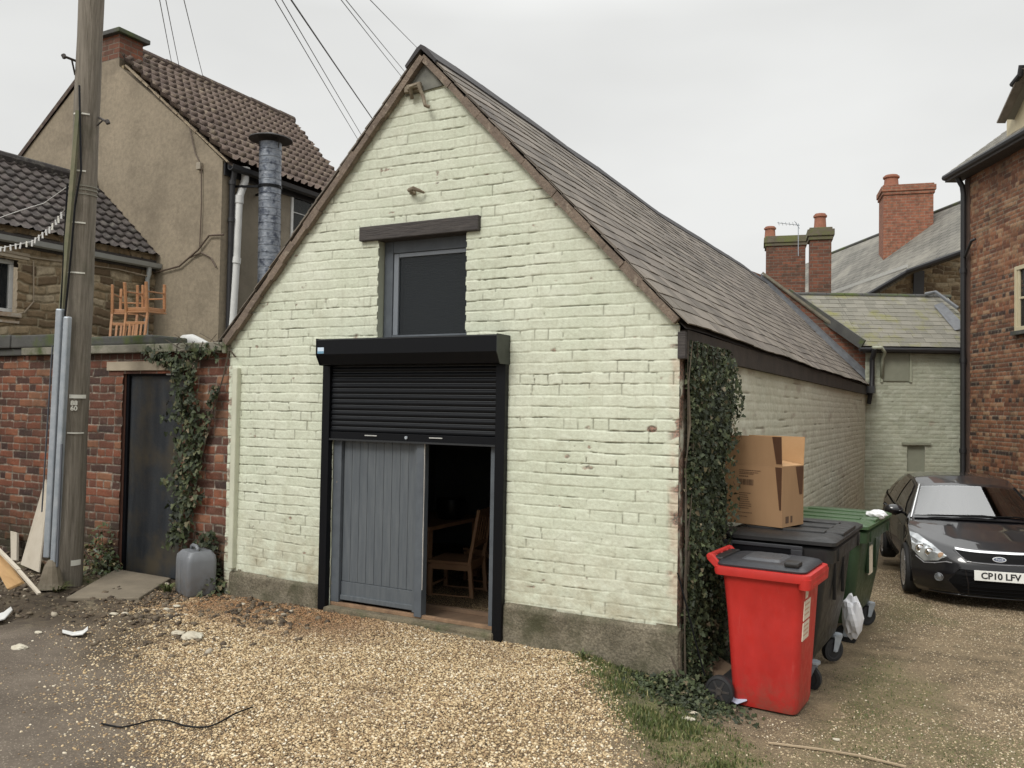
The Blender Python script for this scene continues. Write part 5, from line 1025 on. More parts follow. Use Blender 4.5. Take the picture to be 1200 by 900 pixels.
# ivy over the outhouse door jamb
iv3 = thing('door_ivy', 'straggling ivy hanging from the coping over the dark steel door', 'ivy', (-4.65, -.02, .9))
P3 = []; N3 = []
def strand(path, wdt, dens_, thk_=.07):
    for (a, c_), w_ in zip(zip(path[:-1], path[1:]), wdt):
        A, C_ = onY(*a, -.01), onY(*c_, -.01); L = (C_-A).length
        for q in range(int(L*w_*dens_)):
            t = rs.rand(); p = A.lerp(C_, t)+Vector(((rs.rand()-.5)*w_*1.1+rs.normal()*w_*.12, -rs.rand()*thk_-.01, rs.normal()*.03)); P3.append(tuple(p)); N3.append((.15, -1, .35))
strand([(178, 412), (200, 420), (222, 432)], [.12, .16], 2600); strand([(222, 418), (250, 412), (262, 410)], [.10, .08], 2000, .09); strand([(196, 418), (222, 413), (250, 411)], [.05, .05], 1100, .08)
strand([(222, 430), (222, 470), (226, 510), (224, 560), (218, 600), (212, 640)], [.24, .26, .27, .22, .20], 2100, .09)
strand([(256, 450), (250, 480), (240, 510), (232, 540)], [.10, .09, .10], 1500, .05)
strand([(222, 600), (236, 575)], [.14], 1300); strand([(232, 640), (250, 625), (246, 660)], [.13, .10], 900, .05); strand([(192, 489), (205, 485), (218, 484)], [.03, .03], 2400); strand([(200, 512), (212, 514)], [.02], 2400); strand([(193, 565), (205, 563), (215, 566)], [.03, .03], 2400)
leafmesh('foliage', P3, N3, (.026, .055), m_ivy, iv3, 24, .5)
b = MB()
for pth in ([(262, 395), (240, 410), (224, 430), (225, 520), (219, 600), (212, 650)], [(270, 404), (262, 440), (245, 500), (230, 560)], [(240, 408), (231, 425), (222, 440)], [(276, 418), (266, 406), (250, 400)]): b.tube([onY(*q, -.03) for q in pth], .007, 5)
for q in range(26):
    a_ = onY(rs.uniform(205, 268), rs.uniform(398, 415), -.06); b.tube([a_, a_+Vector((rs.uniform(-.18, .18), rs.uniform(-.08, .02), rs.uniform(-.10, .10)))], .003, 4)
b.out('stems', m_stem, iv3)
# weeds at the foot of the brick wall
def weed(label, x, y, n, r_, h_, mat, grp, cat='weed', size=(.02, .05)):
    t = thing('weed', label, cat, (x, y, gz1(x, y)), 0, grp); q = rs.normal(0, 1, (n, 2))*r_; zz_ = rs.rand(n)*h_*np.exp(-(q**2).sum(1)/(2*r_*r_))
    X = x+q[:, 0]; Y = np.minimum(y+q[:, 1], .0 if x < -4.2 else -.03); leafmesh('foliage', np.stack([X, Y, gz(X, Y)+zz_+.01], -1), np.stack([q[:, 0]*3, q[:, 1]*3-.4, 1+0*X], -1), size, mat, t, int(rs.rand()*1e5), .5)
    b = MB()
    for i in range(8): b.tube([(x, y, gz1(x, y)), (x+rs.normal()*r_, min(y+rs.normal()*r_, -.01), gz1(x, y)+h_*rs.uniform(.5, 1))], .0025, 4)
    b.out('stems', m_stem, t)
weed('bushy dark green weed against the brick beside the dark steel door', -5.80, -.09, 420, .12, .55, m_ivy2, 'weeds along the brick wall', size=(.02, .045))
weed('leafy weed and young ivy between the drum and the barn corner', -4.33, -.07, 300, .08, .55, m_ivy, 'weeds along the brick wall')
def tuft(label, x, y, n, r_, h_, grp='grass tufts by the doorstep slab'):
    rs2 = np.random.RandomState(int(abs(x*1000)+abs(y*100))); a_ = rs2.rand(n)*6.283; l = rs2.rand(n); X = x+np.cos(a_)*l*r_*.4; Y = y+np.sin(a_)*l*r_*.4; Z = gz(X, Y)-.005; hh_ = h_*rs2.uniform(.5, 1, n); ex = np.cos(a_)*r_*rs2.uniform(.4, 1.3, n); ey = np.sin(a_)*r_*rs2.uniform(.4, 1.3, n); w_ = .004
    dx, dy = -np.sin(a_)*w_, np.cos(a_)*w_
    V = np.stack([np.stack([X-dx, Y-dy, Z], -1), np.stack([X+dx, Y+dy, Z], -1), np.stack([X+ex*.4+dx, Y+ey*.4+dy, Z+hh_*.8], -1), np.stack([X+ex*.4-dx, Y+ey*.4-dy, Z+hh_*.8], -1), np.stack([X+ex, Y+ey, Z+hh_*.85], -1)], 1).reshape(-1, 3)
    b5 = 5*np.arange(n)[:, None]; Q = np.concatenate([b5+np.array([[0, 1, 2]]), b5+np.array([[0, 2, 3]]), b5+np.array([[3, 2, 4]])]); o = npmesh('grass_tuft', V, Q, m_grass); tag(o, label, 'grass', grp)
q_ = [onZ(x_, y_, .13) for x_, y_ in ((66, 692), (196, 694), (84, 684))]
tuft('grass tuft in the mud at the left corner of the concrete slab', q_[0].x, q_[0].y, 90, .15, .10); tuft('grass tuft squeezed between the slab and the grey drum', q_[1].x, q_[1].y, 70, .09, .10); tuft('sparse grass tuft between the cable guard base and the slab', q_[2].x, q_[2].y, 60, .13, .07)
tuft('taller grass tuft where gravel meets the barn plinth', -.62, -.14, 26, .06, .08, 'grass tufts along the barn plinth')
# ================================================================== BINS
def rrect(x0, x1, y0, y1, r, z, n=5):
    p = []
    for cx_, cy_, a0 in ((x1-r, y1-r, 0), (x0+r, y1-r, 90), (x0+r, y0+r, 180), (x1-r, y0+r, 270)):
        for k in range(n+1): a = rad(a0+90*k/n); p.append((cx_+r*math.cos(a), cy_+r*math.sin(a), z))
    return p
def loft(b, rings, M=None, cap0=True, cap1=True):
    n = len(rings[0]); vs = [v for r in rings for v in r]
    fs = [(i*n+k, i*n+(k+1) % n, (i+1)*n+(k+1) % n, (i+1)*n+k) for i in range(len(rings)-1) for k in range(n)]
    if cap0: fs.append(tuple(range(n))[::-1])
    if cap1: fs.append(tuple((len(rings)-1)*n+k for k in range(n)))
    return b.add(vs, fs, M)
def plastic(name, c, rough=.42, scuff=(.25, .25, .24), amt=.35, sat=None):
    g = G(name); d = tuple(x*.72 for x in c[:3])+(1,); col = g.mix(g.rng(g.noise(3, 5, .65, (1, 1, .5)), .35, .7), c, d)
    col = g.mix(g.rng(g.noise(9, 6, .75, (2.5, 2.5, .5)), .60, .8, 0, amt), col, scuff+(1,))
    z = g.n('ShaderNodeSeparateXYZ'); g.lk(g.tc.outputs['Object'], z.inputs[0]); low = g.math('MULTIPLY', g.rng(z.outputs[2], .02, .28, .55, 0), g.rng(g.noise(12, 5, .7), .4, .65)); col = g.mix(low, col, L3(.12, .09, .06))
    return g.fin(col, g.rng(g.noise(16, 4, .6), .3, .7, rough-.08, rough+.14), g.bump(g.noise(70, 3), .12, .002), 0, .45)
m_red = plastic('red_bin_plastic', L3(.50, .028, .022), .45, (.56, .20, .16), .35)
m_binblack = plastic('black_bin_plastic', L3(.018, .018, .018), .45, (.09, .085, .075), .5)
m_lidgrey = plastic('dark_lid_plastic', L3(.035, .037, .042), .42, (.12, .12, .12), .4)
m_green = plastic('green_bin_plastic', L3(.026, .055, .024), .42, (.10, .12, .07), .4)
m_greenlid = plastic('green_lid_plastic', L3(.050, .10, .040), .38, (.20, .24, .12), .5)
rx, ry = .530, .30
rb = thing('wheelie_bin', 'bright red two-wheeled bin with a dark grey lid at the ivy corner', 'wheelie bin', (rx+.015, ry, -.105), rad(-4)); rb.scale = (.94, 1, 1)
def O(b, n, m, p, **k): return b.out(n, m, p, world=False, **k)
b = MB()
loft(b, [rrect(-.17, .245, -.195, .195, .05, .015), rrect(-.20, .255, -.205, .205, .055, .05), rrect(-.205, .258, -.207, .207, .055, .12), rrect(-.235, .285, -.235, .235, .055, .60), rrect(-.262, .300, -.255, .255, .055, .87), rrect(-.27, .308, -.262, .262, .055, .885)])
body = O(b, 'body', m_red, rb, auto=35)
b = MB(); loft(b, [rrect(-.28, .312, -.265, .265, .05, .868), rrect(-.31, .350, -.29, .29, .055, .872), rrect(-.315, .356, -.294, .294, .055, .90), rrect(-.31, .350, -.29, .29, .05, .925), rrect(-.285, .325, -.27, .27, .045, .928)])
b.box(.30, .357, -.20, .20, .845, .872, c=.01); loft(b, [rrect(.27, .352, -.292, .292, .04, .835), rrect(.27, .357, -.295, .295, .04, .90)])
O(b, 'rim', m_red, body, auto=35)
b = MB()
for s in (-1, 1): b.beam((-.28, s*.20, .90), (-.365, s*.20, .975), .05, .045, (0, 1, 0)); 
for s in (-.12, 0, .12): b.beam((-.28, s, .915), (-.36, s, .975), .02, .03, (0, 1, 0))
b.tube([(-.365, -.225, .975), (-.365, .225, .975)], .019, 10); O(b, 'handle', m_red, body, bevel=.004)
b = MB(); loft(b, [rrect(-.30, .318, -.268, .268, .06, .930), rrect(-.30, .322, -.272, .272, .06, .942), rrect(-.285, .305, -.255, .255, .06, .958), rrect(-.24, .26, -.215, .215, .06, .968), rrect(-.22, .24, -.20, .20, .05, .969)])
lid = O(b, 'lid', m_lidgrey, rb, auto=30)
b = MB(); loft(b, [rrect(-.16, .12, -.16, .16, .03, .967), rrect(-.14, .10, -.14, .14, .03, .982)]); O(b, 'lid_panel', plastic('lid_panel_grey', L3(.08, .083, .09), .35), lid, auto=30)
b = MB(); b.box(.17, .27, -.25, -.14, .962, .995, c=.012); O(b, 'lid_catch', m_binblack, lid); b = MB(); b.box(-.345, -.27, -.20, .20, .935, .975, c=.012); O(b, 'lid_hinge', m_binblack, lid)
for s in (-1, 1):
    Mw = Matrix.Translation((-.262, s*.262, .103)) @ Matrix.Rotation(rad(90), 4, 'X')
    b = MB(); b.lathe([(.0, -.02), (.05, -.02), (.055, -.024), (.078, -.022), (.082, -.026), (.099, -.020), (.101, 0), (.099, .020), (.082, .026), (.078, .022), (.055, .024), (.0, .02)], 28, Mw); wh = O(b, 'wheel', m_rub, rb, auto=35)
    b = MB(); b.lathe([(.0, .028), (.022, .030), (.026, .022), (.0, .0)], 14, Mw)
    for k in range(6): a = k*math.pi/3; b.beam(Mw @ Vector((.02*math.cos(a), .02*math.sin(a), .0)), Mw @ Vector((.075*math.cos(a), .075*math.sin(a), 0)), .014, .052, (0, 1, 0))
    O(b, 'hub', m_lidgrey, wh)
b = MB(); b.tube([(-.262, -.27, .103), (-.262, .27, .103)], .012, 8); b.box(-.30, -.15, -.17, .17, .03, .16, c=.02); O(b, 'axle', m_rub, rb)
def front_pt(y, z, e=.004):   # a point on the bin's front face
    return (.258+(z-.12)*.0555+e, y, z)
for nm, (y0, y1, z0, z1) in {'sticker_top': (-.165, -.10, .76, .84), 'sticker': (-.19, -.02, .62, .745), 'sticker_low': (-.19, -.02, .49, .605)}.items():
    b = MB(); b.add([front_pt(y0, z0), front_pt(y1, z0), front_pt(y1, z1), front_pt(y0, z1), front_pt(y0, z0, -.004), front_pt(y1, z0, -.004), front_pt(y1, z1, -.004), front_pt(y0, z1, -.004)], [(0, 1, 2, 3), (7, 6, 5, 4), (0, 4, 5, 1), (2, 6, 7, 3), (1, 5, 6, 2), (3, 7, 4, 0)]); st = O(b, 'sticker', m_label, body)
    b = MB()
    for k in range(3): zc = z0+(z1-z0)*(.25+.25*k); b.add([front_pt(y0+.02, zc, .005), front_pt(y1-.03, zc, .005), front_pt(y1-.03, zc+.010, .005), front_pt(y0+.02, zc+.010, .005)], [(0, 1, 2, 3)])
    O(b, 'sticker_print', plain('faded_print', L3(.55, .30, .20), .6), body)
def big_bin(name, label, loc, rz, W_, D_, mb_, ml_, Hh=1.07, grp=None, ribs=(-.3, .3)):
    # W_ along local y, D_ along local x (front +x)
    t = thing(name, label, 'waste bin', loc, rz, grp); x, y = D_/2, W_/2
    b = MB(); loft(b, [rrect(-x+.10, x-.16, -y+.09, y-.09, .08, .20), rrect(-x+.07, x-.13, -y+.06, y-.06, .08, .24), rrect(-x+.05, x-.07, -y+.035, y-.035, .08, .55), rrect(-x+.03, x-.03, -y+.02, y-.02, .08, Hh-.14), rrect(-x+.03, x-.03, -y+.02, y-.02, .08, Hh-.08)])
    for k in ribs: b.box(x-.05, x-.024, k*y-.010, k*y+.010, .62, Hh-.15, c=.004)
    bd = O(b, 'body', mb_, t, auto=35)
    b = MB(); loft(b, [rrect(-x+.0, x-.0, -y-.0, y, .06, Hh-.13), rrect(-x-.02, x+.03, -y-.02, y+.02, .06, Hh-.12), rrect(-x-.02, x+.035, -y-.025, y+.025, .06, Hh-.03), rrect(-x-.0, x+.01, -y, y, .06, Hh-.01)])
    for k in (-.75, .75): b.box(x+.0, x+.045, k*y-.02, k*y+.02, Hh-.12, Hh-.03, c=.006)
    b.box(-x*.55, x*.45, -y-.055, -y-.0, Hh-.10, Hh-.06, c=.012); O(b, 'rim', mb_, bd, auto=35)
    b = MB(); loft(b, [rrect(-x+.02, x+.01, -y-.01, y+.01, .05, Hh-.0), rrect(-x+.0, x+.05, -y-.045, y+.045, .05, Hh+.005), rrect(-x+.0, x+.05, -y-.045, y+.045, .05, Hh+.03), rrect(-x+.03, x+.02, -y-.02, y+.02, .05, Hh+.045), rrect(-x+.10, x-.05, -y+.05, y-.05, .05, Hh+.055)])
    for k in (-.5, 0, .5): b.box(-x+.10, x-.08, k*y-.05, k*y+.05, Hh+.045, Hh+.068, c=.008)
    ld = O(b, 'lid', ml_, t, auto=30)
    b = MB()
    for k in (-.7, .7): b.box(-x-.06, -x+.06, k*y-.09, k*y+.09, Hh-.02, Hh+.05, c=.02)
    b.tube([(-x-.03, -y+.02, Hh+.02), (-x-.03, y-.02, Hh+.02)], .014, 8); O(b, 'hinge', ml_, ld)
    b = MB(); b.box(x-.10, x+.045, -y*.45, y*.45, Hh+.03, Hh+.062, c=.012); O(b, 'lid_handle', ml_, ld)
    for sx_ in (-1, 1):
        for sy_ in (-1, 1):
            cx_, cy_ = sx_*(x-.13), sy_*(y-.13); cw = .095; an = .5*sx_*sy_+.4
            Mc = Matrix.Translation((cx_, cy_, 0)) @ Matrix.Rotation(an, 4, 'Z')
            b = MB(); b.lathe([(0, -.022), (.035, -.024), (.06, -.02), (.068, -.024), (.092, -.02), (cw, 0), (.092, .02), (.068, .024), (.06, .02), (.035, .024), (0, .022)], 24, Mc @ Matrix.Translation((-.035, 0, cw)) @ Matrix.Rotation(rad(90), 4, 'X')); wh = O(b, 'caster', m_rub, t, auto=35)
            b = MB()
            for s in (-1, 1): b.add([(-.055, s*.033, .09), (-.015, s*.033, .085), (.03, s*.033, .195), (-.04, s*.033, .195), (-.055, s*.037, .09), (-.015, s*.037, .085), (.03, s*.037, .195), (-.04, s*.037, .195)], [(0, 1, 2, 3), (7, 6, 5, 4), (0, 4, 5, 1), (1, 5, 6, 2), (2, 6, 7, 3), (3, 7, 4, 0)], Mc)
            b.box(-.045, .035, -.037, .037, .195, .206, Mc); b.lathe([(.05, .206), (.05, .222)], 14, Mc); b.tube([Mc @ Vector((-.035, -.042, cw)), Mc @ Vector((-.035, .042, cw))], .011, 8); O(b, 'fork', m_galv, wh)
    return t, bd, ld
kb, kbd, kld = big_bin('four_wheeled_bin', 'large black four-wheeled waste bin standing under the cardboard box', (.54, 1.30, -.155), rad(-3), 1.15, .74, m_binblack, m_binblack)
b = MB(); x_, y_ = .37, .575
b.box(-.36, .20, -.645, -.628, 1.035, 1.06, c=.004); b.box(-.36, .20, -.645, -.628, .90, .925, c=.004); b.box(-.36, -.30, -.645, -.628, .926, 1.034, c=.004); b.box(.12, .20, -.645, -.628, .926, 1.034, c=.004); O(b, 'side_panel', m_lidgrey, kbd)
b = MB(); b.box(-.30, .12, -.632, -.62, .926, 1.034); O(b, 'panel_recess', m_black, kbd)
gb_, gbd, gld = big_bin('four_wheeled_bin', 'large green four-wheeled waste bin between the black bin and the car', (.60, 3.10, -.245), rad(-5), 1.20, .78, m_green, m_greenlid)
b = MB(); b.box(.352, .362, -.16, .02, .60, .86, M=Matrix.Identity(4)); O(b, 'paper_label', m_label, gbd)
# cardboard box
m_card = (lambda g: g.fin(g.mix(g.rng(g.noise(2.5, 5, .6, (1, 1, .4)), .35, .7), L3(.345, .21, .112), L3(.27, .162, .084)), .8, g.bump(g.noise(120, 3, .5, (6, 1, 1)), .15, .001), 0, .3))(G('corrugated_cardboard'))
m_card_in = worn('cardboard_inside', L3(.46, .28, .14), L3(.40, .235, .11), 5, .85)
m_tape = plain('brown_tape', L3(.085, .042, .024), .35)
m_print = plain('box_print', L3(.10, .055, .03), .8)
Zt = -.155+1.07+.070
q0 = onZ(916, 619, Zt); q1 = onZ(849, 611, Zt); q2 = onZ(936, 612, Zt)
bxang = math.atan2((q0-q1).y, (q0-q1).x)
BW, BD_, BH_ = (q0-q1).length*1.0, .36, .455
cb = thing('cardboard_box', 'big open brown cardboard box with raised flaps on the black bin lid', 'box', (q0.x, q0.y, Zt), bxang)
# local: near face along -x from the near corner, depth +y
def bo(b, n, m, p=cb, **k): return b.out(n, m, p, world=False, **k)
b = MB(); th = .006
b.box(-BW, 0, 0, th, 0, BH_); b.box(-BW, 0, BD_-th, BD_, 0, BH_); b.box(-BW, -BW+th, th, BD_-th, 0, BH_); b.box(-th, 0, th, BD_-th, 0, BH_); b.box(-BW+th, -th, th, BD_-th, 0, th)
cbd = bo(b, 'carton', m_card, bevel=.002)
b = MB(); b.add([(-BW, 0, BH_), (0, 0, BH_), (0, -.012, BH_+.225), (-BW, -.012, BH_+.225), (-BW, .005, BH_), (0, .005, BH_), (0, -.007, BH_+.225), (-BW, -.007, BH_+.225)], [(0, 1, 2, 3), (7, 6, 5, 4), (0, 4, 5, 1), (2, 6, 7, 3), (1, 5, 6, 2), (3, 7, 4, 0)]); bo(b, 'flap', m_card)
b = MB(); b.add([(-BW, BD_, BH_), (0, BD_, BH_), (0, BD_+.02, BH_+.22), (-BW, BD_+.02, BH_+.22), (-BW, BD_-.005, BH_), (0, BD_-.005, BH_), (0, BD_+.015, BH_+.22), (-BW, BD_+.015, BH_+.22)], [(0, 1, 2, 3), (7, 6, 5, 4), (0, 4, 5, 1), (2, 6, 7, 3), (1, 5, 6, 2), (3, 7, 4, 0)]); bo(b, 'flap', m_card_in)
b = MB(); b.add([(0, .01, BH_), (0, BD_-.01, BH_), (-.20, BD_-.02, BH_+.03), (-.20, .02, BH_+.03), (0, .01, BH_+.005), (0, BD_-.01, BH_+.005), (-.20, BD_-.02, BH_+.035), (-.20, .02, BH_+.035)], [(0, 1, 2, 3), (7, 6, 5, 4), (0, 4, 5, 1), (2, 6, 7, 3), (1, 5, 6, 2), (3, 7, 4, 0)]); bo(b, 'flap', m_card_in)
b = MB(); b.add([(-.075, -.0145, BH_+.224), (-.001, -.0145, BH_+.224), (-.001, -.0035, BH_+.02), (-.045, -.0035, BH_+.02)], [(0, 1, 2, 3)]); bo(b, 'tape', m_tape)
b = MB(); b.add([(-.055, -.0015, BH_-.005), (-.001, -.0015, BH_-.005), (-.004, -.0015, .13), (-.02, -.0015, .13)], [(0, 1, 2, 3)]); bo(b, 'tape', m_tape)
b = MB(); b.add([(.0015, BD_*.62, BH_-.005), (.0015, BD_*.98, BH_-.005), (.0015, BD_*.93, BH_-.22), (.0015, BD_*.80, BH_-.22)], [(0, 1, 2, 3)]); bo(b, 'tape', m_tape)
prt = random.Random(4)
def dashes(b, x0, x1, z, h):
    x = x0
    while x < x1: w_ = prt.uniform(.005, .018); b.box(x, min(x+w_, x1), -.0016, -.0006, z, z+h); x += w_+.003
b = MB(); xa = -BW+.125
for z, L_, h in ((BH_-.045, .18, .006), (BH_-.060, .16, .005), (BH_-.072, .12, .006), (BH_-.092, .075, .008)): dashes(b, xa, xa+L_, z, h)
bo(b, 'printed_lines', m_print); b = MB()
for k in range(8): dashes(b, xa, xa+prt.uniform(.07, .105), .235-k*.0165, .006)
bo(b, 'printed_lines', m_print); b = MB(); dashes(b, xa-.01, xa+.11, .085, .006); dashes(b, xa-.01, xa+.07, .055, .006); bo(b, 'printed_lines', m_print)
b = MB(); x = xa
while x < xa+.115: w_ = prt.choice([.0025, .004, .006]); b.box(x, x+w_, -.0016, -.0006, .30, .345); x += w_+prt.choice([.002, .003, .005])
bo(b, 'bar_marks', m_print)
for (u0, u1) in ((.06, .11), (.14, .17)): b = MB(); b.box(.0006, .0016, u0, u1, .03, .08); bo(b, 'printed_symbol', m_print)
# white bag between the bins, scrap under the red bin, white bag at the green lid
def crumple(name, label, cat, c, r, seed, mat, sq=(1, 1, 1), rough=.3):
    bm = bmesh.new(); bmesh.ops.create_icosphere(bm, subdivisions=3, radius=1); rs_ = np.random.RandomState(seed)
    for v in bm.verts:
        p = v.co; n = float(fbm(np.array([p.x*1.7+seed]), np.array([p.y*1.7+p.z*1.3]), seed, 4)[0])-.5; n2 = abs(float(vn(np.array([p.x*3+p.z*2]), np.array([p.y*3+seed]), seed)[0])-.5)
        v.co = p*(1+rough*1.5*n+rough*n2)
    for v in bm.verts: v.co = Vector((v.co.x*r*sq[0], v.co.y*r*sq[1], v.co.z*r*sq[2]))+Vector(c)
    me = bpy.data.meshes.new(name); bm.to_mesh(me); bm.free(); o = link(name, me, mat, None, False); tag(o, label, cat); return o
c = atD(998, 724, 7.1)
crumple('plastic_bag', 'crumpled white carrier bag sagging between the black and green bins', 'bag', c, .13, 3, m_white_paper, (.6, .7, 1.3), .6)
c = atD(1026, 603, 7.9); crumple('plastic_bag', 'small white bag end poking out under the green bin lid', 'bag', c, .075, 5, m_white_paper, (1.1, .9, .55), .5)
c = onZ(862, 823, gz1(.36, .02)+.01); 
b = MB(); b.add([(c.x-.07, c.y-.01, c.z+.02), (c.x+.02, c.y-.05, c.z+.005), (c.x+.08, c.y-.02, c.z+.03), (c.x+.05, c.y+.04, c.z+.045), (c.x-.02, c.y+.03, c.z+.03)], [(0, 1, 4), (1, 2, 4), (2, 3, 4)]); o = b.out('paper_scrap', plain('bluish_paper', L3(.45, .48, .60), .7)); sm = o.modifiers.new('s', 'SOLIDIFY'); sm.thickness = .003; tag(o, 'pale blue paper scrap beneath the wheel of the red bin', 'litter')
# board leaning behind the red bin and black rod at the barn corner
b = MB(); a_, c_ = atD(826, 783, 5.95), atD(836, 772, 5.9); b.add([atD(825, 785, 5.85), atD(852, 800, 5.75), atD(858, 780, 5.95), atD(842, 769, 6.05), atD(825, 789, 5.85), atD(852, 804, 5.75), atD(858, 784, 5.95), atD(842, 773, 6.05)], [(0, 1, 2, 3), (7, 6, 5, 4), (0, 4, 5, 1), (1, 5, 6, 2), (2, 6, 7, 3), (3, 7, 4, 0)]); tag(b.out('wooden_board', worn('damp_board', L3(.20, .14, .09), L3(.12, .08, .05), 6, .85)), 'damp brown board lying behind the red bin under the ivy', 'board')
b = MB(); b.tube([atD(794, 671, 5.55), atD(805, 712, 5.52), atD(815, 752, 5.5), atD(826, 792, 5.48)], .006, 6); tag(b.out('metal_rod', m_black), 'thin black metal rod leaning on the corner of the barn', 'rod')
# ================================================================== CAR
car = thing('parked_car', 'black five-door hatchback parked nose-out beside the green bin', 'car', (2.085, 5.22, -.318), math.atan(.176/1.039))
m_car = G('black_car_paint'); m_car.b.inputs['Coat Weight'].default_value = 1.; m_car.b.inputs['Coat Roughness'].default_value = .03
m_car = m_car.fin(m_car.mix(m_car.rng(m_car.noise(4, 5, .7), .45, .75, 0, .3), L3(.0045, .0042, .006), L3(.012, .010, .010)), .35, None, 0, .3)
m_trim = G('car_black_trim').fin(L3(.004, .004, .0045), .6, None, 0, .12)
m_chrome = plain('chrome', L3(.72, .72, .72), .14, 1.)
gg_ = G('car_glass'); gg_.b.inputs['IOR'].default_value = 1.9; gg_.b.inputs['Coat Weight'].default_value = 1.; gg_.b.inputs['Coat IOR'].default_value = 1.9; gg_.fin(L3(.006, .007, .007), .03)
m_cglass_dark = gg_.m
g = G('windscreen_glass'); tr = g.n('ShaderNodeBsdfTransparent'); tr.inputs[0].default_value = (.62, .68, .66, 1); gl = g.n('ShaderNodeBsdfGlossy'); gl.inputs['Roughness'].default_value = .02; fr_ = g.n('ShaderNodeFresnel'); fr_.inputs[0].default_value = 3.2; ms = g.n('ShaderNodeMixShader')
g.lk(fr_.outputs[0], ms.inputs[0]); g.lk(tr.outputs[0], ms.inputs[1]); g.lk(gl.outputs[0], ms.inputs[2]); g.lk(ms.outputs[0], g.o.inputs[0]); m_cglass = g.m
m_lamp = G('headlamp_lens'); m_lamp.b.inputs['Coat Weight'].default_value = 1.; m_lamp.b.inputs['Coat Roughness'].default_value = .03
m_lamp = m_lamp.fin(m_lamp.mix(m_lamp.rng(m_lamp.noise(4, 2), .4, .6), L3(.22, .23, .24), L3(.55, .57, .58)), .12, m_lamp.bump(m_lamp.noise(12, 1), .3, .02), .6)
def ip(xs_, ys_, v): return np.interp(v, xs_, ys_)
def fa(t, v):   # front fascia: t in -1..1 across, v 0..1 bottom to top
    zc = ip([0, .12, .3, .52, .72, .88, 1], [.115, .17, .27, .38, .50, .585, .645], v); yc = ip([0, .12, .3, .52, .72, .88, 1], [.13, .05, .01, .0, .02, .055, .105], v)
    hw = ip([0, .15, .4, .7, 1], [.77, .82, .845, .845, .835], v); a = np.abs(t)
    lift = ip([0, .5, 1], [0, .02, .17], v); sw = ip([0, .5, .8, 1], [.34, .36, .44, .66], v)
    return np.stack([t*hw, yc+sw*a**3.0, zc+lift*a**3.6], -1)
def hood(t, v):  # v 0..1 from the fascia top edge to the cowl
    f0 = fa(t, np.ones_like(v)); a = np.abs(t)
    yc = ip([0, .25, .6, 1], [.105, .33, .68, 1.06], v); zc = ip([0, .25, .6, 1], [.645, .725, .815, .885], v); hw = ip([0, 1], [.835, .765], v)
    P_ = np.stack([t*hw, yc+ip([0, 1], [.66, .20], v)*a**3, zc+ip([0, .3, 1], [.17, .09, -.035], v)*a**ip([0, .3, 1], [3.6, 3, 2.6], v)+.020*np.sin(np.pi*np.clip((a-.45)/.4, 0, 1))*v*(1-v)*4*.6], -1); return P_
def grid(name, fn, us, vs_, mat, par, keep=None, off=0., flip=False, smooth=True):
    Uu, Vv = np.meshgrid(us, vs_); Pp = fn(Uu, Vv); nu_, nv_ = len(us), len(vs_)
    if off:
        du = np.gradient(Pp, axis=1); dv = np.gradient(Pp, axis=0); nn = np.cross(du, dv); nn /= np.maximum(1e-9, np.linalg.norm(nn, axis=2))[..., None]; Pp = Pp+nn*off
    idx = np.arange(nu_*nv_).reshape(nv_, nu_); Q = np.stack([idx[:-1, :-1], idx[:-1, 1:], idx[1:, 1:], idx[1:, :-1]], -1)
    if keep is not None: Q = Q[keep((Uu[:-1, :-1]+Uu[1:, 1:])/2, (Vv[:-1, :-1]+Vv[1:, 1:])/2)]
    Q = Q.reshape(-1, 4)
    if flip: Q = Q[:, ::-1]
    u_ = np.unique(Q); rm = -np.ones(nu_*nv_, int); rm[u_] = np.arange(len(u_))
    return npmesh(name, Pp.reshape(-1, 3)[u_], rm[Q], mat, par, smooth, world=False)
def inpoly(pts):
    def f(x, y):
        r = np.zeros(x.shape, bool); n = len(pts)
        for i in range(n):
            x1, y1 = pts[i]; x2, y2 = pts[(i+1) % n]
            r ^= ((y1 > y) != (y2 > y)) & (x < (x2-x1)*(y-y1)/((y2-y1)+1e-12)+x1)
        return r
    return f
T1 = np.linspace(-1, 1, 61); V1 = np.linspace(0, 1, 30)
# one body mesh: fascia, bonnet, sides, roof shell, tail
parts_V = []; parts_Q = []; cnt = 0
def addg(Pp, keepm=None, flip=False):
    global cnt
    nv_, nu_ = Pp.shape[:2]; idx = np.arange(nu_*nv_).reshape(nv_, nu_); Q = np.stack([idx[:-1, :-1], idx[:-1, 1:], idx[1:, 1:], idx[1:, :-1]], -1)
    if keepm is not None: Q = Q[keepm]
    Q = Q.reshape(-1, 4)
    if flip: Q = Q[:, ::-1]
    parts_V.append(Pp.reshape(-1, 3)); parts_Q.append(Q+cnt); cnt += nu_*nv_
Uu, Vv = np.meshgrid(T1, V1); addg(fa(Uu, Vv)); Uu, Vv = np.meshgrid(T1, np.linspace(0, 1, 24)); addg(hood(Uu, Vv))
WH = ((.86, .30), (3.46, .30)); WR = .335
fe = fa(np.ones(30), V1)          # fascia side edge (x,y,z)
he = hood(np.ones(24), np.linspace(0, 1, 24))
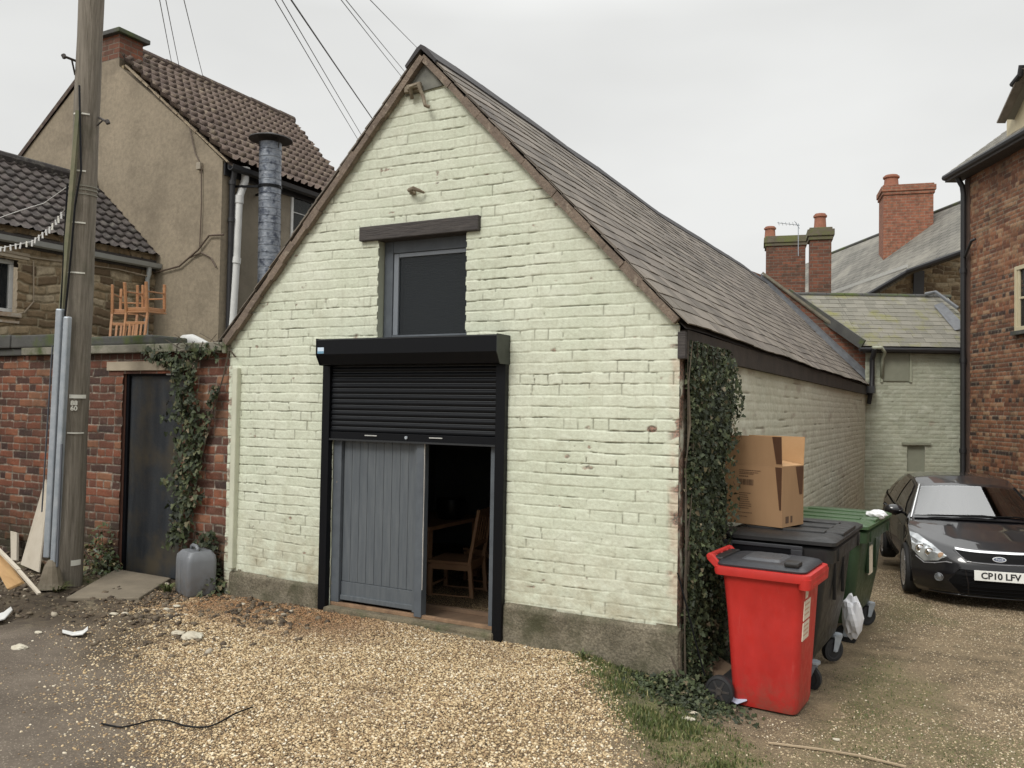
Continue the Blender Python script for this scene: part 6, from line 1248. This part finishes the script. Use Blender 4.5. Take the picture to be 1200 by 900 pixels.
def side(yq, r):   # yq 0..1 along, r 0..1 up
    Y = np.linspace(0, 4.25, 10)
    yt0 = he[0, 1]; yy_ = yt0+(4.22-yt0)*yq
    zt = ip([he[0, 1], he[8, 1], he[23, 1], 1.7, 2.6, 3.5, 4.22], [he[0, 2], he[8, 2], he[23, 2]-.0, .885, .925, .965, .98], yy_)
    xt = ip([he[0, 1], he[8, 1], he[23, 1], 1.7, 2.6, 3.5, 3.95, 4.22], [he[0, 0], he[8, 0], he[23, 0], .79, .81, .79, .73, .62], yy_)
    frx = np.interp(r, V1, fe[:, 0]); fry = np.interp(r, V1, fe[:, 1]); frz = np.interp(r, V1, fe[:, 2])
    zb = .16; z = zb+(zt-zb)*r; k = np.clip(yq/.06, 0, 1); k = k*k*(3-2*k)
    bul = np.sin(np.pi*np.clip(r*.92, 0, 1))**.8*(.075)*ip([0, .2, .9, 1], [.3, 1, 1, .3], yq)+.012*np.exp(-((r-.88)/.05)**2)
    wa = sum(.022*np.exp(-((np.hypot(yy_-wy, z-wz)-.37)/.05)**2) for wy, wz in WH)
    x = xt+bul-.05*(1-r)**2+wa; y = yy_-.12*(yq > 2)
    ys = fry+(4.22-fry)*yq
    y = ys*(1-k)+(yy_*1.0)*k if False else ys
    # keep stations vertical away from the nose
    y = fry+(yy_-fry)*np.clip(yq/.12, 0, 1) if False else (1-np.clip(yq/.14, 0, 1))*(fry+(yy_-yt0))+np.clip(yq/.14, 0, 1)*yy_
    x = x*k+frx*(1-k); z = z*k+frz*(1-k); return np.stack([x, y, z], -1)
us = np.linspace(0, 1, 190); vs_ = np.linspace(0, 1, 40); Uu, Vv = np.meshgrid(us, vs_); Ps = side(Uu, Vv)
cen = (Ps[:-1, :-1]+Ps[1:, 1:])/2; km = np.ones(cen.shape[:2], bool)
for wy, wz in WH: km &= np.hypot(cen[..., 1]-wy, cen[..., 2]-wz) > WR
addg(Ps, km, True); Pm = Ps.copy(); Pm[..., 0] *= -1; addg(Pm, km, False)
def ghouse(t, v):   # upper shell: cowl (v=0) over the roof to the tail (v=1)
    yc = ip([0, .22, .4, .6, .78, .92, 1], [1.06, 1.72, 2.2, 2.85, 3.45, 3.98, 4.15], v); zc = ip([0, .22, .4, .6, .78, .92, 1], [.885, 1.275, 1.352, 1.36, 1.315, 1.06, .99], v)
    hw = ip([0, .22, .4, .6, .78, .92, 1], [.765, .575, .575, .575, .56, .66, .66], v); a = np.abs(t)
    sw = ip([0, .22, .4, 1], [.20, .22, .10, -.10], v); cr_ = ip([0, .22, .5, .92, 1], [-.035, -.05, -.05, -.05, -.02], v)
    return np.stack([t*hw, yc+sw*a**2.6, zc+cr_*a**2.4], -1)
VG = np.linspace(0, 1, 60); Uu, Vv = np.meshgrid(T1, VG); cu_, cv_ = (Uu[:-1, :-1]+Uu[1:, 1:])/2, (Vv[:-1, :-1]+Vv[1:, 1:])/2
addg(ghouse(Uu, Vv), ~((np.abs(cu_) < .925) & (cv_ > .022) & (cv_ < .203)))
ge = ghouse(np.ones(60), VG)
def sglass(q, r):   # side window band between belt line and roof edge
    yy_ = he[23, 1]+(4.10-he[23, 1])*q
    xb = ip([he[23, 1], 1.7, 2.6, 3.5, 3.95, 4.22], [he[23, 0], .79, .81, .79, .73, .62], yy_); zb = ip([he[23, 1], 1.7, 2.6, 3.5, 4.22], [he[23, 2], .885, .925, .965, .98], yy_)
    xt = np.interp(yy_, ge[:, 1], ge[:, 0]); zt = np.interp(yy_, ge[:, 1], ge[:, 2])
    return np.stack([xb+(xt-xb)*r+.02*np.sin(np.pi*r), yy_, zb+(zt-zb)*r], -1)
Uu, Vv = np.meshgrid(np.linspace(0, 1, 70), np.linspace(0, 1, 12)); Pg = sglass(Uu, Vv); addg(Pg, None, True); Pm = Pg.copy(); Pm[..., 0] *= -1; addg(Pm)
# tail
rr_ = side(np.ones(12), np.linspace(0, 1, 12)); tt = np.linspace(-1, 1, 15)
tail = np.stack([np.stack([rr_[:, 0]*t_, rr_[:, 1]+.12*(1-abs(t_)**2), rr_[:, 2]], -1) for t_ in tt], 1); addg(tail, None, True)
cbody = npmesh('body', np.concatenate(parts_V), np.concatenate(parts_Q), m_car, car, True, world=False)
bm = bmesh.new(); bm.from_mesh(cbody.data); bmesh.ops.remove_doubles(bm, verts=bm.verts, dist=.004); bmesh.ops.recalc_face_normals(bm, faces=bm.faces); bm.to_mesh(cbody.data); bm.free(); cbody.data.shade_smooth(); cbody.data.set_sharp_from_angle(angle=rad(38))
# glass
ws = grid('windscreen', ghouse, np.linspace(-.93, .93, 40), np.linspace(.018, .205, 24), m_cglass, car, off=.006)
grid('rear_window', ghouse, np.linspace(-.85, .85, 30), np.linspace(.80, .92, 14), m_cglass_dark, car, off=.006)
for s in (1, -1):
    fn = (lambda q, r, s=s: sglass(q, r)*np.array([s, 1, 1]))
    for (q0_, q1_) in ((.10, .36), (.385, .66), (.68, .80)):
        kp = (lambda a, c, q0_=q0_: c < np.clip((a-.02)/.30, 0, 1)*1.1+(.0) if True else None)
        grid('side_window', fn, np.linspace(q0_, q1_, 24), np.linspace(.07, .90, 16), m_cglass_dark, car, kp if q0_ < .2 else None, off=(-.010 if s < 0 else .010), flip=(s > 0))
    b = MB(); pts = [Vector(ghouse(np.array([s*.975]), np.array([v]))[0])+Vector((0, -.004, .004)) for v in np.linspace(0.0, .22, 8)]; b.tube(pts, .013, 6); O(b, 'pillar_trim', m_chrome if s < 0 else m_trim, car)
    # mirror
    b = MB(); bm_ = bmesh.new(); bmesh.ops.create_uvsphere(bm_, u_segments=16, v_segments=10, radius=1)
    Mm = Matrix.Translation((s*.93, 1.42, .93)) @ Matrix.Diagonal((.115, .07, .07, 1)); bm_.verts.index_update(); b.add([v.co.copy() for v in bm_.verts], [[v.index for v in f.verts] for f in bm_.faces], Mm); bm_.free(); b.beam((s*.80, 1.45, .89), (s*.88, 1.44, .91), .05, .03); mi = O(b, 'door_mirror', m_car, car, smooth=True)
# headlamps
hp = inpoly([(-.60, .80), (-.70, .69), (-.86, .62), (-.985, .72), (-.995, .93), (-.90, .97), (-.76, .93)])
for s in (1, -1):
    fn = lambda t, v, s=s: fa(t*s, v)
    hl = grid('headlight', fn, np.linspace(-1, -.55, 90), np.linspace(.55, 1, 80), m_lamp, car, hp, off=.006*s, flip=(s < 0))
    for (t_, v_, r_) in ((-.90, .78, .050), (-.80, .78, .048)):
        c_ = fa(np.array([t_*s]), np.array([v_]))[0]; b = MB(); b.lathe([(0, .012), (r_*.55, .010), (r_*.8, .002), (r_, .012), (r_*1.05, .006)], 18, Matrix.Translation(Vector(c_)+Vector((0, -.008, 0))) @ Matrix.Rotation(rad(90), 4, 'X')); O(b, 'reflector', m_chrome, hl, auto=40)
    c_ = fa(np.array([-.67*s]), np.array([.79]))[0]; b = MB(); b.lathe([(0, .012), (.03, .008), (.035, 0)], 14, Matrix.Translation(Vector(c_)+Vector((0, -.006, 0))) @ Matrix.Rotation(rad(90), 4, 'X')); O(b, 'indicator', plain('amber_lens', L3(.45, .30, .20), .3), hl)
    # crease under the lamp, its highlight painted as a grey strip
    b = MB(); pts = [Vector(fa(np.array([t_*s]), np.array([v_]))[0])+Vector((0, -.008, 0)) for t_, v_ in ((-.95, .655), (-.86, .60), (-.74, .64), (-.62, .70), (-.55, .70))]; b.tube(pts, .006, 5); O(b, 'lamp_crease_glint', plain('grey_highlight', L3(.22, .22, .23), .25), hl)
    # fog lamp
    c_ = fa(np.array([-.70*s]), np.array([.40]))[0]; b = MB(); b.lathe([(0, .010), (.025, .008), (.036, .004), (.040, .014), (.047, .012), (.048, 0)], 20, Matrix.Translation(Vector(c_)+Vector((0, -.004, 0))) @ Matrix.Rotation(rad(90), 4, 'X') @ Matrix.Rotation(-.2*s, 4, 'Y')); O(b, 'fog_lamp', plain('fog_glass', L3(.25, .26, .27), .2, .6), car, auto=40)
# grille openings
grid('upper_grille', fa, np.linspace(-.5, .5, 80), np.linspace(.74, .96, 40), m_trim, car, inpoly([(-.50, .95), (-.38, .78), (.38, .78), (.50, .95)]), off=.004)
lg = grid('lower_grille', fa, np.linspace(-.62, .62, 100), np.linspace(.06, .64, 60), m_trim, car, inpoly([(-.60, .36), (-.46, .62), (.46, .62), (.60, .36), (.46, .10), (-.46, .10)]), off=.004)
for k in range(7): 
    b = MB(); v_ = .13+k*.075; b.tube([Vector(fa(np.array([t_]), np.array([v_]))[0])+Vector((0, -.008, 0)) for t_ in np.linspace(-.44, .44, 9)], .005, 4); O(b, 'grille_bar', m_trim, lg)
for s in (-1, 1):
    b = MB(); b.tube([Vector(fa(np.array([s*t_]), np.array([v_]))[0])+Vector((0, -.008, 0)) for t_, v_ in ((.40, .62), (.37, .35), (.37, .10))], .010, 6); b.tube([Vector(fa(np.array([s*t_]), np.array([v_]))[0])+Vector((0, -.006, 0)) for t_, v_ in ((.46, .62), (.60, .36), (.46, .10), (.2, .085))], .008, 6); O(b, 'grille_frame', m_car, lg)
b = MB(); b.tube([Vector(fa(np.array([t_]), np.array([.045]))[0])+Vector((0, -.012, 0)) for t_ in np.linspace(-.85, .85, 17)], .012, 6); O(b, 'bumper_lip', m_car, car, smooth=True)
gridc = grid('bonnet_strip', fa, np.linspace(-.50, .50, 60), np.linspace(.955, .998, 6), m_chrome, car, off=.012)
b = MB(); b.tube([Vector(fa(np.array([t_]), np.array([v_]))[0])+Vector((0, -.006, 0)) for t_, v_ in ((-.52, .96), (-.45, .86), (-.38, .76), (-.2, .755), (0, .75), (.2, .755), (.38, .76), (.45, .86), (.52, .96))], .007, 6); O(b, 'grille_surround', plain('satin_trim', L3(.16, .16, .17), .3), car, smooth=True)
# emblem: chromed oval ring, dark blue field, script
pe = fa(np.array([0.]), np.array([.855]))[0]; Me = Matrix.Translation(Vector(pe)+Vector((0, -.012, 0))) @ Matrix.Rotation(rad(90-16), 4, 'X')
def oval(rx_, ry_, n=28): return [(rx_*math.cos(2*math.pi*k/n), ry_*math.sin(2*math.pi*k/n)) for k in range(n)]
b = MB(); b.prism(oval(.070, .030), 'z', -.008, .006, Me); em = O(b, 'emblem', m_chrome, car, bevel=.002)
b = MB(); b.prism(oval(.057, .020), 'z', .0062, .0082, Me); O(b, 'emblem_field', plain('emblem_blue', L3(.05, .065, .12), .25), em)
def text_local(body, size, name, mat, parent, M, extr, bold, sx_=1.):
    o = text_mesh(body, size, name, mat, None, M @ Matrix.Diagonal((sx_, 1, 1, 1)), extr, bold); o.parent = parent; return o
text_local('Ford', .034, 'emblem_script', m_chrome, em, Me @ Matrix.Translation((0, 0, .0088)), .0008, .0006, 1.15)
# number plate
pp_ = fa(np.array([0.]), np.array([.50]))[0]; Mp = Matrix.Translation((0, pp_[1]-.032, .395)) @ Matrix.Rotation(rad(90-4), 4, 'X')
b = MB(); b.box(-.26, .26, -.0555, .0555, -.006, .004, Mp, c=.003); npl = O(b, 'number_plate', plain('white_plate', L3(.78, .78, .74), .35), car)
m_char = plain('plate_black', L3(.01, .01, .01), .4)
text_local('CP10 LFV', .096, 'plate_characters', m_char, npl, Mp @ Matrix.Translation((0, -.002, .0052)), .0008, .0030, 1.0)
m_seat = plain('seat_cloth', L3(.045, .045, .048), .8)
for sx_ in (-.36, .36):
    b = MB(); b.box(sx_-.23, sx_+.23, 2.25, 2.72, .38, .55, c=.05); b.add([(sx_-.22, 2.62, .5), (sx_+.22, 2.62, .5), (sx_+.19, 2.85, 1.08), (sx_-.19, 2.85, 1.08), (sx_-.22, 2.74, .5), (sx_+.22, 2.74, .5), (sx_+.19, 2.95, 1.08), (sx_-.19, 2.95, 1.08)], [(0, 1, 2, 3), (7, 6, 5, 4), (0, 4, 5, 1), (1, 5, 6, 2), (2, 6, 7, 3), (3, 7, 4, 0)]); b.box(sx_-.12, sx_+.12, 2.84, 2.93, 1.10, 1.24, c=.03); O(b, 'seat', m_seat, car)
b = MB(); b.box(-.70, .70, 1.35, 1.75, .70, .86, c=.04); O(b, 'dashboard', m_trim, car)
b = MB(); Ms_ = Matrix.Translation((-.36, 1.92, .86)) @ Matrix.Rotation(rad(65), 4, 'X'); b.tube([Ms_ @ Vector((.18*math.cos(a_), .18*math.sin(a_), 0)) for a_ in np.linspace(0, 2*math.pi, 25)], .014, 6); b.beam(Ms_ @ Vector((-.17, 0, 0)), Ms_ @ Vector((.17, 0, 0)), .05, .02); O(b, 'steering_wheel', m_seat, car)
b = MB(); b.box(-.09, .09, 2.02, 2.05, 1.20, 1.25, c=.01); O(b, 'rear_view_mirror', m_trim, car)
# wipers, wheels, arches, interior, underbody
b = MB(); b.tube([Vector(ghouse(np.array([t_]), np.array([v_]))[0])+Vector((0, -.015, .018)) for t_, v_ in ((-.75, .012), (-.4, .014), (.05, .020), (.25, .014))], .009, 5); b.tube([Vector(ghouse(np.array([t_]), np.array([v_]))[0])+Vector((0, -.015, .018)) for t_, v_ in ((-.3, .010), (.1, .016), (.55, .022), (.8, .016))], .009, 5); O(b, 'wiper', m_trim, car)
b = MB(); Pc = [Vector(ghouse(np.array([t_]), np.array([.0]))[0])+Vector((0, -.035, .006)) for t_ in np.linspace(-.93, .93, 15)]
for a_, c_ in zip(Pc[:-1], Pc[1:]): b.beam(a_, c_, .07, .008)
O(b, 'cowl_panel', m_trim, car)
for i, (wy, wz) in enumerate(WH):
    for s in (-1, 1):
        Mw = Matrix.Translation((s*.785, wy, wz-.008)) @ Matrix.Rotation(rad(90)*s, 4, 'Y')
        b = MB(); b.lathe([(.19, -.09), (.275, -.10), (.292, -.085), (.298, -.04), (.298, .05), (.292, .085), (.275, .098), (.215, .09), (.205, .08)], 36, Mw); wh = O(b, 'wheel', m_rub, car, auto=40)
        b = MB(); b.lathe([(.0, .05), (.03, .08), (.045, .075), (.05, .05)], 16, Mw); b.lathe([(.222, .094), (.212, .085), (.19, -.05), (.225, -.05), (.225, .09)], 36, Mw)
        for k in range(7):
            a = 2*math.pi*k/7
            for d_ in (-.09, .09): b.beam(Mw @ Vector((.035*math.cos(a), .035*math.sin(a), .070)), Mw @ Vector((.215*math.cos(a+d_), .215*math.sin(a+d_), .086)), .018, .02, (1, 0, 0))
        O(b, 'rim', plain('alloy_rim', L3(.55, .55, .56), .3, .7), wh, auto=40)
        b = MB(); b.lathe([(.0, -.03), (.15, -.03), (.15, .0), (.0, .0)], 24, Mw); O(b, 'brake_disc', m_trim, wh)
        b = MB(); sgn = s; pts = []
        for k in range(25):
            a = rad(-12+204*k/24); yv, zv = wy+math.cos(a)*WR, wz+math.sin(a)*WR
            kk = np.argmin((Ps[..., 1]-yv)**2+(Ps[..., 2]-zv)**2); pts.append(Vector((s*(Ps.reshape(-1, 3)[kk, 0]-.004), yv, zv)))
        b.tube(pts, .012, 6); O(b, 'wheel_arch', m_car, car, smooth=True)
        b = MB()
        for k in range(20):
            a0, a1 = rad(-20+220*k/20), rad(-20+220*(k+1)/20); x0_, x1_ = s*.55, s*.84
            b.add([(x0_, wy+math.cos(a0)*.36, wz+math.sin(a0)*.36), (x1_, wy+math.cos(a0)*.345, wz+math.sin(a0)*.345), (x1_, wy+math.cos(a1)*.345, wz+math.sin(a1)*.345), (x0_, wy+math.cos(a1)*.36, wz+math.sin(a1)*.36)], [(0, 1, 2, 3)])
        O(b, 'arch_liner', m_trim, car)
b = MB(); b.box(-.56, .56, .25, 4.1, .17, .60); O(b, 'underbody', m_trim, car)
b = MB()
for s in (-1, 1):
    for (za, y0_, y1_) in ((.64, .52, 4.0),): pass
    for yd in (1.30, 2.42, 3.35):
        pts = []
        for r_ in np.linspace(.12, .97, 8): p_ = side(np.array([(yd-he[0, 1])/(4.22-he[0, 1])]), np.array([r_]))[0]; pts.append(Vector((s*(p_[0]+.0015), p_[1], p_[2])))
        b = MB(); b.tube(pts, .0035, 4); O(b, 'door_seam', m_trim, car)
for s in (-1, 1):
    for yd in (2.15, 3.05):
        p_ = side(np.array([(yd-he[0, 1])/(4.22-he[0, 1])]), np.array([.86]))[0]; b = MB(); b.tube([(s*(p_[0]+.0), yd-.09, p_[2]), (s*(p_[0]+.03), yd-.06, p_[2]+.003), (s*(p_[0]+.03), yd+.06, p_[2]+.006), (s*(p_[0]), yd+.09, p_[2]+.006)], .012, 6); O(b, 'door_handle', m_car, car, smooth=True)
# ================================================================== DRUM, TIMBER AND LITTER ON THE LEFT
dp = onZ(218, 699, .125); 
jc = thing('plastic_drum', 'grey plastic jerrycan standing at the foot of the ivy', 'jerrycan', (dp.x-.03, dp.y+.13, gz1(dp.x, dp.y+.1)), rad(-22))
m_jc = plastic('grey_drum_plastic', L3(.19, .20, .215), .38, (.32, .32, .31), .35)
b = MB(); loft(b, [rrect(-.155, .155, -.125, .125, .035, .0), rrect(-.165, .165, -.135, .135, .04, .02), rrect(-.165, .165, -.135, .135, .04, .30), rrect(-.160, .160, -.13, .13, .04, .345), rrect(-.12, .135, -.10, .10, .04, .385), rrect(-.10, .11, -.09, .09, .03, .388)]); b.box(-.004, .004, -.139, -.13, .03, .31, c=.002); b.box(-.168, -.160, -.004, .004, .03, .3); jb = O(b, 'body', m_jc, jc, auto=35)
b = MB(); b.tube([(-.07, -.02, .38), (-.065, -.02, .415), (-.03, -.02, .428), (.05, -.02, .428), (.085, -.02, .41), (.09, -.02, .38)], .016, 10); O(b, 'handle', m_jc, jc, smooth=True)
b = MB(); b.lathe([(.034, 0), (.034, .03), (.030, .034), (0, .034)], 18, Matrix.Translation((-.115, .06, .375))); O(b, 'cap', m_black_pvc, jc, auto=40)
def lath(label, cat, pts, Z0_, w_, d_, mat, nm='timber_offcut'):
    pass
wpale = worn('pale_board', L3(.52, .47, .39), L3(.44, .39, .31), 5, .8, .3, 40, dirt=L3(.2, .16, .11), dsc=5, dthr=(.6, .8)); wbrown = worn('raw_timber', L3(.46, .29, .13), L3(.34, .20, .085), 6, .75, .4, 30, stretch=(1, 4, 1))
def plank(nm, label, cat, pts, th_, mat):
    a = [Vector(p) for p in pts]; n = (a[1]-a[0]).cross(a[2]-a[0]).normalized()*th_; m = len(a); b = MB()
    b.add(a+[p+n for p in a], [tuple(range(m)), tuple(range(m, 2*m))[::-1]]+[(i, (i+1) % m, m+(i+1) % m, m+i) for i in range(m)]); o = b.out(nm, mat, bevel=.003); return tag(o, label, cat)
gA = onZ(26, 662, .16); gB = onZ(47, 671, .16)
plank('leaning_board', 'pale off-white board leaning on the brick wall behind the cable guards', 'board', [gA, gB, onY(58, 575, -.04), onY(55, 562, -.04), onY(51, 575, -.04)], .018, wpale)
a = onY(12, 622, -.05); plank('timber_stake', 'short pale stake with bolt holes standing against the brick wall', 'stake', [onY(12, 622, -.05), onY(19.5, 624, -.05), onY(19, 657, -.14), onY(12.5, 656, -.14)], .03, wpale)
plank('raw_plank', 'wide raw brown plank lying in the rubble at the left edge', 'plank', [atD(-25, 628, 7.3), atD(0, 645, 7.1), atD(12, 664, 6.95), atD(26, 682, 6.85), atD(8, 690, 6.7), atD(-2, 672, 6.85), atD(-28, 650, 7.1)], .03, wbrown)
b = MB(); b.beam(atD(-6, 640, 7.1), atD(22, 668, 6.85), .03, .018); b.beam(atD(21, 667.5, 6.86), atD(46, 696, 6.65), .026, .018); tag(b.out('timber_lath', wpale), 'thin pale lath crossing the brown plank in the rubble', 'lath')
def scrap(nm, label, cat, pts, th_, mat, z=.14):
    return plank(nm, label, cat, [onZ(x, y, z+dz) for x, y, dz in pts], th_, mat)
scrap('broken_pipe', 'curved white plastic fragment at the left edge of the mud', 'litter', [(-8, 722, .02), (4, 719, .03), (13, 712, .04), (15, 716, .03), (6, 726, .02), (-8, 730, .01)], .012, m_white_pvc)
scrap('plastic_strip', 'thin curved white strip lying on the mud below the slab', 'litter', [(73, 739, .015), (86, 742, .01), (96, 741, .01), (103, 735, .03), (103, 739, .03), (97, 744.5, .01), (85, 745.5, .01), (73, 742, .012)], .010, m_white_pvc, .13)
m_lump = worn('pale_mortar', L3(.50, .47, .38), L3(.38, .33, .25), 10, .9)
for i, (px, py, r_, lb) in enumerate(((23, 759, .06, 'pale mortar lump on the muddy tarmac near the left edge'), (45, 742, .03, 'small pale lump left of the curved white strip'), (133, 722, .035, 'pale stone in the mud in front of the slab'), (195, 715, .03, 'pinkish pebble where mud meets brown gravel'), (207, 711, .034, 'white pebble nearest the grey drum'), (217, 722, .03, 'dull white stone on the brown gravel edge'), (226, 747, .085, 'flat pale mortar slab lying on the gravel'), (209, 743, .05, 'pale mortar crumb left of the flat mortar slab'), (980, 850, .02, 'small pale stone in front of the red bin'), (807, 833, .035, 'pale stone in the grass below the trailing ivy'), (812, 826, .03, 'buff stone against the trailing ivy'))):
    p = onZ(px, py, .13 if px < 600 else 0.); p.z = gz1(p.x, p.y)+.008; crumple('loose_stone', lb, 'stone', p, r_, 20+i, m_lump, (1, .7, .3), .5)
cp = [(119, 847), (140, 851), (158, 848), (178, 843), (195, 844), (215, 850), (240, 852), (258, 847), (276, 837), (296, 829)]; cc_ = []
for k in range(55):
    t_ = k/54*(len(cp)-1); i_ = min(int(t_), len(cp)-2); f_ = t_-i_; p0_, p1_, p2_, p3_ = cp[max(i_-1, 0)], cp[i_], cp[i_+1], cp[min(i_+2, len(cp)-1)]
    q_ = [.5*(2*p1_[j]+(p2_[j]-p0_[j])*f_+(2*p0_[j]-5*p1_[j]+4*p2_[j]-p3_[j])*f_**2+(3*p1_[j]-p0_[j]-3*p2_[j]+p3_[j])*f_**3) for j in (0, 1)]
    v_ = onZ(q_[0], q_[1], .14); hz, _ = ground_h(np.array([v_.x]), np.array([v_.y])); cc_.append(Vector((v_.x, v_.y, float(hz[0])+.008+.010*float(gravel_w(np.array([v_.x]), np.array([v_.y]))[0]))))
b = MB(); b.tube(cc_, .0048, 6); tag(b.out('loose_cable', m_black, None, smooth=True), 'thin black cable snaking over the tarmac onto the gravel', 'cable')
b = MB(); q = [onZ(900, 857, -.0), onZ(960, 870, -.03), onZ(1010, 882, -.05), onZ(1062, 897, -.06)]
for p in q: p.z = gz1(p.x, p.y)+.012
for a_, c_ in zip(q[:-1], q[1:]): b.beam(a_, c_, .014, .008)
tag(b.out('timber_strip', worn('buff_strip', L3(.42, .33, .22), L3(.3, .23, .15), 8, .8)), 'long thin buff strip lying on the dirt in front of the red bin', 'strip')
b = MB(); q = [onZ(604, 749, .13), onZ(618, 751, .128), onZ(630, 751, .126), onZ(645, 750, .124), onZ(657, 746, .13)]
for p in q: p.z = gz1(p.x, p.y)+.014
for i, (a_, c_) in enumerate(zip(q[:-1], q[1:])): b.beam(a_, c_, .012, .030)
tp = tag(b.out('barrier_tape', m_white_paper), 'scrap of red and white tape twisted at the barn plinth', 'tape'); b = MB(); b.beam(q[1]+Vector((0, -.003, .002)), q[2]+Vector((0, -.003, .002)), .013, .031); b.out('red_stripe', plain('faded_red', L3(.5, .12, .1), .6), tp)
